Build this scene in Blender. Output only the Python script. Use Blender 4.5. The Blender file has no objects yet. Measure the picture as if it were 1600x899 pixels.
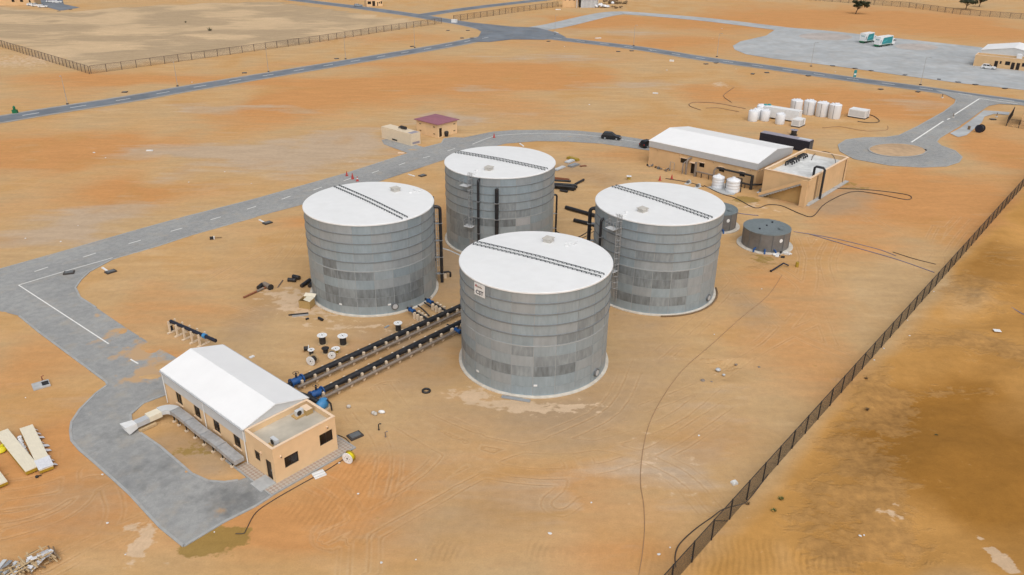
import bpy, bmesh, math, random
import numpy as np
from mathutils import Vector, Matrix
from mathutils.geometry import tessellate_polygon
R = math.radians
rnd = random.Random(7)
SC = bpy.context.scene
COL = SC.collection

# ------------------------------------------------------------------ camera
PITCH, ROLL, FPX, CAMH = R(25.558), R(0.608), 1248.53, 51.28
_c, _s, _cr, _sr = math.cos(PITCH), math.sin(PITCH), math.cos(ROLL), math.sin(ROLL)
_U = Vector((0, _s, _c)); _R = Vector((1, 0, 0)); _F = Vector((0, _c, -_s))
cam_d = bpy.data.cameras.new('camera'); cam = bpy.data.objects.new('camera', cam_d); COL.objects.link(cam)
cx_ = _R * _cr + _U * _sr; cy_ = _R * -_sr + _U * _cr
cam.matrix_world = Matrix(((cx_.x, cy_.x, -_F.x, 0), (cx_.y, cy_.y, -_F.y, 0), (cx_.z, cy_.z, -_F.z, CAMH), (0, 0, 0, 1)))
cam_d.sensor_fit = 'HORIZONTAL'; cam_d.angle = 2 * math.atan(800 / FPX)
cam_d.clip_start = 0.5; cam_d.clip_end = 12000
SC.camera = cam
# ------------------------------------------------------------------ world, sun, exposure (bright overcast)
SUN_EL, SUN_AZ = R(54), R(168)       # azimuth measured clockwise from +Y
world = bpy.data.worlds.new('World'); SC.world = world; world.use_nodes = True
wn = world.node_tree; bg = wn.nodes['Background']
sky = wn.nodes.new('ShaderNodeTexSky'); sky.sky_type = 'NISHITA'; sky.sun_disc = False
sky.sun_elevation = SUN_EL; sky.sun_rotation = SUN_AZ; sky.air_density = 1.0; sky.dust_density = 5.0; sky.ozone_density = 1.0
hs = wn.nodes.new('ShaderNodeHueSaturation'); hs.inputs['Saturation'].default_value = 0.38
wn.links.new(sky.outputs[0], hs.inputs['Color']); wn.links.new(hs.outputs[0], bg.inputs['Color']); bg.inputs['Strength'].default_value = 0.105
sun_d = bpy.data.lights.new('sun', 'SUN'); sun_d.energy = 1.45; sun_d.angle = R(100); sun_d.color = (1, 0.975, 0.94)
sun = bpy.data.objects.new('sun', sun_d); COL.objects.link(sun)
sv = Vector((math.sin(SUN_AZ) * math.cos(SUN_EL), math.cos(SUN_AZ) * math.cos(SUN_EL), math.sin(SUN_EL)))
sun.rotation_euler = (-sv).to_track_quat('-Z', 'Y').to_euler()
SC.view_settings.view_transform = 'Standard'; SC.view_settings.look = 'None'
SC.view_settings.exposure = 0.06; SC.view_settings.gamma = 1.0

# ------------------------------------------------------------------ survey helpers: photo pixel <-> place on the level site
def G(px, py, z=0.0):
    x, y = px - 800, py - 449.5
    a, b = _cr * x + _sr * y, -_sr * x + _cr * y
    v = (a / FPX, _c - b / FPX * _s, -_s - b / FPX * _c)
    t = (CAMH - z) / -v[2]
    return Vector((v[0] * t, v[1] * t, z))
def PX(P):
    z = P[2] - CAMH
    d = P[1] * _c - z * _s; u = P[1] * _s + z * _c
    a, b = FPX * P[0] / d, -FPX * u / d
    return 800 + _cr * a - _sr * b, 449.5 + _sr * a + _cr * b
SITE = R(49)                                       # the whole plant stands on one grid, turned 49 degrees
UU = Vector((math.cos(SITE), math.sin(SITE), 0)); NN = Vector((-UU.y, UU.x, 0))
def ang(p, q): return math.atan2(q[1] - p[1], q[0] - p[0])

# ------------------------------------------------------------------ materials
MATS = {}
def mat(name, col, rough=0.7, metal=0.0, var=0.08, scale=2.0, bump=0.0, rv=0.0, var2=0.0, dust=0.0, spec=0.5, detail=6, stretch=None):
    if name in MATS: return MATS[name]
    m = bpy.data.materials.new(name); m.use_nodes = True; nt = m.node_tree; p = nt.nodes['Principled BSDF']
    p.inputs['Roughness'].default_value = rough; p.inputs['Metallic'].default_value = metal
    p.inputs['Specular IOR Level'].default_value = spec
    N = nt.nodes.new; L = nt.links.new
    tc = N('ShaderNodeTexCoord'); vec = tc.outputs['Object']
    if stretch:
        mp = N('ShaderNodeMapping'); mp.inputs['Scale'].default_value = stretch; L(vec, mp.inputs[0]); vec = mp.outputs[0]
    oi = N('ShaderNodeObjectInfo')
    ad = N('ShaderNodeVectorMath'); ad.operation = 'ADD'; L(vec, ad.inputs[0])
    cm = N('ShaderNodeCombineXYZ'); ml = N('ShaderNodeMath'); ml.operation = 'MULTIPLY'; ml.inputs[1].default_value = 37.0
    L(oi.outputs['Random'], ml.inputs[0]); L(ml.outputs[0], cm.inputs[0]); L(ml.outputs[0], cm.inputs[2]); L(cm.outputs[0], ad.inputs[1])
    nz = N('ShaderNodeTexNoise'); nz.inputs['Scale'].default_value = scale; nz.inputs['Detail'].default_value = detail; L(ad.outputs[0], nz.inputs['Vector'])
    mr = N('ShaderNodeMapRange'); mr.inputs[1].default_value = 0.3; mr.inputs[2].default_value = 0.7
    mr.inputs[3].default_value = 1 - var; mr.inputs[4].default_value = 1 + var; L(nz.outputs['Fac'], mr.inputs[0])
    val = mr.outputs[0]
    if rv:
        m2 = N('ShaderNodeMapRange'); m2.inputs[3].default_value = 1 - rv; m2.inputs[4].default_value = 1 + rv; L(oi.outputs['Random'], m2.inputs[0])
        mm = N('ShaderNodeMath'); mm.operation = 'MULTIPLY'; L(val, mm.inputs[0]); L(m2.outputs[0], mm.inputs[1]); val = mm.outputs[0]
    if var2:
        nb = N('ShaderNodeTexNoise'); nb.inputs['Scale'].default_value = scale * 0.22; nb.inputs['Detail'].default_value = 3; L(ad.outputs[0], nb.inputs['Vector'])
        m3 = N('ShaderNodeMapRange'); m3.inputs[1].default_value = 0.35; m3.inputs[2].default_value = 0.65; m3.inputs[3].default_value = 1 - var2; m3.inputs[4].default_value = 1 + var2; L(nb.outputs['Fac'], m3.inputs[0])
        mm = N('ShaderNodeMath'); mm.operation = 'MULTIPLY'; L(val, mm.inputs[0]); L(m3.outputs[0], mm.inputs[1]); val = mm.outputs[0]
    sc = N('ShaderNodeVectorMath'); sc.operation = 'SCALE'; sc.inputs[0].default_value = col[:3]; L(val, sc.inputs['Scale'])
    out = sc.outputs[0]
    if dust:
        n3 = N('ShaderNodeTexNoise'); n3.inputs['Scale'].default_value = scale * 0.6; n3.inputs['Detail'].default_value = 8; L(ad.outputs[0], n3.inputs['Vector'])
        m4 = N('ShaderNodeMapRange'); m4.inputs[1].default_value = 0.45; m4.inputs[2].default_value = 0.75; m4.inputs[4].default_value = dust; L(n3.outputs['Fac'], m4.inputs[0])
        mx = N('ShaderNodeMix'); mx.data_type = 'RGBA'; L(m4.outputs[0], mx.inputs['Factor']); L(out, mx.inputs[6]); mx.inputs[7].default_value = (0.42, 0.29, 0.17, 1); out = mx.outputs[2]
    L(out, p.inputs['Base Color'])
    if bump:
        bp = N('ShaderNodeBump'); bp.inputs['Strength'].default_value = bump; bp.inputs['Distance'].default_value = 0.05; L(nz.outputs['Fac'], bp.inputs['Height']); L(bp.outputs[0], p.inputs['Normal'])
    MATS[name] = m; return m

mat('white_roof', (0.86, 0.865, 0.865), 0.45, 0, 0.015, 0.6, var2=0.012, dust=0.015)
mat('tank_roof', (0.79, 0.80, 0.80), 0.5, 0, 0.02, 0.9, var2=0.015, dust=0.03)
mat('white_paint', (0.78, 0.79, 0.79), 0.5, 0, 0.05, 2, dust=0.08)
mat('white_clad', (0.58, 0.60, 0.61), 0.5, 0, 0.04, 1.5, dust=0.06)
mat('grey_clad', (0.50, 0.52, 0.54), 0.5, 0.1, 0.04, 1.5)
mat('poly_white', (0.75, 0.77, 0.80), 0.4, 0, 0.03, 1)
mat('tan_wall', (0.76, 0.53, 0.305), 0.85, 0, 0.04, 1.2, var2=0.04)
mat('tan_wall_far', (0.66, 0.44, 0.235), 0.85, 0, 0.05, 0.8, var2=0.05)
mat('tan_cap', (0.80, 0.60, 0.42), 0.85, 0, 0.04, 2)
mat('ochre_wall', (0.50, 0.32, 0.13), 0.85, 0, 0.06, 1)
mat('deck', (0.50, 0.455, 0.375), 0.85, 0, 0.12, 0.8, var2=0.1)
mat('deck_white', (0.62, 0.63, 0.62), 0.8, 0, 0.12, 1.0, var2=0.12)
mat('glass', (0.012, 0.010, 0.010), 0.15, 0, 0.02, 3)
mat('door_brown', (0.020, 0.012, 0.009), 0.4, 0, 0.1, 4)
mat('frame_dark', (0.03, 0.025, 0.022), 0.5)
mat('concrete', (0.52, 0.50, 0.46), 0.9, 0, 0.1, 3, dust=0.15)
mat('concrete_cream', (0.72, 0.58, 0.42), 0.9, 0, 0.1, 4)
mat('ring', (0.60, 0.56, 0.49), 0.9, 0, 0.12, 1.5, dust=0.3)
mat('concrete_grey', (0.42, 0.43, 0.43), 0.85, 0, 0.1, 2)
mat('black_pipe', (0.014, 0.016, 0.021), 0.42, 0, 0.2, 3, dust=0.06)
mat('black_matt', (0.02, 0.02, 0.022), 0.6, 0, 0.2, 3, dust=0.05)
mat('grey_pipe', (0.24, 0.195, 0.16), 0.6, 0.1, 0.12, 3)
mat('blue_valve', (0.015, 0.085, 0.27), 0.4, 0, 0.12, 4)
mat('blue_light', (0.05, 0.24, 0.50), 0.45, 0, 0.1, 4)
mat('steel', (0.45, 0.47, 0.49), 0.45, 0.6, 0.08, 3)
mat('duct', (0.45, 0.46, 0.47), 0.5, 0.35, 0.12, 2.5, var2=0.1)
mat('cream_steel', (0.72, 0.60, 0.44), 0.6, 0, 0.05, 2)
mat('maroon', (0.30, 0.12, 0.155), 0.6, 0, 0.07, 3)
mat('timber', (0.50, 0.36, 0.20), 0.8, 0, 0.18, 5)
mat('timber_dark', (0.20, 0.13, 0.07), 0.85, 0, 0.2, 5)
mat('cardboard', (0.42, 0.28, 0.11), 0.9, 0, 0.08, 3)
mat('rust', (0.26, 0.10, 0.05), 0.8, 0, 0.25, 6)
mat('foam_panel', (0.74, 0.68, 0.54), 0.8, 0, 0.04, 2)
mat('foam_core', (0.42, 0.27, 0.02), 0.9, 0, 0.1, 6)
mat('plastic_film', (0.70, 0.71, 0.74), 0.35, 0, 0.1, 5, bump=0.6)
mat('yellow', (0.70, 0.60, 0.02), 0.5)
mat('yellow_dull', (0.38, 0.26, 0.03), 0.6)
mat('cone_red', (0.45, 0.05, 0.04), 0.6, 0, 0.1, 6)
mat('teal', (0.02, 0.24, 0.26), 0.5, 0, 0.08, 4)
mat('teal_light', (0.06, 0.42, 0.46), 0.5)
mat('navy', (0.012, 0.016, 0.032), 0.5, 0, 0.1, 3)
mat('container_roof', (0.30, 0.28, 0.33), 0.6, 0, 0.08, 2)
mat('car_black', (0.012, 0.015, 0.02), 0.25)
mat('car_white', (0.72, 0.73, 0.74), 0.3)
mat('car_silver', (0.30, 0.33, 0.36), 0.3, 0.3)
mat('tyre', (0.012, 0.012, 0.012), 0.8)
mat('lamp_red', (0.35, 0.01, 0.01), 0.3)
mat('lamp_clear', (0.6, 0.6, 0.58), 0.2)
mat('apron_isle', (0.43, 0.385, 0.355), 0.9, 0, 0.1, 0.6, var2=0.1)
mat('post_grey', (0.46, 0.45, 0.44), 0.5, 0.4)
mat('fence_post', (0.022, 0.022, 0.026), 0.6, 0.1)
mat('fence_post_far', (0.11, 0.085, 0.065), 0.7)
mat('asphalt', (0.16, 0.185, 0.215), 0.85, 0, 0.08, 0.6, var2=0.15, dust=0.15)
mat('shoulder', (0.33, 0.32, 0.30), 0.9, 0, 0.12, 0.8, dust=0.5)
mat('concrete_road', (0.40, 0.42, 0.43), 0.9, 0, 0.1, 0.4, var2=0.1, dust=0.16)
mat('kerb', (0.36, 0.37, 0.37), 0.9, 0, 0.1, 2, dust=0.25)
mat('road_paint', (0.78, 0.78, 0.76), 0.8, 0, 0.12, 5, dust=0.12)
mat('manhole', (0.06, 0.05, 0.045), 0.7, 0, 0.2, 4)
mat('bark', (0.09, 0.06, 0.04), 0.9)
mat('leaf', (0.045, 0.055, 0.022), 0.7, 0, 0.3, 2)
mat('leaf_bright', (0.07, 0.12, 0.03), 0.7, 0, 0.3, 2)
mat('purple_hose', (0.22, 0.19, 0.24), 0.5)
mat('hose', (0.075, 0.055, 0.04), 0.6)
mat('cable_brown', (0.34, 0.21, 0.115), 0.7)
mat('litter', (0.72, 0.71, 0.69), 0.7)
mat('green_sign', (0.01, 0.15, 0.06), 0.5)
mat('joint', (0.36, 0.385, 0.395), 0.7, 0, 0.08, 2)
mat('ring_steel', (0.22, 0.24, 0.25), 0.6, 0.2, 0.1, 3)
mat('band', (0.17, 0.18, 0.185), 0.6, 0.3, 0.1, 3)
mat('lattice', (0.06, 0.07, 0.075), 0.6, 0.1, 0.15, 3)
mat('bolted_wall', (0.20, 0.195, 0.19), 0.5, 0.35, 0.1, 1.5, var2=0.1)
mat('bolted_roof', (0.22, 0.255, 0.265), 0.5, 0.3, 0.08, 2)
mat('sand_sheet', (0.47, 0.32, 0.19), 0.95, 0, 0.12, 0.8, var2=0.1)
mat('pile_brown', (0.17, 0.11, 0.055), 0.9, 0, 0.3, 1.5)

def panel_mat(name, col, var, var2, metal=0.3):
    return mat(name, col, 0.5, metal, var, 1.3, rv=0.03, var2=var2, stretch=(2.2, 2.2, 0.6))
panel_mat('panel_a', (0.335, 0.392, 0.428), 0.07, 0.06)
panel_mat('panel_b', (0.32, 0.388, 0.432), 0.07, 0.06)
panel_mat('panel_c', (0.36, 0.398, 0.423), 0.06, 0.06)
panel_mat('panel_d', (0.222, 0.252, 0.27), 0.22, 0.2)
panel_mat('panel_e', (0.285, 0.322, 0.345), 0.15, 0.13)
panel_mat('panel_f', (0.43, 0.45, 0.47), 0.05, 0.05)

def fence_mat(name, col, pitch, cover):
    m = bpy.data.materials.new(name); m.use_nodes = True; nt = m.node_tree; N = nt.nodes.new; L = nt.links.new
    p = nt.nodes['Principled BSDF']; p.inputs['Base Color'].default_value = (*col, 1); p.inputs['Roughness'].default_value = 0.6
    tc = N('ShaderNodeTexCoord'); sp = N('ShaderNodeSeparateXYZ'); L(tc.outputs['Object'], sp.inputs[0])
    masks = []
    for op in ('ADD', 'SUBTRACT'):
        a = N('ShaderNodeMath'); a.operation = op; L(sp.outputs['X'], a.inputs[0]); L(sp.outputs['Z'], a.inputs[1])
        b = N('ShaderNodeMath'); b.operation = 'DIVIDE'; L(a.outputs[0], b.inputs[0]); b.inputs[1].default_value = pitch
        c = N('ShaderNodeMath'); c.operation = 'FRACT'; L(b.outputs[0], c.inputs[0])
        d = N('ShaderNodeMath'); d.operation = 'LESS_THAN'; L(c.outputs[0], d.inputs[0]); d.inputs[1].default_value = cover; masks.append(d)
    mx = N('ShaderNodeMath'); mx.operation = 'MAXIMUM'; L(masks[0].outputs[0], mx.inputs[0]); L(masks[1].outputs[0], mx.inputs[1])
    tr = N('ShaderNodeBsdfTransparent'); ms = N('ShaderNodeMixShader'); L(mx.outputs[0], ms.inputs[0]); L(tr.outputs[0], ms.inputs[1]); L(p.outputs[0], ms.inputs[2])
    L(ms.outputs[0], nt.nodes['Material Output'].inputs[0]); MATS[name] = m
fence_mat('mesh_near', (0.035, 0.032, 0.03), 0.07, 0.34)
fence_mat('mesh_far', (0.16, 0.12, 0.085), 0.09, 0.16)

def ribbed(name, src, pitch, depth):                # profiled sheet metal: the ribs are fine relief
    m = MATS[src].copy(); m.name = name; nt = m.node_tree; N = nt.nodes.new; L = nt.links.new
    tc = N('ShaderNodeTexCoord'); w = N('ShaderNodeTexWave'); w.wave_type = 'BANDS'; w.bands_direction = 'Y'; w.inputs['Scale'].default_value = 0.314 / pitch
    L(tc.outputs['Object'], w.inputs[0]); b = N('ShaderNodeBump'); b.inputs['Strength'].default_value = 0.25; b.inputs['Distance'].default_value = depth
    L(w.outputs['Fac'], b.inputs['Height']); L(b.outputs[0], nt.nodes['Principled BSDF'].inputs['Normal']); MATS[name] = m
ribbed('roof_sheet', 'white_roof', 0.5, 0.03)
ribbed('clad_sheet', 'white_clad', 0.25, 0.03)

def paver_mat():
    m = bpy.data.materials.new('pavers'); m.use_nodes = True; nt = m.node_tree; N = nt.nodes.new; L = nt.links.new
    p = nt.nodes['Principled BSDF']; p.inputs['Roughness'].default_value = 0.9
    g = N('ShaderNodeNewGeometry'); mp = N('ShaderNodeMapping'); mp.inputs['Rotation'].default_value = (0, 0, -SITE); L(g.outputs['Position'], mp.inputs[0])
    br = N('ShaderNodeTexBrick'); br.inputs['Scale'].default_value = 4.5; br.inputs['Mortar Size'].default_value = 0.02; br.inputs['Color1'].default_value = (0.95, 0.95, 0.95, 1); br.inputs['Color2'].default_value = (1.08, 1.08, 1.08, 1); br.inputs['Mortar'].default_value = (0.75, 0.75, 0.75, 1)
    L(mp.outputs[0], br.inputs['Vector'])
    def noise(s, d=6):
        n = N('ShaderNodeTexNoise'); n.inputs['Scale'].default_value = s; n.inputs['Detail'].default_value = d; n.inputs['Roughness'].default_value = 0.62; L(mp.outputs[0], n.inputs['Vector']); return n.outputs['Fac']
    cr = N('ShaderNodeValToRGB'); e = cr.color_ramp.elements; e[0].position = 0.3; e[0].color = (0.21, 0.217, 0.22, 1); e[1].position = 0.7; e[1].color = (0.41, 0.41, 0.395, 1)
    mx0 = N('ShaderNodeMath'); mx0.operation = 'ADD'; a = N('ShaderNodeMath'); a.operation = 'MULTIPLY'; a.inputs[1].default_value = 0.55; L(noise(0.07, 4), a.inputs[0]); b = N('ShaderNodeMath'); b.operation = 'MULTIPLY'; b.inputs[1].default_value = 0.45; L(noise(1.1, 8), b.inputs[0])
    L(a.outputs[0], mx0.inputs[0]); L(b.outputs[0], mx0.inputs[1]); L(mx0.outputs[0], cr.inputs[0])
    mul = N('ShaderNodeMix'); mul.data_type = 'RGBA'; mul.blend_type = 'MULTIPLY'; mul.inputs['Factor'].default_value = 1; L(cr.outputs[0], mul.inputs[6]); L(br.outputs['Color'], mul.inputs[7])
    ms = N('ShaderNodeMapRange'); ms.inputs[1].default_value = 0.52; ms.inputs[2].default_value = 0.78; ms.inputs[4].default_value = 0.6; L(noise(0.35, 9), ms.inputs[0])
    fin = N('ShaderNodeMix'); fin.data_type = 'RGBA'; L(ms.outputs[0], fin.inputs['Factor']); L(mul.outputs[2], fin.inputs[6]); fin.inputs[7].default_value = (0.40, 0.345, 0.27, 1)
    acc = None                                    # sand blown thinly over the paving at these places
    for c, rad, am in ((G(222, 548), 5.5, 0.95), (G(246, 578), 5.0, 1.0), (G(208, 594), 3.5, 0.7), (G(185, 520), 3.0, 0.8), (G(150, 492), 2.5, 0.5), (G(165, 530), 5.0, 0.42), (G(360, 800), 4, 0.35), (G(650, 236), 5, 0.4), (G(900, 215), 9, 0.3)):
        d = N('ShaderNodeVectorMath'); d.operation = 'DISTANCE'; L(g.outputs['Position'], d.inputs[0]); d.inputs[1].default_value = c
        mr = N('ShaderNodeMapRange'); mr.interpolation_type = 'SMOOTHSTEP'; mr.inputs[1].default_value = 0; mr.inputs[2].default_value = rad; mr.inputs[3].default_value = am; mr.inputs[4].default_value = 0; L(d.outputs['Value'], mr.inputs[0])
        if acc is None: acc = mr.outputs[0]
        else: q = N('ShaderNodeMath'); q.operation = 'MAXIMUM'; L(acc, q.inputs[0]); L(mr.outputs[0], q.inputs[1]); acc = q.outputs[0]
    q = N('ShaderNodeMath'); q.operation = 'MULTIPLY_ADD'; L(noise(0.45, 9), q.inputs[0]); q.inputs[1].default_value = 2.4; q.inputs[2].default_value = -1.2
    r2 = N('ShaderNodeMath'); r2.operation = 'ADD'; L(q.outputs[0], r2.inputs[0]); L(acc, r2.inputs[1])
    m5 = N('ShaderNodeMapRange'); m5.inputs[1].default_value = 0.42; m5.inputs[2].default_value = 0.72; m5.inputs[4].default_value = 0.95; L(r2.outputs[0], m5.inputs[0])
    f2 = N('ShaderNodeMix'); f2.data_type = 'RGBA'; L(m5.outputs[0], f2.inputs['Factor']); L(fin.outputs[2], f2.inputs[6]); f2.inputs[7].default_value = (0.50, 0.325, 0.175, 1)
    acc = None                                    # oil and damp marks on the yard end
    for c, rad, am in ((G(365, 785), 5.0, 0.9), (G(335, 775), 5.0, 0.6), (G(240, 740), 6.0, 0.45), (G(180, 680), 5.0, 0.4)):
        d = N('ShaderNodeVectorMath'); d.operation = 'DISTANCE'; L(g.outputs['Position'], d.inputs[0]); d.inputs[1].default_value = c
        mr = N('ShaderNodeMapRange'); mr.interpolation_type = 'SMOOTHSTEP'; mr.inputs[1].default_value = 0; mr.inputs[2].default_value = rad; mr.inputs[3].default_value = am; mr.inputs[4].default_value = 0; L(d.outputs['Value'], mr.inputs[0])
        if acc is None: acc = mr.outputs[0]
        else: q = N('ShaderNodeMath'); q.operation = 'MAXIMUM'; L(acc, q.inputs[0]); L(mr.outputs[0], q.inputs[1]); acc = q.outputs[0]
    q = N('ShaderNodeMath'); q.operation = 'MULTIPLY_ADD'; L(noise(0.6, 6), q.inputs[0]); q.inputs[1].default_value = 2.0; q.inputs[2].default_value = -1.0
    r3 = N('ShaderNodeMath'); r3.operation = 'ADD'; L(q.outputs[0], r3.inputs[0]); L(acc, r3.inputs[1])
    m6 = N('ShaderNodeMapRange'); m6.inputs[1].default_value = 0.25; m6.inputs[2].default_value = 0.95; m6.inputs[4].default_value = 0.75; L(r3.outputs[0], m6.inputs[0])
    f3 = N('ShaderNodeMix'); f3.data_type = 'RGBA'; L(m6.outputs[0], f3.inputs['Factor']); L(f2.outputs[2], f3.inputs[6]); f3.inputs[7].default_value = (0.135, 0.14, 0.14, 1)
    L(f3.outputs[2], p.inputs['Base Color']); MATS['pavers'] = m
paver_mat()
def tile_mat():
    m = bpy.data.materials.new('walk_tiles'); m.use_nodes = True; nt = m.node_tree; N = nt.nodes.new; L = nt.links.new
    p = nt.nodes['Principled BSDF']; p.inputs['Roughness'].default_value = 0.85
    tc = N('ShaderNodeTexCoord'); mp = N('ShaderNodeMapping'); mp.inputs['Rotation'].default_value = (0, 0, R(45)); L(tc.outputs['Object'], mp.inputs[0])
    ck = N('ShaderNodeTexChecker'); ck.inputs['Scale'].default_value = 3.6; ck.inputs['Color1'].default_value = (0.33, 0.21, 0.17, 1); ck.inputs['Color2'].default_value = (0.50, 0.46, 0.40, 1); L(mp.outputs[0], ck.inputs['Vector'])
    n = N('ShaderNodeTexNoise'); n.inputs['Scale'].default_value = 1.5; L(tc.outputs['Object'], n.inputs['Vector'])
    mx = N('ShaderNodeMix'); mx.data_type = 'RGBA'; L(n.outputs['Fac'], mx.inputs['Factor']); L(ck.outputs['Color'], mx.inputs[6]); mx.inputs[7].default_value = (0.42, 0.36, 0.29, 1)
    L(mx.outputs[2], p.inputs['Base Color']); MATS['walk_tiles'] = m
tile_mat()

# ------------------------------------------------------------------ mesh builder
class MB:
    def __init__(s): s.v = []; s.f = []
    def add(s, vs, fs):
        o = len(s.v); s.v += [tuple(v) for v in vs]; s.f += [tuple(i + o for i in f) for f in fs]; return s
    def box(s, x0, x1, y0, y1, z0, z1):
        vs = [(x, y, z) for z in (z0, z1) for y in (y0, y1) for x in (x0, x1)]
        return s.add(vs, [(0, 2, 3, 1), (4, 5, 7, 6), (0, 1, 5, 4), (2, 6, 7, 3), (0, 4, 6, 2), (1, 3, 7, 5)])
    def cbox(s, c, d, rz=0.0, ry=0.0):
        M = Matrix.Rotation(rz, 3, 'Z') @ Matrix.Rotation(ry, 3, 'Y'); c = Vector(c)
        vs = [c + M @ Vector((x * d[0] / 2, y * d[1] / 2, z * d[2] / 2)) for z in (-1, 1) for y in (-1, 1) for x in (-1, 1)]
        return s.add(vs, [(0, 2, 3, 1), (4, 5, 7, 6), (0, 1, 5, 4), (2, 6, 7, 3), (0, 4, 6, 2), (1, 3, 7, 5)])
    def bar(s, a, b, w, h=None):
        a, b = Vector(a), Vector(b); h = h or w; d = (b - a).normalized()
        up = Vector((0, 0, 1)) if abs(d.z) < 0.95 else Vector((1, 0, 0))
        x = d.cross(up).normalized() * w / 2; y = x.cross(d).normalized() * h / 2
        vs = [p + i * x + j * y for p in (a, b) for i, j in ((-1, -1), (1, -1), (1, 1), (-1, 1))]
        return s.add(vs, [(3, 2, 1, 0), (4, 5, 6, 7), (0, 1, 5, 4), (1, 2, 6, 5), (2, 3, 7, 6), (3, 0, 4, 7)])
    def tube(s, pts, r, n=8, cap=True):
        pts = [Vector(p) for p in pts]; rings = []; ref = None
        for i, p in enumerate(pts):
            d = (pts[min(i + 1, len(pts) - 1)] - pts[max(i - 1, 0)]).normalized()
            if ref is None:
                ref = Vector((0, 0, 1)) if abs(d.z) < 0.9 else Vector((1, 0, 0))
            x = d.cross(ref).normalized(); ref = x.cross(d).normalized(); rr = r[i] if isinstance(r, (list, tuple)) else r
            rings.append([p + (x * math.cos(2 * math.pi * k / n) + ref * math.sin(2 * math.pi * k / n)) * rr for k in range(n)])
        vs = [v for g in rings for v in g]; fs = []
        for i in range(len(pts) - 1):
            for k in range(n):
                fs.append((i * n + k, i * n + (k + 1) % n, (i + 1) * n + (k + 1) % n, (i + 1) * n + k))
        if cap: fs += [tuple(range(n - 1, -1, -1)), tuple(range((len(pts) - 1) * n, len(pts) * n))]
        return s.add(vs, fs)
    def lathe(s, prof, n=16, c=(0, 0, 0), axis=(0, 0, 1)):
        q = Vector(axis).normalized().to_track_quat('Z', 'Y'); c = Vector(c)
        vs = [c + q @ Vector((r * math.cos(2 * math.pi * k / n), r * math.sin(2 * math.pi * k / n), z)) for r, z in prof for k in range(n)]
        fs = [(i * n + k, i * n + (k + 1) % n, (i + 1) * n + (k + 1) % n, (i + 1) * n + k) for i in range(len(prof) - 1) for k in range(n)]
        if prof[0][0] > 1e-6: fs.append(tuple(range(n - 1, -1, -1)))
        if prof[-1][0] > 1e-6: fs.append(tuple(range((len(prof) - 1) * n, len(prof) * n)))
        return s.add(vs, fs)
    def prism(s, poly, z0, z1, bottom=True):
        n = len(poly); vs = [(p[0], p[1], z0) for p in poly] + [(p[0], p[1], z1) for p in poly]
        fs = [(i, (i + 1) % n, n + (i + 1) % n, n + i) for i in range(n)]
        tri = tessellate_polygon([[Vector((p[0], p[1], 0)) for p in poly]])
        for a, b, c in tri:
            if (Vector(poly[b][:2]) - Vector(poly[a][:2])).cross(Vector(poly[c][:2]) - Vector(poly[a][:2])) < 0: b, c = c, b
            fs.append((n + a, n + b, n + c))
            if bottom: fs.append((a, c, b))
        return s.add(vs, fs)
    def sheet(s, poly, z):
        tri = tessellate_polygon([[Vector((p[0], p[1], 0)) for p in poly]]); fs = []
        for a, b, c in tri:
            if (Vector(poly[b][:2]) - Vector(poly[a][:2])).cross(Vector(poly[c][:2]) - Vector(poly[a][:2])) < 0: b, c = c, b
            fs.append((a, b, c))
        return s.add([(p[0], p[1], z) for p in poly], fs)
    def ribbon(s, pts, w, z):
        pts = [Vector((p[0], p[1])) for p in pts]; vs = []
        for i, p in enumerate(pts):
            d = (pts[min(i + 1, len(pts) - 1)] - pts[max(i - 1, 0)]).normalized(); nrm = Vector((-d.y, d.x)) * w / 2
            vs += [(*(p - nrm), z), (*(p + nrm), z)]
        return s.add(vs, [(2 * i, 2 * i + 2, 2 * i + 3, 2 * i + 1) for i in range(len(pts) - 1)])
    def mesh(s, name, m=None, smooth=None):
        me = bpy.data.meshes.new(name); me.from_pydata(s.v, [], s.f)
        if m: me.materials.append(MATS[m])
        if smooth is not None:
            me.polygons.foreach_set('use_smooth', [True] * len(me.polygons)); me.set_sharp_from_angle(angle=R(smooth))
        me.update(); return me
    def build(s, name, m, parent=None, smooth=None, loc=None, rz=0.0):
        return link(name, s.mesh(name, m, smooth), parent, loc, rz)
def link(name, me, parent=None, loc=None, rz=0.0):
    o = bpy.data.objects.new(name, me); COL.objects.link(o)
    if parent: o.parent = parent
    if loc is not None: o.location = loc
    if rz: o.rotation_euler = (0, 0, rz)
    return o
def tag(o, label, cat, group=None):
    o['label'] = label; o['category'] = cat
    if group: o['group'] = group
    return o
def thing(name, label, cat, loc=(0, 0, 0), rz=0.0, group=None):
    return tag(link(name, None, None, loc, rz), label, cat, group)
def struct(o): o['kind'] = 'structure'; return o
KIDS = {}
def copy_tree(o, parent=None):
    c = o.copy(); COL.objects.link(c); c.parent = parent
    for ch in o.children: copy_tree(ch, c)
    return c
def dup(o, loc, rz, label=None, group=None):
    c = copy_tree(o); c.location = loc; c.rotation_euler = (0, 0, rz)
    if label: c['label'] = label
    if group: c['group'] = group
    return c
def arc(c, r, a0, a1, n): return [(c[0] + r * math.cos(a0 + (a1 - a0) * i / n), c[1] + r * math.sin(a0 + (a1 - a0) * i / n)) for i in range(n + 1)]
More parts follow.
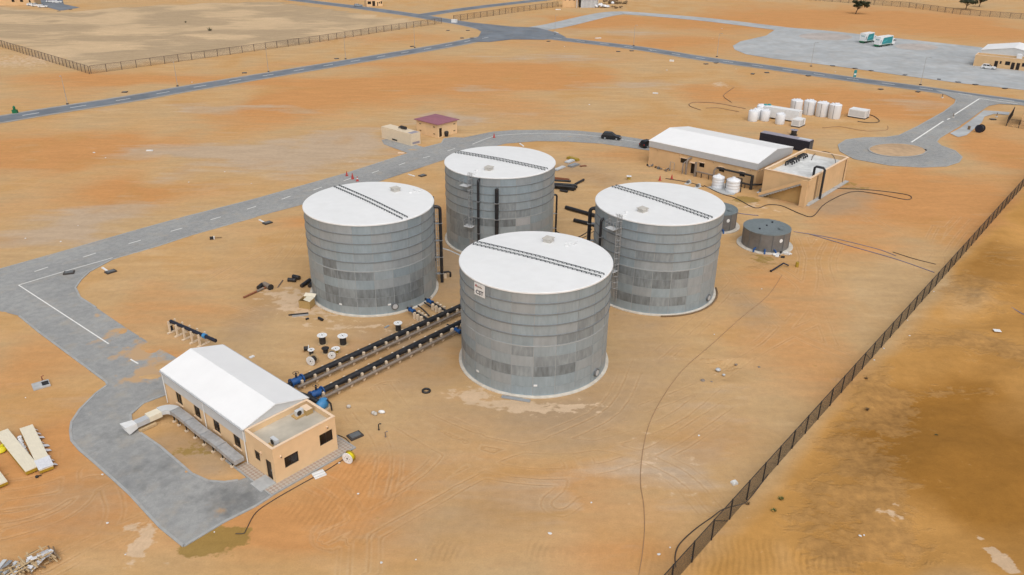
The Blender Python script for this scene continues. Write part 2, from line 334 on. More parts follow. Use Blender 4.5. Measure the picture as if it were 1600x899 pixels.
def smooth_line(pts, k=4):
    pts = [Vector(p) for p in pts]; out = []
    for i in range(len(pts) - 1):
        p0, p1, p2, p3 = pts[max(i - 1, 0)], pts[i], pts[i + 1], pts[min(i + 2, len(pts) - 1)]
        for j in range(k):
            t = j / k
            out.append(0.5 * ((2 * p1) + (p2 - p0) * t + (2 * p0 - 5 * p1 + 4 * p2 - p3) * t * t + (3 * p1 - p0 - 3 * p2 + p3) * t ** 3))
    out.append(pts[-1]); return out

# ------------------------------------------------------------------ roads and paved areas (traced on the ground)
def GP(lst, z=0.0): return [G(x, y, z) for x, y in lst]
ROAD_L = smooth_line(GP([(-260, 232), (-120, 207), (0, 187), (100, 170.5), (200, 155), (300, 137.5), (400, 121), (500, 104.5), (600, 88), (700, 71), (745, 62), (780, 56)]))
ROAD_R = smooth_line(GP([(770, 56), (800, 55.5), (850, 58.5), (900, 64), (1000, 76), (1100, 92), (1200, 105.5), (1330, 124), (1440, 138.5), (1520, 150), (1600, 161), (1760, 185)]))
ROAD_NW = smooth_line(GP([(800, 53), (765, 46), (735, 39), (700, 33), (640, 23), (560, 12), (470, 1), (380, -10)]))
ROAD_N = smooth_line(GP([(655, 25), (700, 18), (760, 10), (830, 2), (900, -6)]))
ROAD_NE = smooth_line(GP([(790, 50), (830, 46.5), (870, 40), (900, 33), (935, 25), (965, 20.5), (1000, 22), (1100, 30.5), (1200, 42.5), (1225, 46)]))
APRON = GP([(1145, 72), (1157, 65), (1197, 56), (1209, 48), (1216, 42), (1300, 49), (1400, 60), (1530, 74), (1600, 84), (1760, 104), (1760, 166), (1600, 141), (1500, 130.5), (1400, 117), (1300, 103), (1200, 91), (1165, 85), (1148, 78)])
BRANCH = GP([(1462, 141), (1494, 156.5), (1492, 162), (1475, 175), (1432, 199), (1405, 212), (1385, 215), (1350, 215.5), (1322, 219), (1310, 227), (1313, 237), (1335, 249), (1390, 259), (1440, 262), (1478, 260.5), (1498, 254), (1503, 246), (1492, 236), (1470, 228), (1463, 222), (1468, 216), (1500, 197), (1517, 186), (1530, 176), (1545, 166), (1562, 163), (1600, 165), (1600, 161)])
SPUR = GP([(1484, 209), (1500, 201), (1527, 181), (1537, 173), (1560, 174.5), (1578, 176), (1576, 180), (1553, 178.5), (1538, 183), (1534, 192), (1510, 212), (1497, 215)])
PAVERS = GP([(-90, 446), (0, 421), (100, 393), (207, 362), (290, 339), (400, 311), (540, 271.5), (638, 240), (600, 226), (596, 219), (612, 216), (662, 231), (690, 224), (694, 217), (712, 215), (724, 215.5), (770, 206), (805, 203.5), (850, 203.5), (900, 204.5), (940, 208), (1010, 219), (1080, 230), (1080, 250), (1010, 235), (940, 225), (880, 221.5), (840, 221), (790, 225), (740, 237), (695, 250), (590, 285), (470, 321), (400, 339.5), (302, 367), (250, 384), (175, 406), (140, 425), (126, 438), (118, 450), (125, 465), (150, 481), (200, 515), (240, 540), (276, 560), (262, 600), (262, 616), (225, 630), (204, 648), (205, 662), (215, 674), (250, 698), (300, 741), (325, 752), (350, 754), (372, 751), (388, 746), (400, 755), (425, 775), (400, 791), (350, 816), (287, 854), (250, 824), (200, 770), (150, 725), (125, 704), (112, 689), (110, 674), (112, 660), (125, 640), (150, 615), (168, 602), (166, 597), (62, 520), (30, 494), (0, 487), (-90, 470)])
YARD_TL = GP([(30, -10), (60, 8), (75, 12), (95, 17.5), (125, 12), (100, 7), (95, -10)])
RIBBONS = [(ROAD_L, 9.4), (ROAD_R, 9.0), (ROAD_NW, 10), (ROAD_N, 9), (ROAD_NE, 13)]
road = struct(MB().ribbon(ROAD_L, 6.6, 0.060).build('road', 'asphalt'))
road_r = struct(MB().ribbon(ROAD_R, 6.4, 0.064).build('road', 'asphalt'))
road_nw = struct(MB().ribbon(ROAD_NW, 8, 0.068).build('road', 'asphalt'))
struct(MB().ribbon(ROAD_N, 7.5, 0.072).build('road', 'asphalt'))
struct(MB().ribbon(ROAD_NE, 12.5, 0.050).build('road', 'concrete_road'))
junc = GP([(690, 30), (742, 36), (800, 42), (840, 43.5), (872, 52), (885, 59), (850, 62.5), (800, 62), (765, 66), (735, 66), (748, 57), (752, 50), (742, 43.5), (715, 38.5)])
struct(MB().sheet(junc, 0.076).build('road_junction', 'asphalt'))
for rb, w, z in ((ROAD_L, 9.4, 0.040), (ROAD_R, 9.0, 0.043), (ROAD_NW, 10.4, 0.046), (ROAD_N, 9.6, 0.034)):
    struct(MB().ribbon(rb, w, z).build('road_shoulder', 'shoulder'))
struct(MB().sheet(APRON, 0.055).build('parking_apron', 'concrete_road'))
branch = struct(MB().sheet(BRANCH, 0.080).build('road', 'pavers'))
struct(MB().sheet(SPUR, 0.086).build('pavement', 'concrete_road'))
struct(MB().sheet(YARD_TL, 0.05).build('car_park', 'asphalt'))
pav = struct(MB().sheet(PAVERS, 0.045).build('paved_road', 'pavers'))
# flush pale edging of the paved road
def edging(poly, i0, i1, w=0.3, z=0.06, parent=None, name='kerb'):
    pts = poly[i0:i1]; m = MB()
    for a, b in zip(pts[:-1], pts[1:]):
        m.bar((a[0], a[1], z - 0.03), (b[0], b[1], z - 0.03), w, 0.09)
    return m.build(name, 'kerb', parent)
n_p = len(PAVERS)
for a, b in ((0, 8), (10, 15), (33, 42), (46, 56), (58, 75), (76, n_p)):
    edging(PAVERS, a, b, 0.26, 0.07, pav)
edging(BRANCH, 1, 22, 0.3, 0.1, branch)
isl = []
ic = G(1402, 235.5); e1 = (G(1447, 237) - G(1357, 234)) / 2; e2 = (G(1402, 226) - G(1402, 247)) / 2
for k in range(28): t = 2 * math.pi * k / 28; isl.append(ic + e1 * math.cos(t) + e2 * math.sin(t))
io = struct(MB().prism(isl, 0.05, 0.16).build('traffic_island', 'sand_sheet'))
edging(isl + isl[:2], 0, 30, 0.35, 0.2, io)
for cx, cy, rx, ry in ((1290, 57.5, 42, 5.5), (1432, 73.5, 34, 5)):
    c = G(cx, cy); a = (G(cx + rx, cy + 1) - G(cx - rx, cy - 1)) / 2; b = (G(cx, cy - ry) - G(cx, cy + ry)) / 2
    struct(MB().sheet([c + a * math.cos(t * 0.2618) + b * math.sin(t * 0.2618) for t in range(24)], 0.066).build('apron_island', 'apron_isle'))
# painted markings
def dash(a, b, w, z, parent): MB().ribbon([a, b], w, z).build('road_marking', 'road_paint', parent)
def dashes(line, step, ln, w, z, parent, s0=0.0, s1=1e9):
    pts = [Vector((p[0], p[1])) for p in line]; acc = 0; nxt = s0
    for a, b in zip(pts[:-1], pts[1:]):
        L = (b - a).length
        while nxt <= acc + L and nxt < s1:
            t = (nxt - acc) / L; p = a.lerp(b, t); d = (b - a).normalized(); dash(p - d * ln / 2, p + d * ln / 2, w, z, parent); nxt += step
        acc += L
dashes(ROAD_L, 12.3, 4.2, 0.35, 0.084, road, 6)
dashes(ROAD_R, 11.5, 4.0, 0.35, 0.088, road_r, 30)
for a, b in (((54, 425), (75, 418)), ((130, 402.5), (150, 396)), ((201, 381.5), (220, 376)), ((267, 362), (285, 357)), ((329, 344), (345, 339.5)), ((386, 327.5), (400, 323)), ((440, 312), (454, 307)), ((490, 297.5), (503, 293)), ((537, 283), (549, 279)), ((581, 271), (592, 267)), ((623, 258.5), (633, 255)), ((661, 247.5), (672, 244.5)), ((699, 236.5), (711, 232.5)), ((204, 562), (216, 569))):
    dash(G(*a), G(*b), 0.2, 0.056, pav)
for line in ([(29, 446), (170, 538)], [(176, 403.5), (100, 425), (28.6, 446.4)], [(738, 226), (770, 214), (800, 210.5), (850, 208.7), (900, 210.5), (945, 215), (1000, 223)]):
    MB().ribbon(smooth_line(GP(line), 3), 0.17, 0.060).build('road_marking', 'road_paint', pav)
for line in ([(1530, 155), (1491, 180)], [(1484, 185.5), (1480, 187.5)], [(1474, 190), (1424, 223)], [(1530, 154.5), (1560, 159), (1590, 163)]):
    MB().ribbon(GP(line), 0.4, 0.092).build('road_marking', 'road_paint', branch)

# ------------------------------------------------------------------ ground
def hashn(ix, iy, seed):
    h = (ix.astype(np.int64) * 374761393 + iy.astype(np.int64) * 668265263 + seed * 974634777) & 0x7fffffff
    h = ((h ^ (h >> 13)) * 1274126177) & 0x7fffffff
    return ((h ^ (h >> 16)) & 0xffff) / 65535.0
def vnoise(x, y, seed=0):
    ix, iy = np.floor(x), np.floor(y); fx, fy = x - ix, y - iy; fx = fx * fx * (3 - 2 * fx); fy = fy * fy * (3 - 2 * fy)
    a, b, c, d = hashn(ix, iy, seed), hashn(ix + 1, iy, seed), hashn(ix, iy + 1, seed), hashn(ix + 1, iy + 1, seed)
    return (a * (1 - fx) + b * fx) * (1 - fy) + (c * (1 - fx) + d * fx) * fy
def fbm(x, y, o=4, seed=0):
    s = 0; a = 0.5; t = 0
    for i in range(o): s = s + a * vnoise(x * 2 ** i + 17.3 * i, y * 2 ** i - 9.1 * i, seed + i); t += a; a *= 0.5
    return s / t
def axis_lines(lo, hi, step, far_lo, far_hi, g):
    xs = list(np.arange(lo, hi + 1e-6, step)); s = step; x = xs[-1]
    while x < far_hi: s *= g; x += s; xs.append(x)
    s = step; x = xs[0]; pre = []
    while x > far_lo: s *= g; x -= s; pre.append(x)
    return np.array(pre[::-1] + xs)
gx = axis_lines(-75, 75, 0.45, -4000, 4000, 1.035); gy = axis_lines(42, 135, 0.42, -600, 6000, 1.022)
XX, YY = np.meshgrid(gx, gy); X, Y = XX.ravel(), YY.ravel()
def pip(poly, X, Y):
    ins = np.zeros(X.shape, bool); n = len(poly)
    for i in range(n):
        x0, y0, x1, y1 = poly[i][0], poly[i][1], poly[(i + 1) % n][0], poly[(i + 1) % n][1]
        if y0 == y1: continue
        c = ((y0 > Y) != (y1 > Y)) & (X < (x1 - x0) * (Y - y0) / (y1 - y0) + x0); ins ^= c
    return ins
def segdist(pts, X, Y, closed=False, caps=True):
    D = np.full(X.shape, 1e9); P = list(pts) + ([pts[0]] if closed else [])
    for a, b in zip(P[:-1], P[1:]):
        dx, dy = b[0] - a[0], b[1] - a[1]; L2 = dx * dx + dy * dy + 1e-9
        t0 = ((X - a[0]) * dx + (Y - a[1]) * dy) / L2; t = np.clip(t0, 0, 1)
        q = (X - a[0] - t * dx) ** 2 + (Y - a[1] - t * dy) ** 2
        if not caps and (a is P[0] or b is P[-1]): q = np.where((t0 < 0) if a is P[0] else (t0 > 1), 81.0, q)
        D = np.minimum(D, q)
    return np.sqrt(D)
wx = (fbm(X / 14, Y / 14, 3, 3) - 0.5); wy = (fbm(X / 14, Y / 14, 3, 9) - 0.5)
sxn = (fbm(X / 45, Y / 45, 3, 21) - 0.5); syn = (fbm(X / 45, Y / 45, 3, 29) - 0.5)
def splat(lst):
    out = np.zeros(X.shape)
    for px, py, rx, ry, am in lst:
        c = G(px, py); ax = rx * abs(G(px + 1, py).x - G(px, py).x); ay = ry * (G(px, py - 0.5).y - G(px, py + 0.5).y)
        w = min(ax, ay)
        dx = (X - c.x + w * (1.1 * wx + 0.9 * sxn)) / ax; dy = (Y - c.y + w * (1.1 * wy + 0.9 * syn)) / ay
        out = out + am * np.exp(-(dx * dx + dy * dy) * 0.9)
    return out
A_o = splat([(80, 232, 190, 28, 1.0), (230, 300, 110, 24, 1.0), (420, 170, 110, 22, 0.6), (540, 150, 130, 18, 0.9), (680, 132, 130, 16, 1.0), (790, 112, 130, 16, 1.0), (880, 126, 90, 14, 0.9), (820, 165, 110, 16, 0.5), (1080, 36, 150, 9, 1.0), (930, 30, 70, 5, 1.0), (1040, 66, 150, 9, 0.55), (900, 42, 60, 4, 0.9), (1300, 22, 160, 14, 0.9), (1520, 45, 130, 14, 0.8), (1130, 150, 70, 16, 0.6), (1330, 150, 140, 14, 0.9), (1270, 165, 100, 12, 0.6), (1420, 175, 60, 16, 0.7), (1440, 300, 160, 45, 1.0), (1560, 240, 70, 40, 0.9), (1330, 390, 90, 30, 0.6), (1220, 450, 90, 50, 0.35), (140, 120, 160, 10, 0.6), (330, 128, 220, 8, 0.7), (520, 100, 160, 6, 0.5), (640, 60, 90, 8, 0.6), (560, 760, 90, 40, 0.9), (450, 830, 140, 45, 0.9), (60, 560, 80, 50, 0.5), (130, 800, 140, 75, 0.9), (60, 700, 80, 60, 0.8), (220, 470, 60, 40, 0.45), (500, 350, 70, 16, 0.6), (680, 235, 60, 8, 0.6), (870, 790, 160, 60, 0.35), (1260, 560, 90, 60, 0.3), (1100, 700, 80, 30, 0.3), (1360, 290, 50, 20, 0.5), (310, 490, 70, 24, 0.4), (960, 240, 60, 10, 0.5), (1210, 85, 60, 10, 0.4), (700, 330, 40, 60, 0.4), (570, 545, 80, 20, 0.35), (1000, 880, 160, 30, 0.35), (690, 880, 120, 30, 0.2), (1100, 330, 50, 16, 0.4), (240, 560, 60, 20, 0.5)])
A_g = splat([(980, 620, 140, 60, 0.55), (860, 655, 130, 26, 0.8), (900, 700, 100, 22, 0.5), (1010, 520, 60, 60, 0.5), (1170, 480, 40, 35, 0.7), (560, 520, 140, 40, 0.5), (650, 610, 120, 70, 0.45), (900, 262, 70, 14, 0.85), (960, 285, 60, 12, 0.5), (700, 430, 50, 60, 0.6), (400, 470, 60, 40, 0.4), (1335, 298, 34, 14, 0.8), (1210, 300, 60, 18, 0.5), (640, 720, 110, 40, 0.35), (1230, 205, 60, 10, 0.4), (1200, 720, 120, 70, 0.3), (700, 830, 140, 60, 0.5), (360, 520, 40, 40, 0.5), (150, 790, 100, 60, 0.5), (295, 705, 55, 26, 0.9), (330, 735, 30, 14, 0.7), (250, 690, 26, 20, 0.6), (1310, 312, 36, 18, 0.8), (1280, 322, 34, 14, 0.8), (1200, 395, 60, 14, 0.5), (800, 345, 60, 30, 0.7), (930, 400, 40, 40, 0.5), (700, 400, 30, 30, 0.6), (620, 560, 60, 40, 0.4)])
A_b = splat([(300, 235, 130, 12, 0.8), (140, 345, 110, 26, 0.8), (460, 245, 130, 30, 0.75), (700, 185, 80, 14, 0.8), (560, 215, 60, 14, 0.6), (880, 90, 140, 8, 0.5), (1000, 135, 90, 8, 0.5), (760, 140, 100, 9, 0.3), (330, 170, 160, 10, 0.5), (1290, 55, 60, 5, 0.3), (990, 52, 110, 5, 0.5), (470, 40, 240, 20, 0.4), (120, 40, 200, 30, 0.3), (1440, 160, 80, 12, 0.3), (830, 175, 100, 12, 0.3), (1030, 760, 120, 60, 0.5), (820, 800, 120, 50, 0.3), (100, 380, 120, 20, 0.4), (380, 330, 80, 14, 0.3), (600, 230, 60, 14, 0.5), (1150, 640, 90, 50, 0.35), (1230, 480, 60, 30, 0.3)])
A_p = splat([(870, 640, 90, 10, 0.7), (740, 620, 40, 12, 0.9), (800, 632, 40, 7, 0.7), (440, 460, 45, 16, 0.75), (470, 485, 60, 14, 0.65), (560, 510, 80, 8, 0.55), (225, 850, 16, 30, 1.2), (205, 825, 14, 6, 0.8), (280, 885, 26, 10, 0.5), (1400, 800, 26, 16, 0.5), (1345, 130, 5, 5, 0.0), (1105, 60, 40, 6, 0.3), (1125, 133, 14, 4, 0.8), (1170, 320, 40, 14, 0.5), (1270, 370, 50, 10, 0.3), (1030, 760, 90, 60, 0.3), (60, 90, 120, 14, 0.5), (250, 70, 160, 20, 0.5), (480, 60, 140, 14, 0.35), (1100, 580, 90, 60, 0.15), (560, 250, 60, 20, 0.25), (1572, 885, 14, 14, 1.2), (1552, 862, 9, 10, 1.0), (1535, 843, 6, 6, 0.9)])
A_w = splat([(335, 850, 40, 18, 1.2), (298, 866, 18, 9, 0.8), (375, 838, 26, 12, 1.0), (395, 815, 10, 8, 0.4), (300, 705, 46, 20, 0.12), (1160, 312, 20, 5, 1.2), (1190, 405, 24, 6, 0.8), (300, 700, 50, 30, 0.35), (1330, 290, 34, 12, 0.5)])
FP0 = G(1063, 899); FP1 = G(1600, 291); fd = (FP1 - FP0).normalized(); fn = Vector((fd.y, -fd.x, 0))
side = (X - FP0.x) * fn.x + (Y - FP0.y) * fn.y            # metres beyond the wire fence
beyond = np.clip((side + 0.5) / 3, 0, 1) * (Y < 230)
A_d = beyond * (0.2 + 0.8 * fbm(X / 13 + 0.6 * wx, Y / 13 + 0.6 * wy, 4, 50)) + splat([(1530, 720, 105, 75, 1.0), (1470, 640, 60, 30, 0.25), (1390, 850, 120, 40, 0.35), (1560, 620, 60, 30, 0.3)]) * beyond - splat([(1330, 610, 70, 40, 0.25), (1380, 490, 70, 30, 0.25), (1540, 470, 60, 30, 0.25)]) * beyond
A_d = np.clip(A_d, 0, 1.2)
A_r = splat([(560, 745, 60, 40, 1.0), (500, 800, 60, 30, 1.0), (560, 840, 60, 20, 0.5), (690, 870, 40, 20, 0.8), (860, 880, 60, 20, 0.8), (1010, 885, 40, 20, 0.6), (1200, 870, 120, 30, 0.9), (1130, 880, 60, 20, 0.8), (830, 860, 20, 20, 0.4), (230, 850, 60, 40, 0.5), (1350, 880, 60, 20, 0.6), (1310, 590, 30, 20, 0.5), (620, 770, 30, 20, 0.6)])
A_c = (splat([(1330, 590, 60, 60, 1.0), (1390, 640, 40, 40, 0.8), (1340, 690, 60, 40, 0.7), (1370, 740, 50, 40, 0.8), (1310, 780, 60, 40, 0.7), (1390, 800, 50, 30, 0.9), (1280, 830, 50, 40, 0.7), (1450, 540, 60, 24, 0.8), (1540, 470, 60, 24, 0.9), (1530, 535, 50, 16, 0.9), (1590, 560, 30, 20, 0.9), (1500, 440, 60, 14, 0.7), (1430, 850, 60, 30, 0.7), (1560, 400, 50, 30, 0.6), (1330, 870, 60, 30, 0.5), (1490, 610, 60, 8, 0.7)])) * beyond + splat([(1190, 420, 40, 16, 0.5), (1140, 580, 40, 16, 0.6)])
TR = [[(712, 688), (702, 715), (668, 750), (600, 795), (500, 845)], [(746, 680), (737, 703), (690, 745), (610, 795), (520, 835)], [(880, 690), (800, 705), (720, 745), (620, 800), (540, 845)],
      [(888, 715), (900, 742), (893, 770), (870, 790)], [(915, 715), (922, 745), (915, 775)], [(107, 700), (110, 750), (95, 780), (40, 803), (-20, 812)], [(142, 745), (130, 780), (80, 812), (0, 835)], [(170, 760), (180, 800), (160, 840)], [(60, 890), (150, 843), (230, 808)],
      [(1283, 372), (1268, 400), (1262, 440), (1240, 480)], [(1300, 380), (1288, 410), (1300, 450)], [(1475, 355), (1462, 385), (1468, 410), (1440, 440)], [(1510, 340), (1480, 375), (1450, 420)], 
      [(140, 470), (230, 460), (330, 475), (420, 505)], [(200, 500), (290, 480), (360, 490)], [(330, 440), (400, 400), (450, 380)], [(780, 720), (700, 690), (640, 650), (600, 600)], [(1000, 640), (1100, 600), (1200, 540), (1280, 500)], [(1020, 560), (1090, 500), (1150, 440)], [(1170, 400), (1230, 430), (1270, 470), (1300, 540)],
      [(860, 690), (960, 700), (1060, 740), (1120, 800)], [(420, 720), (520, 760), (560, 820), (560, 900)], [(250, 330), (330, 300), (420, 285), (520, 262)], [(900, 150), (1000, 170), (1090, 165)]]
TR += [[(1130, 420), (1180, 470), (1240, 520), (1330, 560)], [(1250, 360), (1270, 420), (1255, 480), (1200, 540)], [(640, 640), (760, 690), (900, 700), (1040, 660), (1120, 600)], [(620, 660), (740, 722), (880, 740), (1020, 705), (1140, 630)], [(180, 470), (300, 500), (420, 520)], [(0, 760), (80, 745), (160, 700), (190, 640)], [(0, 790), (120, 770), (200, 730)], [(1000, 560), (960, 640), (860, 690)], [(860, 300), (940, 270), (1010, 262)], [(560, 640), (600, 700), (590, 780)], [(1340, 330), (1420, 380), (1440, 440)], [(470, 360), (420, 420), (330, 450), (240, 440)]]
TD = np.full(X.shape, 9.0); near = (Y < 190) & (np.abs(X) < 130)
for t in TR: TD[near] = np.minimum(TD[near], segdist(smooth_line(GP(t), 4), X[near], Y[near], caps=False))
TD = np.minimum(TD, 9)
N_big = 0.5 + 0.75 * (fbm(X / 34 + 0.8 * wx, Y / 34 + 0.8 * wy, 3, 101) - 0.5); N_mid = 0.5 + 0.8 * (fbm(X / 9.5 + 1.2 * wx, Y / 9.5 + 1.2 * wy, 4, 111) - 0.5)
N_dune = 0.5 + 0.7 * (fbm(X / 24 + 1.2 * sxn, Y / 15 + 1.2 * syn, 4, 121) - 0.5)
# relief
pad = np.full(X.shape, 1e9)
for rb, w in RIBBONS: pad = np.minimum(pad, segdist(rb[::2], X, Y) - w / 2)
for poly in (APRON, BRANCH, SPUR, YARD_TL, junc):
    d = segdist(poly, X, Y, True); pad = np.minimum(pad, np.where(pip(poly, X, Y), -d, d))
dp = segdist(PAVERS, X, Y, True); inp = pip(PAVERS, X, Y); sp_ = np.where(inp, -dp, dp)
free = np.clip((np.minimum(pad, sp_) - 1.0) / 5, 0, 1)
dune = pip(GP([(-200, -5), (-200, 20), (0, 66), (140, 110), (300, 93), (500, 64), (680, 36), (560, 22), (430, 4), (250, 8), (120, 18), (60, 16)]), X, Y) * np.clip(pad / 12, 0, 1)
Z = -0.02 + free * (0.10 * (fbm(X / 6, Y / 6, 4, 1) - 0.45))
Z += dune * 2.6 * np.clip(fbm(X / 16 + 0.4 * Y / 16, Y / 9, 4, 5) - 0.38, 0, 1)
rid = fbm((X * 0.66 + Y * 0.75) / 16, (X * 0.75 - Y * 0.66) / 9, 3, 70)
Z += np.clip(side / 6, 0, 1) * (Y < 230) * (2.3 * (rid - 0.5) + 0.7 * A_c * np.abs(fbm(X / 2.2, Y / 2.2, 3, 77) - 0.5)) * np.clip(pad / 8, 0, 1)
Z += np.where((side > -1.5) & (side < 6) & (Y < 150), 0.28 * np.exp(-((side - 2.0) / 1.6) ** 2) * fbm(X / 7, Y / 7, 3, 81), 0)
crater = splat([(1130, 578, 22, 9, 1.0), (1140, 592, 14, 6, 0.6)]); Z -= 0.35 * crater * free
Z += 0.25 * splat([(1150, 565, 26, 5, 1.0), (1125, 600, 24, 4, 0.6)]) * free
# sand drifted over the paving: the sand itself lies higher there
drift = splat([(225, 545, 34, 16, 1.1), (245, 575, 30, 14, 1.1), (215, 592, 40, 6, 0.8), (190, 520, 14, 12, 0.9), (160, 490, 8, 8, 0.5), (60, 555, 5, 3, 0.0), (170, 560, 14, 14, 0.25), (236, 602, 22, 5, 0.5)])
dn = fbm(X / 3.2, Y / 3.2, 4, 91)
lift = np.clip(drift * (0.2 + 1.5 * dn) - 0.72, 0, 0.35) * 0.4
edge = np.clip(0.9 - np.abs(sp_) * 0.9, 0, 1) * np.clip(fbm(X / 1.3, Y / 1.3, 3, 95) - 0.5, 0, 1) * 0.34
Z = np.where(sp_ < 1.2, np.maximum(Z, -0.02 + lift + edge), Z)
for T in ((-20.27, 106.62), (2.8, 86.99), (-2.19, 127.21), (20.86, 107.9)):
    r = np.hypot(X - T[0], Y - T[1]); Z = np.where(r < 11.5, -0.03 + 0.02 * np.clip(r - 10, 0, 2), Z)
ny, nx = XX.shape; idx = np.arange(nx * ny).reshape(ny, nx)
quads = np.stack([idx[:-1, :-1], idx[:-1, 1:], idx[1:, 1:], idx[1:, :-1]], -1).reshape(-1, 4)
gm = bpy.data.meshes.new('desert_ground'); gm.vertices.add(nx * ny); gm.vertices.foreach_set('co', np.stack([X, Y, Z], -1).astype(np.float32).ravel())
gm.loops.add(quads.size); gm.loops.foreach_set('vertex_index', quads.ravel().astype(np.int32)); gm.polygons.add(len(quads))
gm.polygons.foreach_set('loop_start', (np.arange(len(quads)) * 4).astype(np.int32)); gm.polygons.foreach_set('use_smooth', [True] * len(quads)); gm.update(calc_edges=True)
for nm, arr in (('s_orange', A_o), ('s_grey', A_g), ('s_beige', A_b), ('s_pale', A_p), ('s_wet', A_w), ('s_dark', A_d), ('track', TD), ('dune', dune * 1.0), ('ripple', A_r), ('crust', A_c), ('n_big', N_big), ('n_mid', N_mid), ('n_dune', N_dune)):
    at = gm.attributes.new(nm, 'FLOAT', 'POINT'); at.data.foreach_set('value', arr.astype(np.float32))

def sand_mat():
    m = bpy.data.materials.new('sand'); m.use_nodes = True; nt = m.node_tree; N = nt.nodes.new; L = nt.links.new
    p = nt.nodes['Principled BSDF']; p.inputs['Roughness'].default_value = 0.95; p.inputs['Specular IOR Level'].default_value = 0.15
    g = N('ShaderNodeNewGeometry'); pos = g.outputs['Position']
    def attr(n): a = N('ShaderNodeAttribute'); a.attribute_name = n; return a.outputs['Fac']
    def noise(s, d=5, v=pos, r=0.6, sc=None, rot=0.0, dist=0.0):
        n = N('ShaderNodeTexNoise'); n.inputs['Scale'].default_value = s; n.inputs['Detail'].default_value = d; n.inputs['Roughness'].default_value = r; n.inputs['Distortion'].default_value = dist
        if sc:
            mp = N('ShaderNodeMapping'); mp.inputs['Scale'].default_value = sc; mp.inputs['Rotation'].default_value = (0, 0, rot); L(v, mp.inputs[0]); v = mp.outputs[0]
        L(v, n.inputs['Vector']); return n.outputs['Fac']
    def math_(op, a, b=None, clamp=False):
        n = N('ShaderNodeMath'); n.operation = op; n.use_clamp = clamp
        for i, q in enumerate((a, b)):
            if q is None: continue
            if isinstance(q, (int, float)): n.inputs[i].default_value = q
            else: L(q, n.inputs[i])
        return n.outputs[0]
    def rng(x, a, b, c=0.0, d=1.0):
        n = N('ShaderNodeMapRange'); n.inputs[1].default_value = a; n.inputs[2].default_value = b; n.inputs[3].default_value = c; n.inputs[4].default_value = d; L(x, n.inputs[0]); return n.outputs[0]
    def mix(f, a, b, blend='MIX'):
        n = N('ShaderNodeMix'); n.data_type = 'RGBA'; n.blend_type = blend
        for s, q in ((n.inputs['Factor'], f), (n.inputs[6], a), (n.inputs[7], b)):
            if isinstance(q, tuple): s.default_value = (*q, 1)
            elif isinstance(q, (int, float)): s.default_value = q
            else: L(q, s)
        return n.outputs[2]
    big = attr('n_big'); mid = attr('n_mid'); small = noise(1.1, 4); fine = noise(6.0, 1)
    streak = noise(0.35, 4, sc=(0.22, 1.0, 1.0), rot=R(-22)); scour = noise(0.55, 4, sc=(0.3, 1.0, 1), rot=R(-58))
    lumps = noise(0.9, 3, sc=(0.5, 1, 1), rot=R(-60))
    base = mix(rng(mid, 0.32, 0.68), (0.485, 0.325, 0.168), (0.525, 0.318, 0.14))
    base = mix(rng(streak, 0.5, 0.68, 0, 0.35), base, (0.54, 0.383, 0.222))
    fo = math_('ADD', math_('ADD', attr('s_orange'), rng(big, 0.3, 0.7, -0.15, 0.3)), rng(streak, 0.3, 0.7, -0.16, 0.16))
    base = mix(rng(fo, 0.15, 0.75), base, (0.52, 0.26, 0.098))
    fb = math_('ADD', attr('s_beige'), math_('ADD', rng(mid, 0.3, 0.7, -0.22, 0.22), rng(streak, 0.3, 0.7, -0.22, 0.22)))
    base = mix(rng(fb, 0.25, 0.6, 0, 0.9), base, (0.455, 0.345, 0.243))
    fg = math_('ADD', attr('s_grey'), math_('ADD', rng(mid, 0.3, 0.7, -0.22, 0.2), rng(scour, 0.3, 0.7, -0.2, 0.2)))
    base = mix(rng(fg, 0.15, 0.9, 0, 0.9), base, (0.365, 0.257, 0.158))
    fd = math_('ADD', attr('s_dark'), rng(mid, 0.3, 0.7, -0.18, 0.18))
    base = mix(rng(fd, 0.05, 0.5, 0, 1), base, (0.47, 0.25, 0.075)); base = mix(rng(fd, 0.5, 1.1, 0, 1), base, (0.295, 0.138, 0.027))
    # coarse grey crust scoured bare beyond the fence, in broken patches between the smooth drifts
    cz = math_('ADD', attr('crust'), math_('ADD', rng(scour, 0.35, 0.65, -0.35, 0.35), rng(small, 0.3, 0.7, -0.3, 0.3)))
    crust = rng(cz, 0.45, 0.75)
    base = mix(math_('MULTIPLY', crust, 0.55), base, mix(rng(small, 0.35, 0.65), (0.25, 0.145, 0.06), (0.39, 0.22, 0.08)))
    fp = math_('ADD', attr('s_pale'), math_('ADD', rng(lumps, 0.35, 0.65, -0.3, 0.25), rng(small, 0.3, 0.7, -0.22, 0.22)))
    base = mix(rng(fp, 0.42, 0.6, 0, 0.8), base, (0.58, 0.43, 0.29))
    fw = math_('ADD', attr('s_wet'), math_('ADD', rng(small, 0.3, 0.7, -0.25, 0.25), rng(scour, 0.3, 0.7, -0.3, 0.3)))
    base = mix(rng(fw, 0.42, 0.6, 0, 0.85), base, (0.265, 0.175, 0.048))
    dcol = mix(rng(math_('ADD', attr('n_dune'), rng(streak, 0.3, 0.7, -0.06, 0.06)), 0.44, 0.58), (0.40, 0.30, 0.19), (0.55, 0.405, 0.25))
    base = mix(math_('MULTIPLY', attr('dune'), 0.92), base, dcol)
    td = attr('track'); br_ = mid
    on = math_('MULTIPLY', rng(br_, 0.34, 0.54, 0.15, 1), rng(streak, 0.36, 0.54, 0.2, 1))
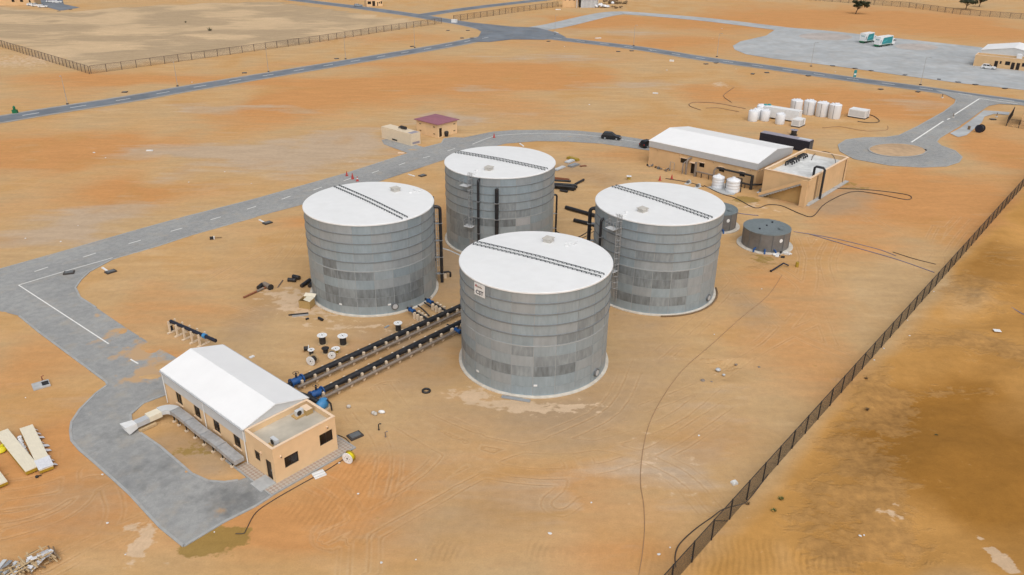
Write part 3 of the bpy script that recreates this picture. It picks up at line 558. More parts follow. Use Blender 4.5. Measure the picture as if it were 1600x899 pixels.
    win = math_('MAXIMUM', rng(math_('ABSOLUTE', math_('SUBTRACT', td, 0.78)), 0.22, 0.36, 1, 0), math_('MULTIPLY', rng(math_('ABSOLUTE', math_('SUBTRACT', td, 1.8)), 0.2, 0.34, 1, 0), rng(mid, 0.45, 0.6)))
    stripe = math_('MULTIPLY', math_('POWER', math_('ADD', math_('MULTIPLY', math_('COSINE', math_('MULTIPLY', math_('ADD', td, math_('MULTIPLY', scour, 0.45)), 12.5)), 0.5), 0.5), 2.0), win)
    rut_ = math_('MULTIPLY', stripe, on)
    lip_ = math_('MULTIPLY', math_('MULTIPLY', math_('SUBTRACT', 1.0, stripe), win), on)
    base = mix(math_('MULTIPLY', rut_, 0.36), base, (0.41, 0.235, 0.10)); base = mix(math_('MULTIPLY', lip_, 0.2), base, (0.58, 0.425, 0.265))
    sc_ = N('ShaderNodeVectorMath'); sc_.operation = 'SCALE'; L(base, sc_.inputs[0])
    L(math_('MULTIPLY', math_('MULTIPLY', rng(small, 0.3, 0.7, 0.985, 1.115), rng(fine, 0.25, 0.75, 0.95, 1.05)), math_('MULTIPLY', rng(scour, 0.3, 0.7, 0.94, 1.06), rng(streak, 0.3, 0.7, 0.95, 1.05))), sc_.inputs['Scale']); L(sc_.outputs[0], p.inputs['Base Color'])
    # wind ripples, footprints and lumps: fine relief
    wv = N('ShaderNodeTexWave'); wv.inputs['Scale'].default_value = 0.55; wv.inputs['Distortion'].default_value = 5.0; wv.inputs['Detail'].default_value = 1.5; wv.inputs['Detail Scale'].default_value = 0.7
    mp = N('ShaderNodeMapping'); mp.inputs['Rotation'].default_value = (0, 0, R(12)); L(pos, mp.inputs[0]); L(mp.outputs[0], wv.inputs[0])
    hgt = math_('ADD', math_('MULTIPLY', wv.outputs['Fac'], rng(math_('ADD', attr('ripple'), rng(mid, 0.3, 0.7, -0.2, 0.2)), 0.3, 0.8, 0.0, 0.42)), math_('ADD', math_('MULTIPLY', small, 0.3), math_('MULTIPLY', fine, 0.1)))
    hgt = math_('ADD', hgt, math_('MULTIPLY', scour, 0.45)); hgt = math_('SUBTRACT', hgt, math_('MULTIPLY', rut_, 0.26)); hgt = math_('ADD', hgt, math_('MULTIPLY', math_('MULTIPLY', crust, lumps), 0.9))
    bp = N('ShaderNodeBump'); bp.inputs['Strength'].default_value = 0.5; bp.inputs['Distance'].default_value = 0.22; L(hgt, bp.inputs['Height']); L(bp.outputs[0], p.inputs['Normal'])
    MATS['sand'] = m
sand_mat(); gm.materials.append(MATS['sand'])
struct(link('desert_ground', gm))

# ------------------------------------------------------------------ storage tanks
TR_, TH = 9.0, 13.35; NCOL, NROW = 22, 10
SEG = 2 * math.pi / NCOL; ROWH = TH / NROW
def panel_mesh(name, m):                      # one bolted sheet, curved, standing a little proud of the joints
    mb = MB(); n = 4; g = 0.045 / TR_; a0, a1 = -SEG / 2 + g, SEG / 2 - g; z0, z1 = 0.028, ROWH - 0.028; ri, ro = TR_ - 0.03, TR_ + 0.012
    vs = []
    for i in range(n + 1):
        a = a0 + (a1 - a0) * i / n; c, s = math.cos(a), math.sin(a)
        vs += [(ro * c, ro * s, z0), (ro * c, ro * s, z1), (ri * c, ri * s, z0), (ri * c, ri * s, z1)]
    fs = []
    for i in range(n):
        b = 4 * i; fs += [(b, b + 4, b + 5, b + 1), (b + 1, b + 5, b + 7, b + 3), (b, b + 2, b + 6, b + 4)]
    fs += [(0, 1, 3, 2), (4 * n, 4 * n + 2, 4 * n + 3, 4 * n + 1)]
    mb.add(vs, fs); return mb.mesh(name, m, 40)
PM = {k: panel_mesh('panel', 'panel_' + k) for k in 'abcdef'}
def shell_ring(mb, r0, r1, z0, z1, n=88): mb.lathe([(r0, z0), (r1, z0), (r1, z1), (r0, z1)], n); return mb
def surf_angle(T, px, z, r=TR_):              # bearing on the shell (relative to the side facing the road camera) seen at photo column px
    f0 = math.atan2(-T[1], -T[0]); best = None
    for i in range(-100, 101):
        a = f0 + R(i * 0.95); q = PX((T[0] + r * math.cos(a), T[1] + r * math.sin(a), z))
        if best is None or abs(q[0] - px) < best[0]: best = (abs(q[0] - px), a)
    return best[1]
def polar(a, r, z): return (r * math.cos(a), r * math.sin(a), z)
TANKS = {}
def ladder(t, a, z0, z1):
    ro = TR_ + 0.25; tx, ty = -math.sin(a), math.cos(a); m = MB()
    for s in (-0.25, 0.25):
        p = polar(a, ro, 0); m.bar((p[0] + tx * s, p[1] + ty * s, z0), (p[0] + tx * s, p[1] + ty * s, z1), 0.06)
    z = z0 + 0.3
    while z < z1:
        p = polar(a, ro, z); m.bar((p[0] - tx * 0.25, p[1] - ty * 0.25, z), (p[0] + tx * 0.25, p[1] + ty * 0.25, z), 0.035); z += 0.3
    o = m.build('ladder', 'steel', t); m = MB(); z = z0 + 2.2
    while z < z1:
        pts = [(polar(a, ro, 0)[0] + tx * 0.38 * math.cos(k * math.pi / 6) + math.cos(a) * 0.7 * math.sin(k * math.pi / 6), polar(a, ro, 0)[1] + ty * 0.38 * math.cos(k * math.pi / 6) + math.sin(a) * 0.7 * math.sin(k * math.pi / 6), z) for k in range(7)]
        m.tube(pts, 0.025, 4); z += 0.9
    for k in (1, 3, 5):
        p = (polar(a, ro, 0)[0] + tx * 0.38 * math.cos(k * math.pi / 6) + math.cos(a) * 0.7 * math.sin(k * math.pi / 6), polar(a, ro, 0)[1] + ty * 0.38 * math.cos(k * math.pi / 6) + math.sin(a) * 0.7 * math.sin(k * math.pi / 6))
        m.bar((*p, z0 + 2.2), (*p, z1), 0.04)
    m.build('safety_cage', 'steel', o); return o
def platform(t, a, z):
    m = MB(); c = polar(a, TR_ + 0.62, z); m.cbox(c, (1.1, 1.5, 0.06), a); o = m.build('platform', 'white_clad', t); m = MB()
    tx, ty = -math.sin(a), math.cos(a)
    cs = [(polar(a, TR_ + r, 0)[0] + tx * s, polar(a, TR_ + r, 0)[1] + ty * s) for r, s in ((0.1, -0.72), (1.12, -0.72), (1.12, 0.72), (0.1, 0.72))]
    for p in cs: m.bar((*p, z), (*p, z + 1.1), 0.05)
    for h in (0.55, 1.1):
        for p, q in zip(cs[:-1], cs[1:]): m.bar((*p, z + h), (*q, z + h), 0.04)
    m.build('railing', 'steel', o)
def downpipe(t, a, r, off, z0, z1, elbow=True, foot=None):
    ro = TR_ + off; m = MB(); pts = []
    if elbow:
        pts = [polar(a, TR_ - 0.05, z1), polar(a, ro - r * 2, z1)]
        pts += [polar(a, ro - r * 2 + r * 2 * math.sin(k * math.pi / 8), z1 - r * 2 + r * 2 * math.cos(k * math.pi / 8)) for k in (1, 2, 3, 4)]
    else: pts = [polar(a, ro, z1)]
    pts += [polar(a, ro, z0 + 0.05)]
    m.tube(pts, r, 12); o = m.build('downpipe', 'black_pipe', t, 50); z = 1.5
    while z < z1 - 1:                        # brackets back to the shell
        MB().bar(polar(a, TR_, z), polar(a, ro + r * 1.15, z), r * 2.3, 0.07).build('pipe_bracket', 'steel', o); z += 2.67
    return o
def make_tank(key, X_, Y_, rows, dark, label, truss_ang, hatch, plat):
    t = thing('storage_tank', label, 'tank', (X_, Y_, 0), 0, 'four large bolted steel water tanks'); TANKS[key] = t
    f0 = math.atan2(-Y_, -X_)
    m = MB(); m.lathe([(TR_ - 0.1, -0.3), (TR_ * 1.042, -0.3), (TR_ * 1.042, 0.10), (TR_ + 0.16, 0.16), (TR_ - 0.1, 0.16)], 96); m.build('ring_foundation', 'ring', t, 30)
    m = MB(); m.lathe([(TR_ - 0.02, 0.1), (TR_ - 0.02, TH - 0.02)], 88); core = m.build('shell', 'joint', t, 40)
    r_ = random.Random(ord(key)); rear = {}
    for c in range(NCOL):
        rel = (c + 0.5) * SEG - math.pi
        for w in range(NROW):              # w = 0 is the bottom course
            d = dark.get(w, 0); k = r_.choices('abc', (5, 4, 4))[0]
            if w == 0: k = 'b' if r_.random() < 0.75 else 'a'
            u = rel / SEG
            if isinstance(d, tuple):
                lo, hi, kk = d
                if lo <= u <= hi: k = kk if r_.random() < 0.85 else 'e'
            elif r_.random() < 0.05: k = 'e'
            if r_.random() < 0.012 and key == 'B': k = 'f'
            if abs(rel) < 1.75:
                o = link('panel', PM[k], core, (0, 0, w * ROWH), f0 + rel)
            else: rear.setdefault(k, []).append((f0 + rel, w * ROWH))
    mb = MB(); src = MB(); pmv = [v.co.copy() for v in PM['a'].vertices]; pmf = [tuple(p.vertices) for p in PM['a'].polygons]
    for k, lst in rear.items():
        for a, z in lst:
            Rm = Matrix.Rotation(a, 3, 'Z'); mb.add([Rm @ v + Vector((0, 0, z)) for v in pmv], pmf)
    o = mb.build('rear_panels', 'panel_a', core, 40); o['kind'] = 'stuff'
    for i in range(5):                       # stiffening angles on the upper courses
        z = TH - (i + 1) * ROWH; m = MB(); shell_ring(m, TR_ + 0.004, TR_ + (0.085 if i < 4 else 0.04), z - 0.09, z + 0.05)
        m.build('stiffener_ring', 'ring_steel' if i < 4 else 'joint', t, 30)
    m = MB(); m.lathe([(TR_ - 0.1, TH - 0.1), (TR_ + 0.13, TH - 0.1), (TR_ + 0.13, TH + 0.05), (TR_ + 0.02, TH + 0.1), (TR_ * 0.6, TH + 0.19), (TR_ * 0.25, TH + 0.245), (0.0001, TH + 0.26)], 96)
    roof = m.build('roof', 'tank_roof', t, 20)
    def rz(x, y): r = math.hypot(x, y) / TR_; return TH + 0.1 + 0.16 * (1 - r) ** 0.85
    ca, sa = math.cos(R(truss_ang)), math.sin(R(truss_ang))
    for off in (-0.42, 0.42):                # open lattice kerbs of the roof walkway
        m = MB(); L = math.sqrt(TR_ ** 2 - off ** 2) - 0.25; n = int(2 * L / 0.6); pr = None
        for i in range(n + 1):
            s = -L + 2 * L * i / n; x, y = ca * s - sa * off, sa * s + ca * off; z = rz(x, y); top = (x, y, z + 0.2)
            m.bar((x, y, z), top, 0.13)
            if pr:
                m.bar(pr, top, 0.05); m.bar((pr[0], pr[1], pr[2] - 0.19), top, 0.045)
            pr = top
        m.build('walkway_kerb', 'lattice', roof)
    x, y = hatch; z = rz(x, y); m = MB(); m.cbox((x, y, z + 0.2), (1.0, 1.0, 0.5), R(truss_ang)); m.cbox((x, y, z + 0.5), (1.2, 1.2, 0.1), R(truss_ang)); m.build('roof_vent', 'concrete', roof)
    if plat:
        x, y = plat; z = rz(x, y); m = MB(); m.cbox((x, y, z + 0.12), (1.1, 0.9, 0.18), R(truss_ang)); m.build('access_hatch', 'white_paint', roof)
        x, y = plat[0] * 0.8 + hatch[0] * 0.12, plat[1] * 0.8; m = MB(); m.lathe([(0.25, rz(x, y) - 0.05), (0.25, rz(x, y) + 0.15), (0.05, rz(x, y) + 0.2)], 10, (x, y, 0)); m.build('roof_nozzle', 'white_paint', roof)
    return t, core, f0
def manhole(t, a, z=1.1):
    d = (math.cos(a), math.sin(a), 0); m = MB(); m.lathe([(0.52, 0), (0.52, 0.22), (0.40, 0.24), (0.40, 0.2), (0.0001, 0.2)], 18, polar(a, TR_, z), d); o = m.build('manhole', 'band', t, 40)
    m = MB(); m.lathe([(0.36, 0), (0.36, 0.05), (0.0001, 0.07)], 14, polar(a, TR_ + 0.2, z), d); m.build('manhole_cover', 'grey_clad', o, 40)
def plate(t, a, z): MB().cbox(polar(a, TR_ + 0.04, z), (0.05, 0.42, 0.22), a).build('name_plate', 'white_paint', t)

tF, cF, fF = make_tank('F', 2.80, 86.99, 0, {2: (-5.2, 2.3, 'd'), 3: (0.3, 3.5, 'e'), 5: (1.0, 3, 'e'), 6: (2, 4, 'e')}, 'nearest steel tank with a white sign at its rim', -32, (1.68, 5.31), (4.6, 5.0))
tL, cL, fL = make_tank('L', -20.27, 106.62, 0, {1: (-4.5, 3.0, 'd'), 2: (-3.2, 3.2, 'd'), 4: (-3.0, 0.3, 'd'), 3: (2.5, 5, 'e'), 5: (-2.5, -1.5, 'd')}, 'left steel tank next to an open cardboard box and blue valves', -48, (3.13, 4.53), (6.26, 4.93))
tB, cB, fB = make_tank('B', -2.19, 127.21, 0, {4: (-4.6, 2.2, 'd'), 5: (0.0, 2, 'e'), 6: (0, 1, 'e'), 3: (-4, -2, 'e'), 2: (-4, -2, 'e')}, 'rearmost steel tank with black pipes down its front', -32, (-1.65, -5.25), (-4.19, -7.02))
tR, cR, fR = make_tank('R', 20.86, 107.90, 0, {1: (-2.2, 1.6, 'd'), 3: (-3.1, 1.6, 'd'), 4: (-3.1, 1.6, 'd'), 6: (-1, 1, 'e'), 5: (-5, -3, 'e')}, 'right steel tank with ladder and small round tanks behind it', -49, (-3.05, -4.33), (-6.20, -5.68))
manhole(tF, surf_angle((2.80, 86.99), 931, 1.1)); manhole(tL, surf_angle((-20.27, 106.62), 617, 1.1)); manhole(tR, surf_angle((20.86, 107.9), 1106, 1.1))
for px in (747, 837.5): plate(tF, surf_angle((2.8, 86.99), px, 1.5), 1.55)
for px in (533, 609): plate(tL, surf_angle((-20.27, 106.62), px, 1.5), 1.5)
TLo, TBo, TRo, TFo = (-20.27, 106.62), (-2.19, 127.21), (20.86, 107.9), (2.8, 86.99)
downpipe(tL, fL + R(92), 0.24, 1.0, 0, TH - 1.3); downpipe(tL, fL + R(100), 0.16, 0.3, 3, TH - 0.2, False); ladder(tL, fL + R(93.5), 0.6, TH - 1)
downpipe(tB, surf_angle(TBo, 749, 8), 0.2, 0.45, 0, TH - 0.4); downpipe(tB, surf_angle(TBo, 776, 8), 0.3, 0.6, 0, TH - 1.5, False); ladder(tB, surf_angle(TBo, 737, 8), 1, TH + 0.6)
platform(tB, surf_angle(TBo, 731, 11.3), TH - 1.5); platform(tB, surf_angle(TBo, 736, 5), 5.2); downpipe(tB, fB + R(93), 0.16, 0.6, 0, 7.5)
downpipe(tR, fR - R(88), 0.27, 0.75, 0, TH - 1.5); downpipe(tR, surf_angle(TRo, 941, 8), 0.19, 0.4, 0, TH - 1.2); ladder(tR, surf_angle(TRo, 967, 8), 1, TH + 0.6)
platform(tR, surf_angle(TRo, 960, 11.3), TH - 1.6); platform(tR, surf_angle(TRo, 961, 6), 5.6)
# sign on the nearest tank
def text_mesh(txt, size, bold=0.0, depth=0.01):
    cu = bpy.data.curves.new('lettering', 'FONT'); cu.body = txt; cu.size = size; cu.offset = bold; cu.extrude = depth; cu.align_x = 'CENTER'; cu.align_y = 'CENTER'; cu.resolution_u = 3
    ob = bpy.data.objects.new('lettering', cu); COL.objects.link(ob); bpy.context.view_layer.update()
    me = bpy.data.meshes.new_from_object(ob.evaluated_get(bpy.context.evaluated_depsgraph_get())); bpy.data.objects.remove(ob); return me
sa_ = surf_angle(TFo, 751, 12.5)
sg = link('sign', None, tF, polar(sa_, TR_ + 0.14, 12.42)); sg['label'] = 'white square sign with a red mark and dark CST letters'
sg.rotation_euler = (R(90), 0, sa_ + math.pi / 2)
MB().box(-0.85, 0.85, -0.75, 0.75, -0.04, 0.02).build('sign_board', 'white_paint', sg)
tm = text_mesh('CST', 0.7, 0.012); tm.materials.append(MATS['navy']); to = link('lettering', tm, sg, (0.0, -0.34, 0.03))
m = MB(); m.add([(-0.72, 0.38, 0.035), (-0.5, 0.22, 0.035), (-0.42, 0.44, 0.035), (-0.55, 0.62, 0.035)], [(0, 1, 2, 3)]); m.build('logo_mark', 'lamp_red', sg)
m = MB(); x = -0.38
for w in (0.14, 0.1, 0.12, 0.09, 0.15, 0.1, 0.11): m.box(x, x + w - 0.035, 0.26, 0.26 + (0.2 if w > 0.11 else 0.14), 0.02, 0.035); x += w
m.build('logo_line', 'grey_pipe', sg)
mt = MB(); mt.box(0, 3.4, 0, 0.5, 0, 0.08); mt.box(0, 3.4, 0.12, 0.38, 0.08, 0.14)
tag(mt.build('steel_channel', 'steel', None, None, G(783, 622), ang(G(783, 622), G(820, 628))), 'grey steel channel lying at the foot of the nearest tank', 'steel channel')

# ------------------------------------------------------------------ buildings
def wall(mb, x0, x1, z0, z1, y, th, ops, axis='x'):
    """wall slab running along x (or y) at offset y, real openings ops=[(a0,a1,b0,b1)]"""
    xs = sorted({x0, x1, *[o[0] for o in ops], *[o[1] for o in ops]})
    for a, b in zip(xs[:-1], xs[1:]):
        cut = sorted([(o[2], o[3]) for o in ops if o[0] <= a + 1e-6 and o[1] >= b - 1e-6]); z = z0
        for c0, c1 in cut + [(z1, z1)]:
            if c0 > z + 1e-6:
                if axis == 'x': mb.box(a, b, y, y + th, z, c0)
                else: mb.box(y, y + th, a, b, z, c0)
            z = c1
def window(parent, axis, a0, a1, b0, b1, y, inward, name='window', m='glass', bars=2, frame='frame_dark'):
    """glazing set back in an opening; axis as in wall(); inward = +1/-1 direction into the building"""
    d = 0.12 * inward; mb = MB()
    def bx(mm, p0, p1, q0, q1, t0, t1):
        lo, hi = min(y + t0, y + t1), max(y + t0, y + t1)
        mm.box(p0, p1, lo, hi, q0, q1) if axis == 'x' else mm.box(lo, hi, p0, p1, q0, q1)
    bx(mb, a0, a1, b0, b1, d, d + 0.05 * inward); w = mb.build(name, m, parent); f = MB(); k = 0.06
    bx(f, a0, a0 + k, b0, b1, d - 0.04 * inward, d - 0.003 * inward); bx(f, a1 - k, a1, b0, b1, d - 0.04 * inward, d - 0.003 * inward)
    bx(f, a0 + k, a1 - k, b0, b0 + k, d - 0.04 * inward, d - 0.003 * inward); bx(f, a0 + k, a1 - k, b1 - k, b1, d - 0.04 * inward, d - 0.003 * inward)
    for i in range(1, bars): x = a0 + (a1 - a0) * i / bars; bx(f, x - k / 2, x + k / 2, b0 + k, b1 - k, d - 0.035 * inward, d - 0.003 * inward)
    f.build('frame', frame, w); return w
def gable_roof(x0, x1, y0, y1, ze, zr, th=0.12, ov=0.1):
    """ridge along y"""
    xm = (x0 + x1) / 2; sl = (zr - ze) / (xm - x0); e = ov * sl; m = MB()
    prof = [(x0 - ov, ze - e), (xm, zr), (x1 + ov, ze - e), (x1 + ov, ze - e + th), (xm, zr + th), (x0 - ov, ze - e + th)]
    n = 6; vs = [(p[0], y, p[1]) for y in (y0, y1) for p in prof]
    fs = [(i, (i + 1) % n, n + (i + 1) % n, n + i) for i in range(n)] + [(0, 5, 4, 1), (1, 4, 3, 2), (n, n + 1, n + 4, n + 5), (n + 1, n + 2, n + 3, n + 4)]
    return m.add(vs, fs)
def light_fitting(parent, p, d=(0, -1)):
    m = MB(); m.cbox((p[0] + d[0] * 0.08, p[1] + d[1] * 0.08, p[2]), (0.17, 0.17, 0.17)); o = m.build('wall_light', 'tan_cap', parent); MB().cbox((p[0] + d[0] * 0.2, p[1] + d[1] * 0.2, p[2] - 0.03), (0.12, 0.12, 0.1)).build('lens', 'timber_dark', o)

# front pump house: local x = away to the right along the site grid, local y = away to the left
PH0 = G(432.5, 755.5, 0.12); PH0.z = 0
ph = thing('pump_house', 'tan pump house with white gable roof and flat roofed end block', 'building', PH0, SITE)
W_, DA, LH = 7.4, 4.75, 21.3; EZ, RZ, AZ = 4.25, 5.3, 4.15
m = MB()
endw = [(1.15, 2.75, 1.25, 2.5), (5.35, 6.95, 1.55, 2.9)]
wall(m, 0, W_, 0, AZ, 0, 0.2, endw)
lw = [(0.55, 1.55, 0.12, 2.35), (2.5, 3.45, 1.35, 2.5)]
wall(m, 0.2, DA, 0, AZ, 0, 0.2, lw, 'y'); m.box(W_ - 0.2, W_, 0.2, DA, 0, AZ); m.box(0.2, W_ - 0.2, DA - 0.2, DA, 0, AZ)
aw = m.build('annex_wall', 'tan_wall', ph)
MB().box(0.2, W_ - 0.2, 0.2, DA - 0.2, AZ - 0.75, AZ - 0.62).build('annex_roof', 'deck', ph)
m = MB(); m.box(-0.04, W_ + 0.04, -0.04, 0.24, AZ, AZ + 0.06); m.box(-0.04, 0.24, 0.24, DA - 0.25, AZ, AZ + 0.06); m.box(W_ - 0.24, W_ + 0.04, 0.24, DA - 0.25, AZ, AZ + 0.06); m.box(-0.04, W_ + 0.04, DA - 0.25, DA + 0.0, AZ, AZ + 0.06)
m.build('parapet_coping', 'tan_cap', ph)
for o in endw: window(ph, 'x', *o, 0, 1)
window(ph, 'y', *lw[1], 0, 1); dr = window(ph, 'y', *lw[0], 0, 1, 'door', 'door_brown', 1); MB().bar((0.02, 0.7, 1.2), (0.02, 0.7, 1.4), 0.05).build('handle', 'steel', dr)
for p, d in (((0.75, -0.0, 2.95), (0, -1)), ((6.3, 0, 3.45), (0, -1)), ((0, 2.1, 2.75), (-1, 0))): light_fitting(ph, p, d)
hw = [(DA + 1.5 + 4.15 * i, DA + 2.9 + 4.15 * i, 1.15, 2.35) for i in range(4)]
hw = [(6.0, 7.3, 1.1, 2.55), (9.9, 11.2, 1.1, 2.55), (13.8, 15.1, 1.1, 2.55), (17.7, 19.0, 1.1, 2.55)]
m = MB(); wall(m, DA, LH, 0, 2.75, 0, 0.2, hw, 'y'); m.box(W_ - 0.2, W_, DA, LH, 0, 2.75); m.box(0.2, W_ - 0.2, LH - 0.2, LH, 0, 2.75); m.box(0.2, W_ - 0.2, DA + 0.003, DA + 0.2, 0, 2.75)
m.build('hall_wall', 'tan_wall', ph)
for o in hw:
    w = window(ph, 'y', *o, 0, 1, bars=2); MB().box(-0.09, -0.003, o[0] - 0.12, o[1] + 0.12, o[2] - 0.14, o[2] - 0.01).build('sill', 'tan_cap', w)
m = MB(); m.box(-0.07, 0.0, DA + 0.02, LH, 2.7, EZ); m.box(W_, W_ + 0.07, DA + 0.02, LH, 2.7, EZ)
xm = W_ / 2; 
for y in (DA + 0.02, LH):
    d = 0.06
    m.add([(0, y, 2.752), (W_, y, 2.752), (W_, y, EZ), (xm, y, RZ), (0, y, EZ), (0, y + d, 2.752), (W_, y + d, 2.752), (W_, y + d, EZ), (xm, y + d, RZ), (0, y + d, EZ)], [(0, 1, 2, 3, 4), (9, 8, 7, 6, 5), (0, 5, 6, 1), (1, 6, 7, 2), (2, 7, 8, 3), (3, 8, 9, 4), (4, 9, 5, 0)])
m.build('cladding', 'clad_sheet', ph)
rf = gable_roof(0, W_, DA - 0.08, LH + 0.16, EZ + 0.02, RZ + 0.02, 0.1, 0.16).build('roof', 'roof_sheet', ph)
m = MB()
for x in (-0.30, W_ + 0.17): m.box(x, x + 0.13, DA - 0.05, LH + 0.1, EZ - 0.12, EZ + 0.0)
m.build('gutter', 'grey_clad', rf)
for y in (DA + 0.12, 12.6, LH - 0.1):
    MB().tube([(-0.2, y, EZ - 0.1), (-0.13, y, EZ - 0.4), (-0.13, y, 0.1)], 0.06, 8).build('downpipe', 'white_paint', ph, 50)
# tiled walk round the end block
m = MB(); m.box(-1.25, W_ + 1.25, -1.0, -0.0, 0, 0.12); m.box(-1.25, 0, 0.003, 5.2, 0, 0.12); m.box(W_, W_ + 1.25, 0.003, 2.0, 0, 0.12); wk = struct(m.build('walkway', 'walk_tiles', None, None, PH0, SITE))
m = MB(); m.box(-1.42, W_ + 1.42, -1.17, -1.003, -0.05, 0.14); m.box(-1.42, -1.253, -1.0, 7.0, -0.05, 0.14); m.box(W_ + 1.253, W_ + 1.42, -1.0, 2.2, -0.05, 0.14); m.build('kerb', 'kerb', wk)
m = MB(); m.add([(-1.75, 0.1, 0.14), (-1.75, 1.9, 0.14), (-0.02, 1.9, 0.2), (-0.02, 0.1, 0.2), (-1.75, 0.1, -0.05), (-1.75, 1.9, -0.05), (-0.02, 1.9, -0.05), (-0.02, 0.1, -0.05)], [(3, 2, 1, 0), (0, 1, 5, 4), (1, 2, 6, 5), (2, 3, 7, 6), (3, 0, 4, 7)])
m.build('door_ramp', 'concrete_grey', wk)
# duct along the long wall (its own thing, resting on stubs)
dc = thing('air_duct', 'galvanised duct on short stubs along the pump house wall', 'duct', PH0, SITE)
ys = [4.9, 8.2, 11.4, 14.6, 17.6]; zt = [1.05, 1.22, 1.15, 1.28, 1.25]
for i in range(4):
    x0, x1 = -1.5, -0.42; a, b = ys[i], ys[i + 1]; z0, z1 = zt[i], zt[i + 1]; md = (a + b) / 2; zm = (z0 + z1) / 2 + (0.06 if i % 2 else -0.05); m = MB()
    for p, q, s, e in ((a, md, z0, zm), (md, b, zm, z1)):
        m.add([(x0, p, s - 0.45), (x1, p, s - 0.45), (x1, q, e - 0.45), (x0, q, e - 0.45), (x0, p, s), (x1, p, s), (x1, q, e), (x0, q, e)], [(3, 2, 1, 0), (4, 5, 6, 7), (0, 1, 5, 4), (2, 3, 7, 6), (1, 2, 6, 5), (3, 0, 4, 7)])
    d = m.build('duct_section', 'duct', dc); MB().box(x0 - 0.05, x1 + 0.05, b - 0.05, b + 0.05, z1 - 0.5, z1 + 0.05).build('flange', 'steel', d)
m = MB(); n = 6; pts = []
for i in range(n + 1):
    t = i / n * math.pi / 2; c, s = math.cos(t), math.sin(t)
    for r in (0.62, 1.75): pts += [(-2.15 + r * c, 17.65 + r * s * 1.0, 0.75), (-2.15 + r * c, 17.65 + r * s, 1.25)]
fs = []
for i in range(n):
    b = 4 * i; fs += [(b + 1, b + 3, b + 7, b + 5), (b, b + 4, b + 6, b + 2), (b, b + 1, b + 5, b + 4), (b + 2, b + 6, b + 7, b + 3)]
m.add(pts, fs + [(0, 2, 3, 1), (4 * n, 4 * n + 1, 4 * n + 3, 4 * n + 2)]); m.build('duct_elbow', 'white_clad', dc)
MB().box(-3.5, -2.12, 18.35, 19.45, 0.5, 1.12).build('flexible_sleeve', 'foam_panel', dc)
MB().box(-4.9, -3.5, 18.42, 19.3, 0.45, 1.0).build('damper_box', 'grey_clad', dc)
m = MB(); m.add([(-4.9, 18.35, 0.45), (-4.9, 19.35, 0.45), (-4.9, 19.35, 1.05), (-4.9, 18.35, 1.05), (-5.9, 18.2, 0.2), (-5.9, 19.5, 0.2), (-6.2, 19.5, 1.2), (-6.2, 18.2, 1.2)], [(0, 1, 2, 3), (0, 4, 5, 1), (1, 5, 6, 2), (2, 6, 7, 3), (3, 7, 4, 0)])
m.build('outlet_hood', 'white_paint', dc)
for y in (5.6, 7.4, 9.2, 11.0, 12.8, 14.6, 16.2, 17.2):
    m = MB(); m.bar((-1.42, y, 0), (-1.42, y, 0.8), 0.1); m.bar((-0.6, y, 0), (-0.6, y, 0.8), 0.1); o_ = m.build('support', 'frame_dark', dc); MB().cbox((-1.46, y, 0.09), (0.32, 0.32, 0.18)).build('foot', 'concrete_cream', o_)
MB().box(-4.9, -3.0, 18.0, 18.35, 0.02, 0.3).build('support', 'timber', dc)
def ac_unit(loc, rz, label, w=0.9, d=0.4, h=0.75):
    t = thing('air_conditioner', label, 'air conditioner', loc, rz, 'air conditioners on the pump house roof')
    MB().box(-w / 2 - 0.25, w / 2 + 0.25, -d / 2 - 0.25, d / 2 + 0.25, 0, 0.14).build('base', 'ochre_wall', t)
    MB().box(-w / 2, w / 2, -d / 2, d / 2, 0.14, 0.14 + h).build('casing', 'white_clad', t)
    m = MB(); m.lathe([(0.28, 0), (0.28, 0.03), (0.0001, 0.03)], 14, (-0.1, -d / 2, 0.14 + h / 2), (0, -1, 0)); m.build('fan_grille', 'frame_dark', t)
def phl(x, y, z): return PH0 + UU * x + NN * y + Vector((0, 0, z))
ac_unit(phl(1.0, 1.05, AZ - 0.62), SITE - R(90), 'white air conditioner at the near corner of the flat roof')
ac_unit(phl(5.6, 3.6, AZ - 0.62), SITE, 'white air conditioner at the far corner beside a carton', 0.85, 0.4, 0.6)
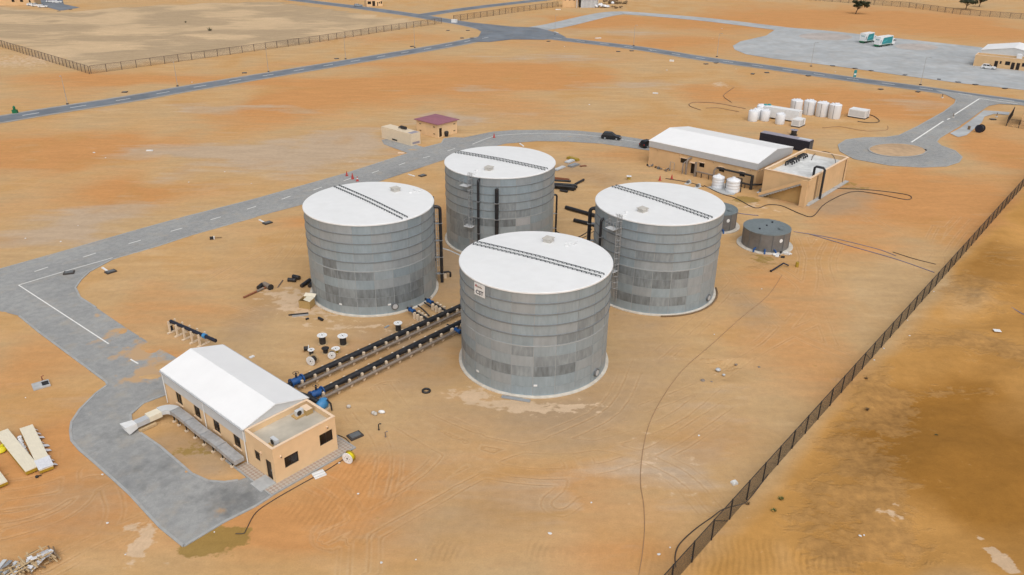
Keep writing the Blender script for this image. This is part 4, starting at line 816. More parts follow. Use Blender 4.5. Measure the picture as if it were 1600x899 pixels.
def carton(loc, rz, w, d, h, label, open_=True):
    t = thing('cardboard_box', label, 'box', loc, rz); m = MB(); k = 0.02
    m.box(-w / 2, w / 2, -d / 2, -d / 2 + k, 0, h); m.box(-w / 2, w / 2, d / 2 - k, d / 2, 0, h); m.box(-w / 2, -w / 2 + k, -d / 2 + k, d / 2 - k, 0, h); m.box(w / 2 - k, w / 2, -d / 2 + k, d / 2 - k, 0, h); m.box(-w / 2 + k, w / 2 - k, -d / 2 + k, d / 2 - k, 0, 0.03)
    m.build('box_wall', 'cardboard', t)
    if open_:
        m = MB(); m.add([(-w / 2, d / 2, h), (w / 2, d / 2, h), (w / 2 + 0.1, d / 2 + d * 0.35, h + 0.35), (-w / 2 + 0.1, d / 2 + d * 0.35, h + 0.35), (-w / 2, d / 2 + .02, h - 0.01), (w / 2, d / 2 + .02, h - 0.01), (w / 2 + 0.1, d / 2 + d * 0.35 + .02, h + 0.33), (-w / 2 + 0.1, d / 2 + d * 0.35 + .02, h + 0.33)], [(0, 1, 2, 3), (7, 6, 5, 4), (0, 4, 5, 1), (2, 6, 7, 3), (1, 5, 6, 2), (3, 7, 4, 0)])
        m.build('flap', 'foam_panel', t)
        m = MB(); m.add([(w / 2, -d / 2, h), (w / 2, d / 2, h), (w / 2 - w * 0.55, d / 2, h + 0.25), (w / 2 - w * 0.55, -d / 2, h + 0.25)], [(0, 1, 2, 3)]); m.build('flap', 'foam_panel', t)
    else: MB().box(-w / 2, w / 2, -d / 2, d / 2, h, h + 0.02).build('lid', 'tan_cap', t)
carton(phl(6.45, 3.5, AZ - 0.62), SITE, 0.8, 1.1, 0.6, 'closed brown carton beside the far air conditioner on the flat roof', False)
carton(G(480, 479), R(-14), 1.7, 1.5, 1.15, 'open brown cardboard box at the foot of the left tank')

# right process hall and the tank block beside it
HQ = G(1183.5, 296) + NN * 0.7; HQ.z = 0
hl = thing('process_hall', 'long tan hall with white sheet roof behind the right tank', 'building', HQ, SITE)
HW, HL, HE, HR = 16.4, 25.2, 5.2, 6.45
hwin = [(2.4, 3.6, 1.9, 2.9), (7.0, 8.2, 1.9, 2.9), (11.6, 12.8, 1.9, 2.9), (15.4, 17.3, 1.9, 3.0)]
hdoor = (13.5, 14.7, 0.1, 2.4)
m = MB(); wall(m, 0, HL, 0, 3.95, 0, 0.25, hwin + [hdoor], 'y'); m.box(0.25, HW, 0, 0.25, 0, 3.95); m.box(HW - 0.25, HW, 0.25, HL, 0, 3.95); m.box(0.25, HW - 0.25, HL - 0.25, HL, 0, 3.95); m.build('wall', 'tan_wall_far', hl)
for o in hwin:
    w = window(hl, 'y', *o, 0, 1); MB().box(-0.25, -0.003, o[0] - 0.15, o[1] + 0.15, o[3] + 0.02, o[3] + 0.12).build('hood', 'tan_cap', w)
dr = window(hl, 'y', *hdoor, 0, 1, 'door', 'door_brown', 2); MB().box(-0.6, -0.003, hdoor[0] - 0.2, hdoor[1] + 0.2, 2.5, 2.62).build('canopy', 'tan_cap', dr)
m = MB(); m.box(-0.22, -0.1, -0.1, HL + 0.1, 3.9, HE); m.box(HW + 0.1, HW + 0.22, -0.1, HL + 0.1, 3.9, HE)
for y in (-0.16, HL + 0.02):
    m.add([(-0.1, y, 3.9), (HW + 0.1, y, 3.9), (HW + 0.1, y, HE), (HW / 2, y, HR), (-0.1, y, HE), (-0.1, y + 0.14, 3.9), (HW + 0.1, y + 0.14, 3.9), (HW + 0.1, y + 0.14, HE), (HW / 2, y + 0.14, HR), (-0.1, y + 0.14, HE)], [(0, 1, 2, 3, 4), (9, 8, 7, 6, 5), (0, 5, 6, 1), (1, 6, 7, 2), (2, 7, 8, 3), (3, 8, 9, 4), (4, 9, 5, 0)])
m.build('fascia', 'grey_clad', hl)
gable_roof(0, HW, -0.2, HL + 0.2, HE + 0.03, HR + 0.03, 0.1, 0.26).build('roof', 'roof_sheet', hl)
for y in (1.2, 9.5, 17.5, 23): light_fitting(hl, (0, y, 3.6), (-1, 0))
light_fitting(hl, (0.6, 0, 3.5), (0, -1)); light_fitting(hl, (2.2, 0, 3.4), (0, -1))
def hqp(x, y, z=0): return HQ + UU * x + NN * y + Vector((0, 0, z))
# pipework along the hall
pr_ = thing('wall_pipework', 'dark pipes running along the process hall wall', 'pipes', HQ, SITE)
for pts, r in (([(-1.0, 0.2, 0.9), (-1.0, 4.9, 0.9)], 0.2), ([(-0.7, 0.6, 2.75), (-0.7, 8.4, 2.75)], 0.2), ([(-1.0, 0.3, 0), (-1.0, 0.3, 2.9)], 0.3), ([(-1.0, 0.3, 1.0), (0.5, -1.2, 1.0), (3, -1.3, 1.2)], 0.2), ([(-0.7, 8.4, 2.75), (-1.0, 8.7, 2.2), (-1.2, 8.7, 0)], 0.2), ([(-1.1, 8.9, 1.15), (-1.1, 13.0, 1.15)], 0.17), ([(-1.1, 13.0, 0), (-1.1, 13.0, 3.1)], 0.27), ([(-1.2, 15.1, 0), (-1.2, 15.1, 2.9), (-0.6, 15.0, 3.4), (0, 14.8, 3.4)], 0.22), ([(-1.8, 15.6, 0.2), (-1.8, 15.6, 2.4), (-1.2, 15.3, 2.8)], 0.15), ([(-0.8, 2.5, 0), (-0.8, 2.5, 1.7), (-0.8, 3.4, 1.7), (-0.8, 3.4, 0.9)], 0.13)):
    MB().tube(pts, r, 9).build('pipe', 'grey_pipe' if pts[0][1] > 4 else 'black_matt', pr_, 50)
for y in (1.6, 3.2, 4.6, 9.8, 11.5, 12.7): MB().bar((-1.05, y, 0), (-1.05, y, 0.9), 0.14).build('support', 'black_matt', pr_)
def poly_tank(loc, r, h, label, group=None, ribs=0, cat='water tank', dome=0.35, mt='poly_white', lid=True):
    t = thing('water_tank', label, cat, loc, rnd.random() * 6, group); m = MB(); prof = [(r * 0.97, 0), (r, 0.08)]
    for i in range(ribs):
        z = h * (i + 1) / (ribs + 1); prof += [(r, z - 0.12), (r * 0.965, z - 0.05), (r * 0.965, z + 0.05), (r, z + 0.12)]
    prof += [(r, h - 0.08), (r * 0.96, h), (r * 0.3, h + dome), (0.0001, h + dome)]
    m.lathe(prof, 24); m.build('tank_body', mt, t, 35)
    if lid:
        m = MB(); m.lathe([(0.3, h + dome - 0.02), (0.3, h + dome + 0.16), (0.0001, h + dome + 0.2)], 12, (0, 0, 0)); m.build('lid', mt, t, 35)
    return t
for px_, q, lb in ((1121, G(1121, 293), 'ribbed white tank with black pipe, left of the pair by the hall'), (1143, G(1144, 299), 'ribbed white tank, right of the pair by the hall')):
    t = poly_tank(q, 1.2 if px_ < 1130 else 1.36, 2.3 if px_ < 1130 else 2.45, lb, 'pair of ribbed tanks by the hall', 3); MB().tube([(-0.2, 0.1, 2.3), (-0.2, 0.1, 2.75)], 0.12, 8).build('vent', 'poly_white', t)
    t.rotation_euler = (0, 0, SITE); MB().tube([(0.5, -1.2, 1.9), (0.5, -1.5, 1.9), (0.5, -1.52, 1.7), (0.5, -1.52, 0)], 0.1, 8).build('outlet_pipe', 'black_matt', t)
m = MB(); cs = [G(1104, 293), G(1136, 286.5), G(1158, 297), G(1146, 305), G(1128, 304)]; struct(MB().prism(cs, -0.02, 0.08).build('tank_plinth', 'concrete_grey'))

BB = G(1259, 320); BB.z = 0
bs = thing('tank_block', 'tan concrete tank block with open roof of black pipe stubs and stair', 'building', BB, SITE)
BL, BW, BH = 19.6, 9.2, 5.15
m = MB(); m.box(0, BL, 0, 0.3, 0, BH); m.box(0, BL, BW - 0.3, BW, 0, BH); m.box(0, 0.3, 0.3, BW - 0.3, 0, BH); m.box(BL - 0.3, BL, 0.3, BW - 0.3, 0, BH); m.build('wall', 'tan_wall_far', bs)
MB().box(0.3, BL - 0.3, 0.3, BW - 0.3, BH - 1.0, BH - 0.8).build('roof_deck', 'deck_white', bs)
m = MB(); m.box(-0.1, BL + 0.1, -0.1, 0.34, BH, BH + 0.09); m.box(-0.1, BL + 0.1, BW - 0.34, BW + 0.1, BH, BH + 0.09); m.box(-0.1, 0.34, 0.34, BW - 0.34, BH, BH + 0.09); m.box(BL - 0.34, BL + 0.1, 0.34, BW - 0.34, BH, BH + 0.09); m.build('parapet_coping', 'tan_cap', bs)
zd = BH - 0.8
for x in (7.6, 8.7, 9.8, 10.9, 13.3, 14.2, 15.1):
    MB().tube([(x, BW - 1.0, zd), (x, BW - 1.0, zd + 0.75), (x, BW - 1.3, zd + 1.0), (x, BW - 2.0, zd + 1.0), (x, BW - 2.3, zd + 0.75), (x, BW - 2.3, zd + 0.45)], 0.17, 9).build('vent_pipe', 'black_pipe', bs, 50)
MB().tube([(4.9, 1.3, zd), (4.9, 1.3, BH + 0.8), (4.9, 1.0, BH + 1.1), (4.9, -0.35, BH + 1.1), (4.9, -0.7, BH + 0.8), (4.9, -0.7, 0.05)], 0.24, 10).build('overflow_pipe', 'black_pipe', bs, 50)
for x, s in ((3.4, 0.05), (3.9, 0.05), (18.2, 0.07)): MB().tube([(x, -0.08, 0.1), (x, -0.08, BH - 0.2)], s, 6).build('conduit', 'timber_dark', bs)
MB().box(-0.6, BL + 0.5, -0.8, -0.003, -0.05, 0.12).build('apron_slab', 'concrete_grey', bs)
# stair along the near end wall (rises to the right)
st = MB(); n = 16; run = (BW - 1.2) / n; SZ = BH - 0.75
for i in range(n): st.box(-1.55, -0.003, BW - 0.2 - (i + 1) * run, BW - 0.2 - i * run, max(0, (i + 1) * SZ / n - 0.45), (i + 1) * SZ / n)
st.box(-1.55, -0.003, -0.3, 1.0, SZ - 0.35, SZ); st.build('stair_flight', 'concrete_grey', bs)
m = MB(); y0, y1 = BW - 0.2, 1.0
m.add([(-1.72, y0, 0.15), (-1.72, y1, SZ), (-1.72, y1, SZ + 0.55), (-1.72, y0, 0.75), (-1.56, y0, 0.15), (-1.56, y1, SZ), (-1.56, y1, SZ + 0.55), (-1.56, y0, 0.75)], [(0, 1, 2, 3), (7, 6, 5, 4), (0, 4, 5, 1), (3, 2, 6, 7), (0, 3, 7, 4), (1, 5, 6, 2)]); m.box(-1.72, -1.56, -0.3, 1.0, SZ - 0.35, SZ + 0.75); m.box(-1.56, 0.0, -0.46, -0.3, SZ - 0.35, SZ + 0.75)
m.build('stair_balustrade', 'tan_wall_far', bs)
m = MB(); m.box(-1.7, -0.003, -0.3, 0.75, 0, SZ - 0.36); m.build('stair_column', 'tan_wall_far', bs)
m = MB(); m.add([(-0.5, 0.75, 0), (-0.5, y0 - 0.3, 0), (-0.5, 0.75, SZ - 0.4), (-0.38, 0.75, 0), (-0.38, y0 - 0.3, 0), (-0.38, 0.75, SZ - 0.4)], [(0, 2, 1), (3, 4, 5), (0, 1, 4, 3), (1, 2, 5, 4), (2, 0, 3, 5)]); m.build('stair_infill', 'ochre_wall', bs)

# ------------------------------------------------------------------ pipelines between pump house and tanks
def valve(loc, rz, label, s=1.0, m='blue_valve'):
    t = thing('valve', label, 'valve', loc, rz)
    MB().lathe([(0.30 * s, -0.55 * s), (0.36 * s, -0.3 * s), (0.36 * s, 0.3 * s), (0.30 * s, 0.55 * s)], 14, (0, 0, 0), (1, 0, 0)).build('valve_body', m, t, 40)
    for x in (-0.6, 0.6): MB().lathe([(0.44 * s, -0.06 * s), (0.44 * s, 0.06 * s)], 16, (x * s, 0, 0), (1, 0, 0)).build('flange', m, t, 40)
    MB().tube([(0, 0, 0.3 * s), (0, 0, 0.85 * s)], 0.09 * s, 8).build('stem', 'navy', t)
    k = 12; MB().tube([(0.27 * s * math.cos(2 * math.pi * i / k), 0.27 * s * math.sin(2 * math.pi * i / k), 0.85 * s) for i in range(k + 1)], 0.035 * s, 5).build('handwheel', 'timber_dark', t)
    return t
def support_mesh():
    m = MB(); m.box(-0.12, 0.12, -0.85, 1.1, 0, 0.16); return m
sup_post = MB().box(-0.13, 0.13, -0.13, 0.13, 0.16, 0.93).mesh('post', 'concrete_cream'); sup_base = support_mesh().mesh('sleeper', 'concrete_cream'); sup_low = MB().box(-0.16, 0.16, -0.2, 0.2, 0.16, 0.34).mesh('saddle', 'concrete_cream')
ORD = ['first', 'second', 'third', 'fourth', 'fifth', 'sixth', 'seventh', 'eighth', 'ninth', 'tenth', 'eleventh', 'twelfth', 'thirteenth', 'fourteenth', 'fifteenth', 'sixteenth', 'seventeenth']
def pipe_support(p, rz, label):
    t = thing('pipe_support', label, 'pipe support', p, rz, 'concrete supports under the long pipelines')
    link('sleeper', sup_base, t); link('post', sup_post, t, (0, 0.5, 0)); link('post', sup_post, t, (0, -0.5, 0)); link('saddle', sup_low, t, (0, -0.85 + 0.13, 0))
def pipeline(a, b, which, n):
    a, b = Vector(a), Vector(b); d = (b - a).normalized(); L = (b - a).length; rz = math.atan2(d.y, d.x); side_ = Vector((d.y, -d.x, 0))
    t = thing('pipeline', 'long black pipeline on concrete supports, ' + which, 'pipeline', (a.x, a.y, 0), rz)
    MB().tube([(0, 0, 0.82), (L, 0, 0.82)], 0.36, 14).build('main_pipe', 'black_pipe', t, 50)
    k = int(L / 6)
    for i in range(1, k): MB().lathe([(0.355, -0.08), (0.355, 0.08)], 14, (i * L / k, 0, 0.82), (1, 0, 0)).build('weld_collar', 'black_matt', t, 40)
    MB().tube([(0, -0.88, 0.54), (L, -0.88, 0.54)], 0.2, 10).build('side_pipe', 'grey_pipe', t, 50)
    for i in range(n):
        s = 0.9 + (L - 1.6) * i / (n - 1); q = a + d * s; pipe_support((q.x, q.y, 0), rz, 'cream concrete support, ' + ORD[i] + ' from the pump house, under the ' + ('left' if n == 17 else 'right') + ' pipeline')
pa, pb = G(458, 598, 0.82), G(745, 467, 0.82); pc, pd = G(491, 617, 0.82), G(738, 495, 0.82)
pipeline((pa.x, pa.y, 0), (pb.x, pb.y, 0), 'farther from the sandy forecourt', 17); pipeline((pc.x, pc.y, 0), (pd.x, pd.y, 0), 'nearer to the loose tyre ring', 14)
for px, py, lb in ((463.5, 595, 'blue valve on the left pipeline by the pump house'), (494.5, 614.5, 'blue valve on the right pipeline by the pump house')):
    q = G(px, py, 0.82); valve(q, ang(pa, pb), lb, 1.25)
q1 = G(450, 603, 0.82); q2 = G(482, 622, 0.82)
for a, b, lb in ((q1, G(463, 595, 0.82), 'left'), (q2, G(494, 615, 0.82), 'right')):
    tag(MB().tube([a - (b - a).normalized() * 1.5, a, b], 0.3, 12).build('pipe_stub', 'black_pipe', None, 50), 'black pipe end entering the pump house wall, ' + lb + ' one', 'pipe')
pt = thing('pump_set', 'light blue pump with black pipe at the rear corner of the pump house', 'pump', G(504.5, 640), SITE)
MB().lathe([(0.55, -0.6), (0.62, -0.2), (0.62, 0.3), (0.4, 0.7)], 14, (0, 0, 0.75), (1, 0, 0.3)).build('pump_casing', 'blue_light', pt, 40); MB().box(-0.8, 0.8, -0.5, 0.5, 0, 0.25).build('base', 'concrete_cream', pt)
MB().tube([(0.2, -0.7, 1.5), (0.5, -0.9, 0.9), (0.5, -1.0, 0.1)], 0.1, 7).build('hose', 'black_matt', pt); MB().tube([(-0.4, 0.2, 1.1), (-0.7, 1.3, 1.4), (-0.9, 3.0, 1.2)], 0.3, 10).build('suction_pipe', 'black_pipe', pt, 50)
# branch connections from the tanks
def branch_pipe(a, b, lb, z=0.75, blocks=((0.42, 0.55), (0.7, 0.82)), s=0.75):
    A, B = G(*a, z), G(*b, z); rz = ang(A, B); d = (B - A).normalized(); L = (B - A).length
    t = thing('branch_pipe', 'black branch pipe with concrete blocks ' + lb, 'pipe', (A.x, A.y, 0), rz)
    MB().tube([(-0.2, 0, z), (L, 0, z)], 0.17, 10).build('pipe', 'black_pipe', t, 50)
    for f in (0.45, 0.62, 0.8):
        for sd in (-0.38, 0.38): MB().box(f * L - 0.16, f * L + 0.16, sd - 0.16, sd + 0.16, 0, z + 0.2).build('block', 'concrete_cream', t)
        MB().box(f * L - 0.2, f * L + 0.2, -0.21, 0.21, 0, 0.3).build('block', 'concrete_cream', t)
    q = A + d * (L * 0.2); valve((q.x, q.y, z), rz, 'blue valve ' + lb, s)
branch_pipe((638, 482), (668, 499), 'at the left tank, nearer one'); branch_pipe((666, 468), (697, 486), 'at the left tank, farther one'); branch_pipe((720, 519), (699, 508), 'at the nearest tank')
for pts, lb in (([(653, 478, 0.6), (661, 484, 0.6), (671, 494, 0.1)], 'between the two blue valves'), ([(663, 473, 0.5), (672, 479, 0.4), (681, 484, 0.1)], 'below the farther blue valve')):
    tag(MB().tube(smooth_line([G(*p) for p in pts]), 0.1, 8).build('drain_pipe', 'black_pipe', None, 50), 'thin black drain pipe ' + lb, 'pipe')
bp = thing('elbow_pipe', 'small black elbow pipe with valve block beside the left tank', 'pipe', G(694, 434), R(20))
MB().tube([(-1.0, 0, 0.9), (0.7, 0, 0.9), (1.0, 0, 0.7), (1.0, 0, 0.0)], 0.16, 8).build('pipe', 'black_pipe', bp, 50); MB().box(-0.3, 0.3, -0.35, 0.35, 0, 0.7).build('block', 'concrete_cream', bp)
# pipe on frames behind the pump house
sd = thing('framed_pipe', 'dark blue pipe on a row of cream concrete frames beside the road', 'pipeline', G(268, 517), ang(G(268, 517, 1.4), G(322, 541, 1.4)))
L = (G(322, 541, 1.4) - G(268, 514, 1.4)).length
MB().tube([(0, 0, 0), (0, 0, 1.25), (0.25, 0, 1.5), (L + 2, 0, 1.5)], 0.24, 12).build('pipe', 'navy', sd, 50)
MB().lathe([(0.33, -0.25), (0.33, 0.25)], 12, (L - 0.2, 0, 1.5), (1, 0, 0)).build('flange', 'blue_light', sd)
for i in range(5):
    x = 0.45 + i * 1.55; m = MB(); m.box(x - 0.1, x + 0.1, 0.38, 0.58, 0, 1.7); m.box(x - 0.1, x + 0.1, -0.58, -0.38, 0, 1.7); m.box(x - 0.1, x + 0.1, -0.38, 0.38, 1.05, 1.25); m.box(x - 0.16, x + 0.16, -0.9, 0.9, 0, 0.15); m.build('support_frame', 'concrete_cream', sd)

# ------------------------------------------------------------------ cable drums
def drum(p, r, w, lie, rz, label, side_m='white_paint', core_m='black_matt', fill=0.62, back_m='timber'):
    t = thing('cable_drum', label, 'cable drum', p, rz, 'cable drums lying about the site')
    ax = (0, 0, 1) if not lie else (1, 0, 0); c0 = Vector((0, 0, 0)) if not lie else Vector((-w / 2, 0, r))
    d = Vector(ax)
    for k, mm in ((0, back_m), (1, side_m)):
        c = c0 + d * (0.0 if k == 0 else w - 0.07); MB().lathe([(r, 0), (r, 0.07), (0.07, 0.07), (0.07, 0.0)], 22, c, ax).build('drum_flange', mm, t, 40)
    MB().lathe([(r * fill, 0.07), (r * fill * 1.03, w * 0.5), (r * fill, w - 0.07)], 18, c0, ax).build('wound_cable', core_m, t, 40)
    c = c0 + d * (w); MB().lathe([(0.09, -0.02), (0.09, 0.03), (0.0001, 0.03)], 8, c, ax).build('hub', 'frame_dark', t)
    for i in range(6): a = i * math.pi / 3; q = Vector((math.cos(a) * r * 0.5, math.sin(a) * r * 0.5, 0)) if not lie else Vector((0, math.cos(a) * r * 0.5, math.sin(a) * r * 0.5)); MB().lathe([(0.03, -0.01), (0.03, 0.02)], 6, c + q, ax).build('bolt', 'frame_dark', t)
    return t
drum(G(504.5, 537.5), 0.64, 1.3, False, 0, 'white topped black cable drum standing upright, farthest of the drum group'); drum(G(536.5, 538.5), 0.66, 1.3, False, 0, 'white topped black cable drum standing upright at the right of the group')
drum(G(479, 549), 0.42, 0.7, True, R(10), 'small black drum on its side at the left of the group'); drum(G(487, 555), 0.42, 0.8, False, 0, 'small white topped drum behind the large white disc')
drum(G(489, 569), 0.62, 0.85, True, R(-112), 'drum on its side with a white disc facing the camera, leftmost of two')
drum(G(509, 552), 0.48, 0.75, False, 0, 'black drum with hollow top in the middle of the group', 'black_matt'); drum(G(525, 551), 0.55, 0.6, False, 0, 'low yellowish drum with white top behind the leaning disc', core_m='yellow_dull')
drum(G(519, 559), 0.5, 0.7, True, R(-80), 'drum on its side with a white disc, nearest the pipeline'); drum(G(622.5, 517), 0.58, 1.2, False, 0, 'white topped black drum standing alone beside the pipeline')
drum(G(546, 722), 0.62, 0.6, True, R(-115), 'white disc drum with yellow hose on the tiled walk corner', core_m='yellow', fill=0.75, back_m='yellow_dull')
drum(G(982.5, 281), 0.55, 0.8, False, 0, 'white topped tan drum standing behind the right tank', core_m='yellow_dull'); drum(G(1240, 211), 0.95, 1.3, False, 0, 'black cable drum behind the dark blue container', 'container_roof', 'black_matt', 0.7, 'black_matt')
drum(G(1530, 207), 1.0, 1.3, True, R(35), 'large dark blue drum on its side by the far fence', 'navy', 'black_matt', 0.8, 'navy')

# ------------------------------------------------------------------ vehicles
def car(p, rz, paint, label, group, suv=True):
    t = thing('parked_car', label, 'car', p, rz, group); h = 1.72 if suv else 1.46; L, Wd = 4.7, 1.86
    low = [(-2.35, 0.42), (-2.33, 0.95), (-2.2, 1.05), (0.75, 1.02), (1.75, 0.95), (2.25, 0.8), (2.35, 0.5), (2.3, 0.32), (-2.25, 0.32)]
    top = [(-2.18, 1.04), (-1.85, h - 0.08), (-1.2, h), (0.0, h - 0.02), (0.95, 1.02)]
    m = MB()
    def extr(pr, w0, w1, zlo, zhi):
        n = len(pr); vs = []
        for s in (-1, 1):
            for x, z in pr: k = (z - zlo) / max(zhi - zlo, 0.01); vs.append((x, s * (w0 + (w1 - w0) * k) / 2, z))
        m.add(vs, [tuple(range(n - 1, -1, -1)), tuple(range(n, 2 * n))] + [(i, (i + 1) % n, n + (i + 1) % n, n + i) for i in range(n)])
    extr(low, Wd, Wd - 0.1, 0.32, 1.05); extr(top, Wd - 0.12, Wd - 0.5, 1.02, h); m.build('body', paint, t)
    g = MB()
    for s in (-1, 1):
        def sy(z): return s * ((Wd - 0.12 - 0.38 * (z - 1.02) / (h - 1.02)) / 2 + 0.012)
        for a, b, c, d in (((-1.9, 1.12), (-0.75, 1.12), (-0.75, h - 0.13), (-1.65, h - 0.14)), ((-0.65, 1.12), (0.68, 1.12), (0.05, h - 0.13), (-0.65, h - 0.13))):
            q = [(x, sy(z), z) for x, z in (a, b, c, d)]; g.add(q if s < 0 else q[::-1], [(0, 1, 2, 3)])
    def ends(a, b, off): (x0, z0), (x1, z1) = a, b; w0 = (Wd - 0.2 - 0.38 * (z0 - 1.02) / (h - 1.02)) / 2; w1 = (Wd - 0.2 - 0.38 * (z1 - 1.02) / (h - 1.02)) / 2; g.add([(x0 + off, -w0, z0 + 0.012), (x0 + off, w0, z0 + 0.012), (x1 + off, w1, z1 + 0.012), (x1 + off, -w1, z1 + 0.012)], [(0, 1, 2, 3) if off > 0 else (3, 2, 1, 0)])
    ends((0.9, 1.06), (0.06, h - 0.06), 0.015); ends((-2.14, 1.14), (-1.88, h - 0.14), -0.015); g.build('windows', 'glass', t)
    for x in (-1.4, 1.42):
        for s in (-1, 1):
            w = MB().lathe([(0.24, -0.11), (0.35, -0.1), (0.35, 0.1), (0.24, 0.11)], 14, (x, s * (Wd / 2 - 0.08), 0.35), (0, s, 0)).build('wheel', 'tyre', t, 40); MB().lathe([(0.22, 0.09), (0.22, 0.125), (0.0001, 0.115)], 10, (x, s * (Wd / 2 - 0.08), 0.35), (0, s, 0)).build('rim', 'steel', w, 40)
    for s in (-1, 1):
        MB().cbox((2.22, s * 0.68, 0.74), (0.2, 0.36, 0.14)).build('headlight', 'lamp_clear', t); MB().cbox((-2.33, s * 0.72, 0.88), (0.06, 0.24, 0.26)).build('tail_light', 'lamp_red', t); MB().cbox((0.62, s * (Wd / 2 + 0.05), 1.08), (0.14, 0.2, 0.13)).build('mirror', paint, t)
    m = MB(); m.box(2.3, 2.37, -0.8, 0.8, 0.34, 0.52); m.box(-2.39, -2.31, -0.8, 0.8, 0.36, 0.56); m.build('bumper', 'frame_dark', t)
    return t
car(G(955, 217.5), ang(G(943, 214), G(968, 217)) + R(6), 'car_black', 'black car driving on the paved road behind the rear tank', None)
car(G(1013.5, 231) + NN * 0.6 + UU * 0.8, SITE - R(10), 'car_black', 'black car half hidden behind the process hall corner', None)
car(G(1544, 108), ang(G(1533, 106.8), G(1555, 109.2)), 'car_white', 'white car parked before the tan building with the white roof', None)
car(G(560, 10.5), ang(G(553, 10), G(567, 9.5)) , 'car_silver', 'grey car beside the small building at the top', None, False)
for i, (px, py, pt_, lb) in enumerate(((44, 7.5, 'car_black', 'black car, leftmost in the car park at the top left'), (50, 9.2, 'car_white', 'white car next to the black one in the top left car park'), (57, 10.2, 'car_white', 'white car in the middle of the near row, top left car park'), (67.5, 12, 'car_white', 'white car at the right end of the near row, top left'), (80, 4, 'car_white', 'white car at the left of the far row, top left car park'), (90, 5, 'car_white', 'white car at the right of the far row, top left car park'))):
    car(G(px, py), R(12), pt_, lb, 'cars in the top left car park', i % 2 == 0)
def truck(p, rz, label, L=8.5):
    t = thing('box_truck', label, 'truck', p, rz, 'white and teal trucks on the apron')
    MB().box(-L / 2, L / 2, -1.15, 1.15, 0.65, 0.95).build('chassis', 'green_sign', t)
    MB().box(-L / 2, L / 2 - 2.0, -1.25, 1.25, 0.95, 4.1).build('cargo_box', 'white_paint', t)
    m = MB(); x0, x1 = L / 2 - 1.9, L / 2; m.add([(x0, -1.2, 0.6), (x1, -1.2, 0.6), (x1, -1.2, 1.7), (x1 - 0.35, -1.15, 2.8), (x0, -1.15, 2.9), (x0, 1.2, 0.6), (x1, 1.2, 0.6), (x1, 1.2, 1.7), (x1 - 0.35, 1.15, 2.8), (x0, 1.15, 2.9)], [(0, 1, 2, 3, 4), (9, 8, 7, 6, 5), (0, 5, 6, 1), (1, 6, 7, 2), (2, 7, 8, 3), (3, 8, 9, 4), (4, 9, 5, 0)]); cab = m.build('cab', 'white_paint', t)
    MB().add([(x1 - 0.01, -1.05, 1.75), (x1 - 0.01, 1.05, 1.75), (x1 - 0.31, 1.0, 2.72), (x1 - 0.31, -1.0, 2.72)], [(0, 1, 2, 3)]).build('windscreen', 'glass', cab)
    for s in (-1, 1): MB().box(x1 - 1.3, x1 - 0.5, min(s * 1.19, s * 1.215), max(s * 1.19, s * 1.215), 1.7, 2.5).build('side_window', 'glass', cab); MB().cbox((x1 - 0.1, s * 1.45, 2.1), (0.12, 0.25, 0.6)).build('mirror', 'frame_dark', cab)
    for s in (-1, 1):
        y0, y1 = (1.253, 1.268) if s > 0 else (-1.268, -1.253); a, b = -L / 2 + 1.6, L / 2 - 2.3
        m = MB(); pr = [(a, 1.1), (b, 1.1), (b, 3.8), (a + 1.0, 3.6), (a + 0.3, 2.4)]; n = 5; m.add([(x, y0, z) for x, z in pr] + [(x, y1, z) for x, z in pr], [tuple(range(n)), tuple(range(2 * n - 1, n - 1, -1))] + [(i, n + i, n + (i + 1) % n, (i + 1) % n) for i in range(n)]); gphx = m.build('livery', 'teal', t)
        y2, y3 = (1.269, 1.28) if s > 0 else (-1.28, -1.269); m = MB()
        for i in range(4): m.box(a + 0.9 + i * 0.75, a + 1.4 + i * 0.75, y2, y3, 1.7 + 0.15 * i, 2.2 + 0.2 * i)
        m.build('livery_mark', 'teal_light', gphx)
        MB().box(-L / 2 + 0.5, -L / 2 + 1.2, y0, y1, 1.5, 2.8).build('side_door', 'car_silver', t)
    m = MB()
    for i in range(4): m.box(-L / 2 - 0.015, -L / 2 - 0.003, -0.8 + 0.4 * i, -0.55 + 0.4 * i, 2.75, 3.15)
    m.build('rear_lettering', 'teal', t); MB().box(-L / 2 - 0.15, -L / 2, -1.2, 1.2, 0.4, 0.75).build('bumper', 'green_sign', t)
    for x in (-L / 2 + 1.2, -L / 2 + 2.4, L / 2 - 1.2):
        for s in (-1, 1): w = MB().lathe([(0.3, -0.16), (0.5, -0.14), (0.5, 0.14), (0.3, 0.16)], 14, (x, s * 1.0, 0.5), (0, s, 0)).build('wheel', 'tyre', t, 40); MB().lathe([(0.28, 0.1), (0.28, 0.17), (0.0001, 0.12)], 10, (x, s * 1.0, 0.5), (0, s, 0)).build('rim', 'steel', w)
truck(G(1381, 72), R(36), 'white truck with teal side graphics, nearer of the two on the apron', 11.5); truck(G(1355, 66.5), R(38), 'shorter white and teal truck, farther of the two on the apron', 9.0)

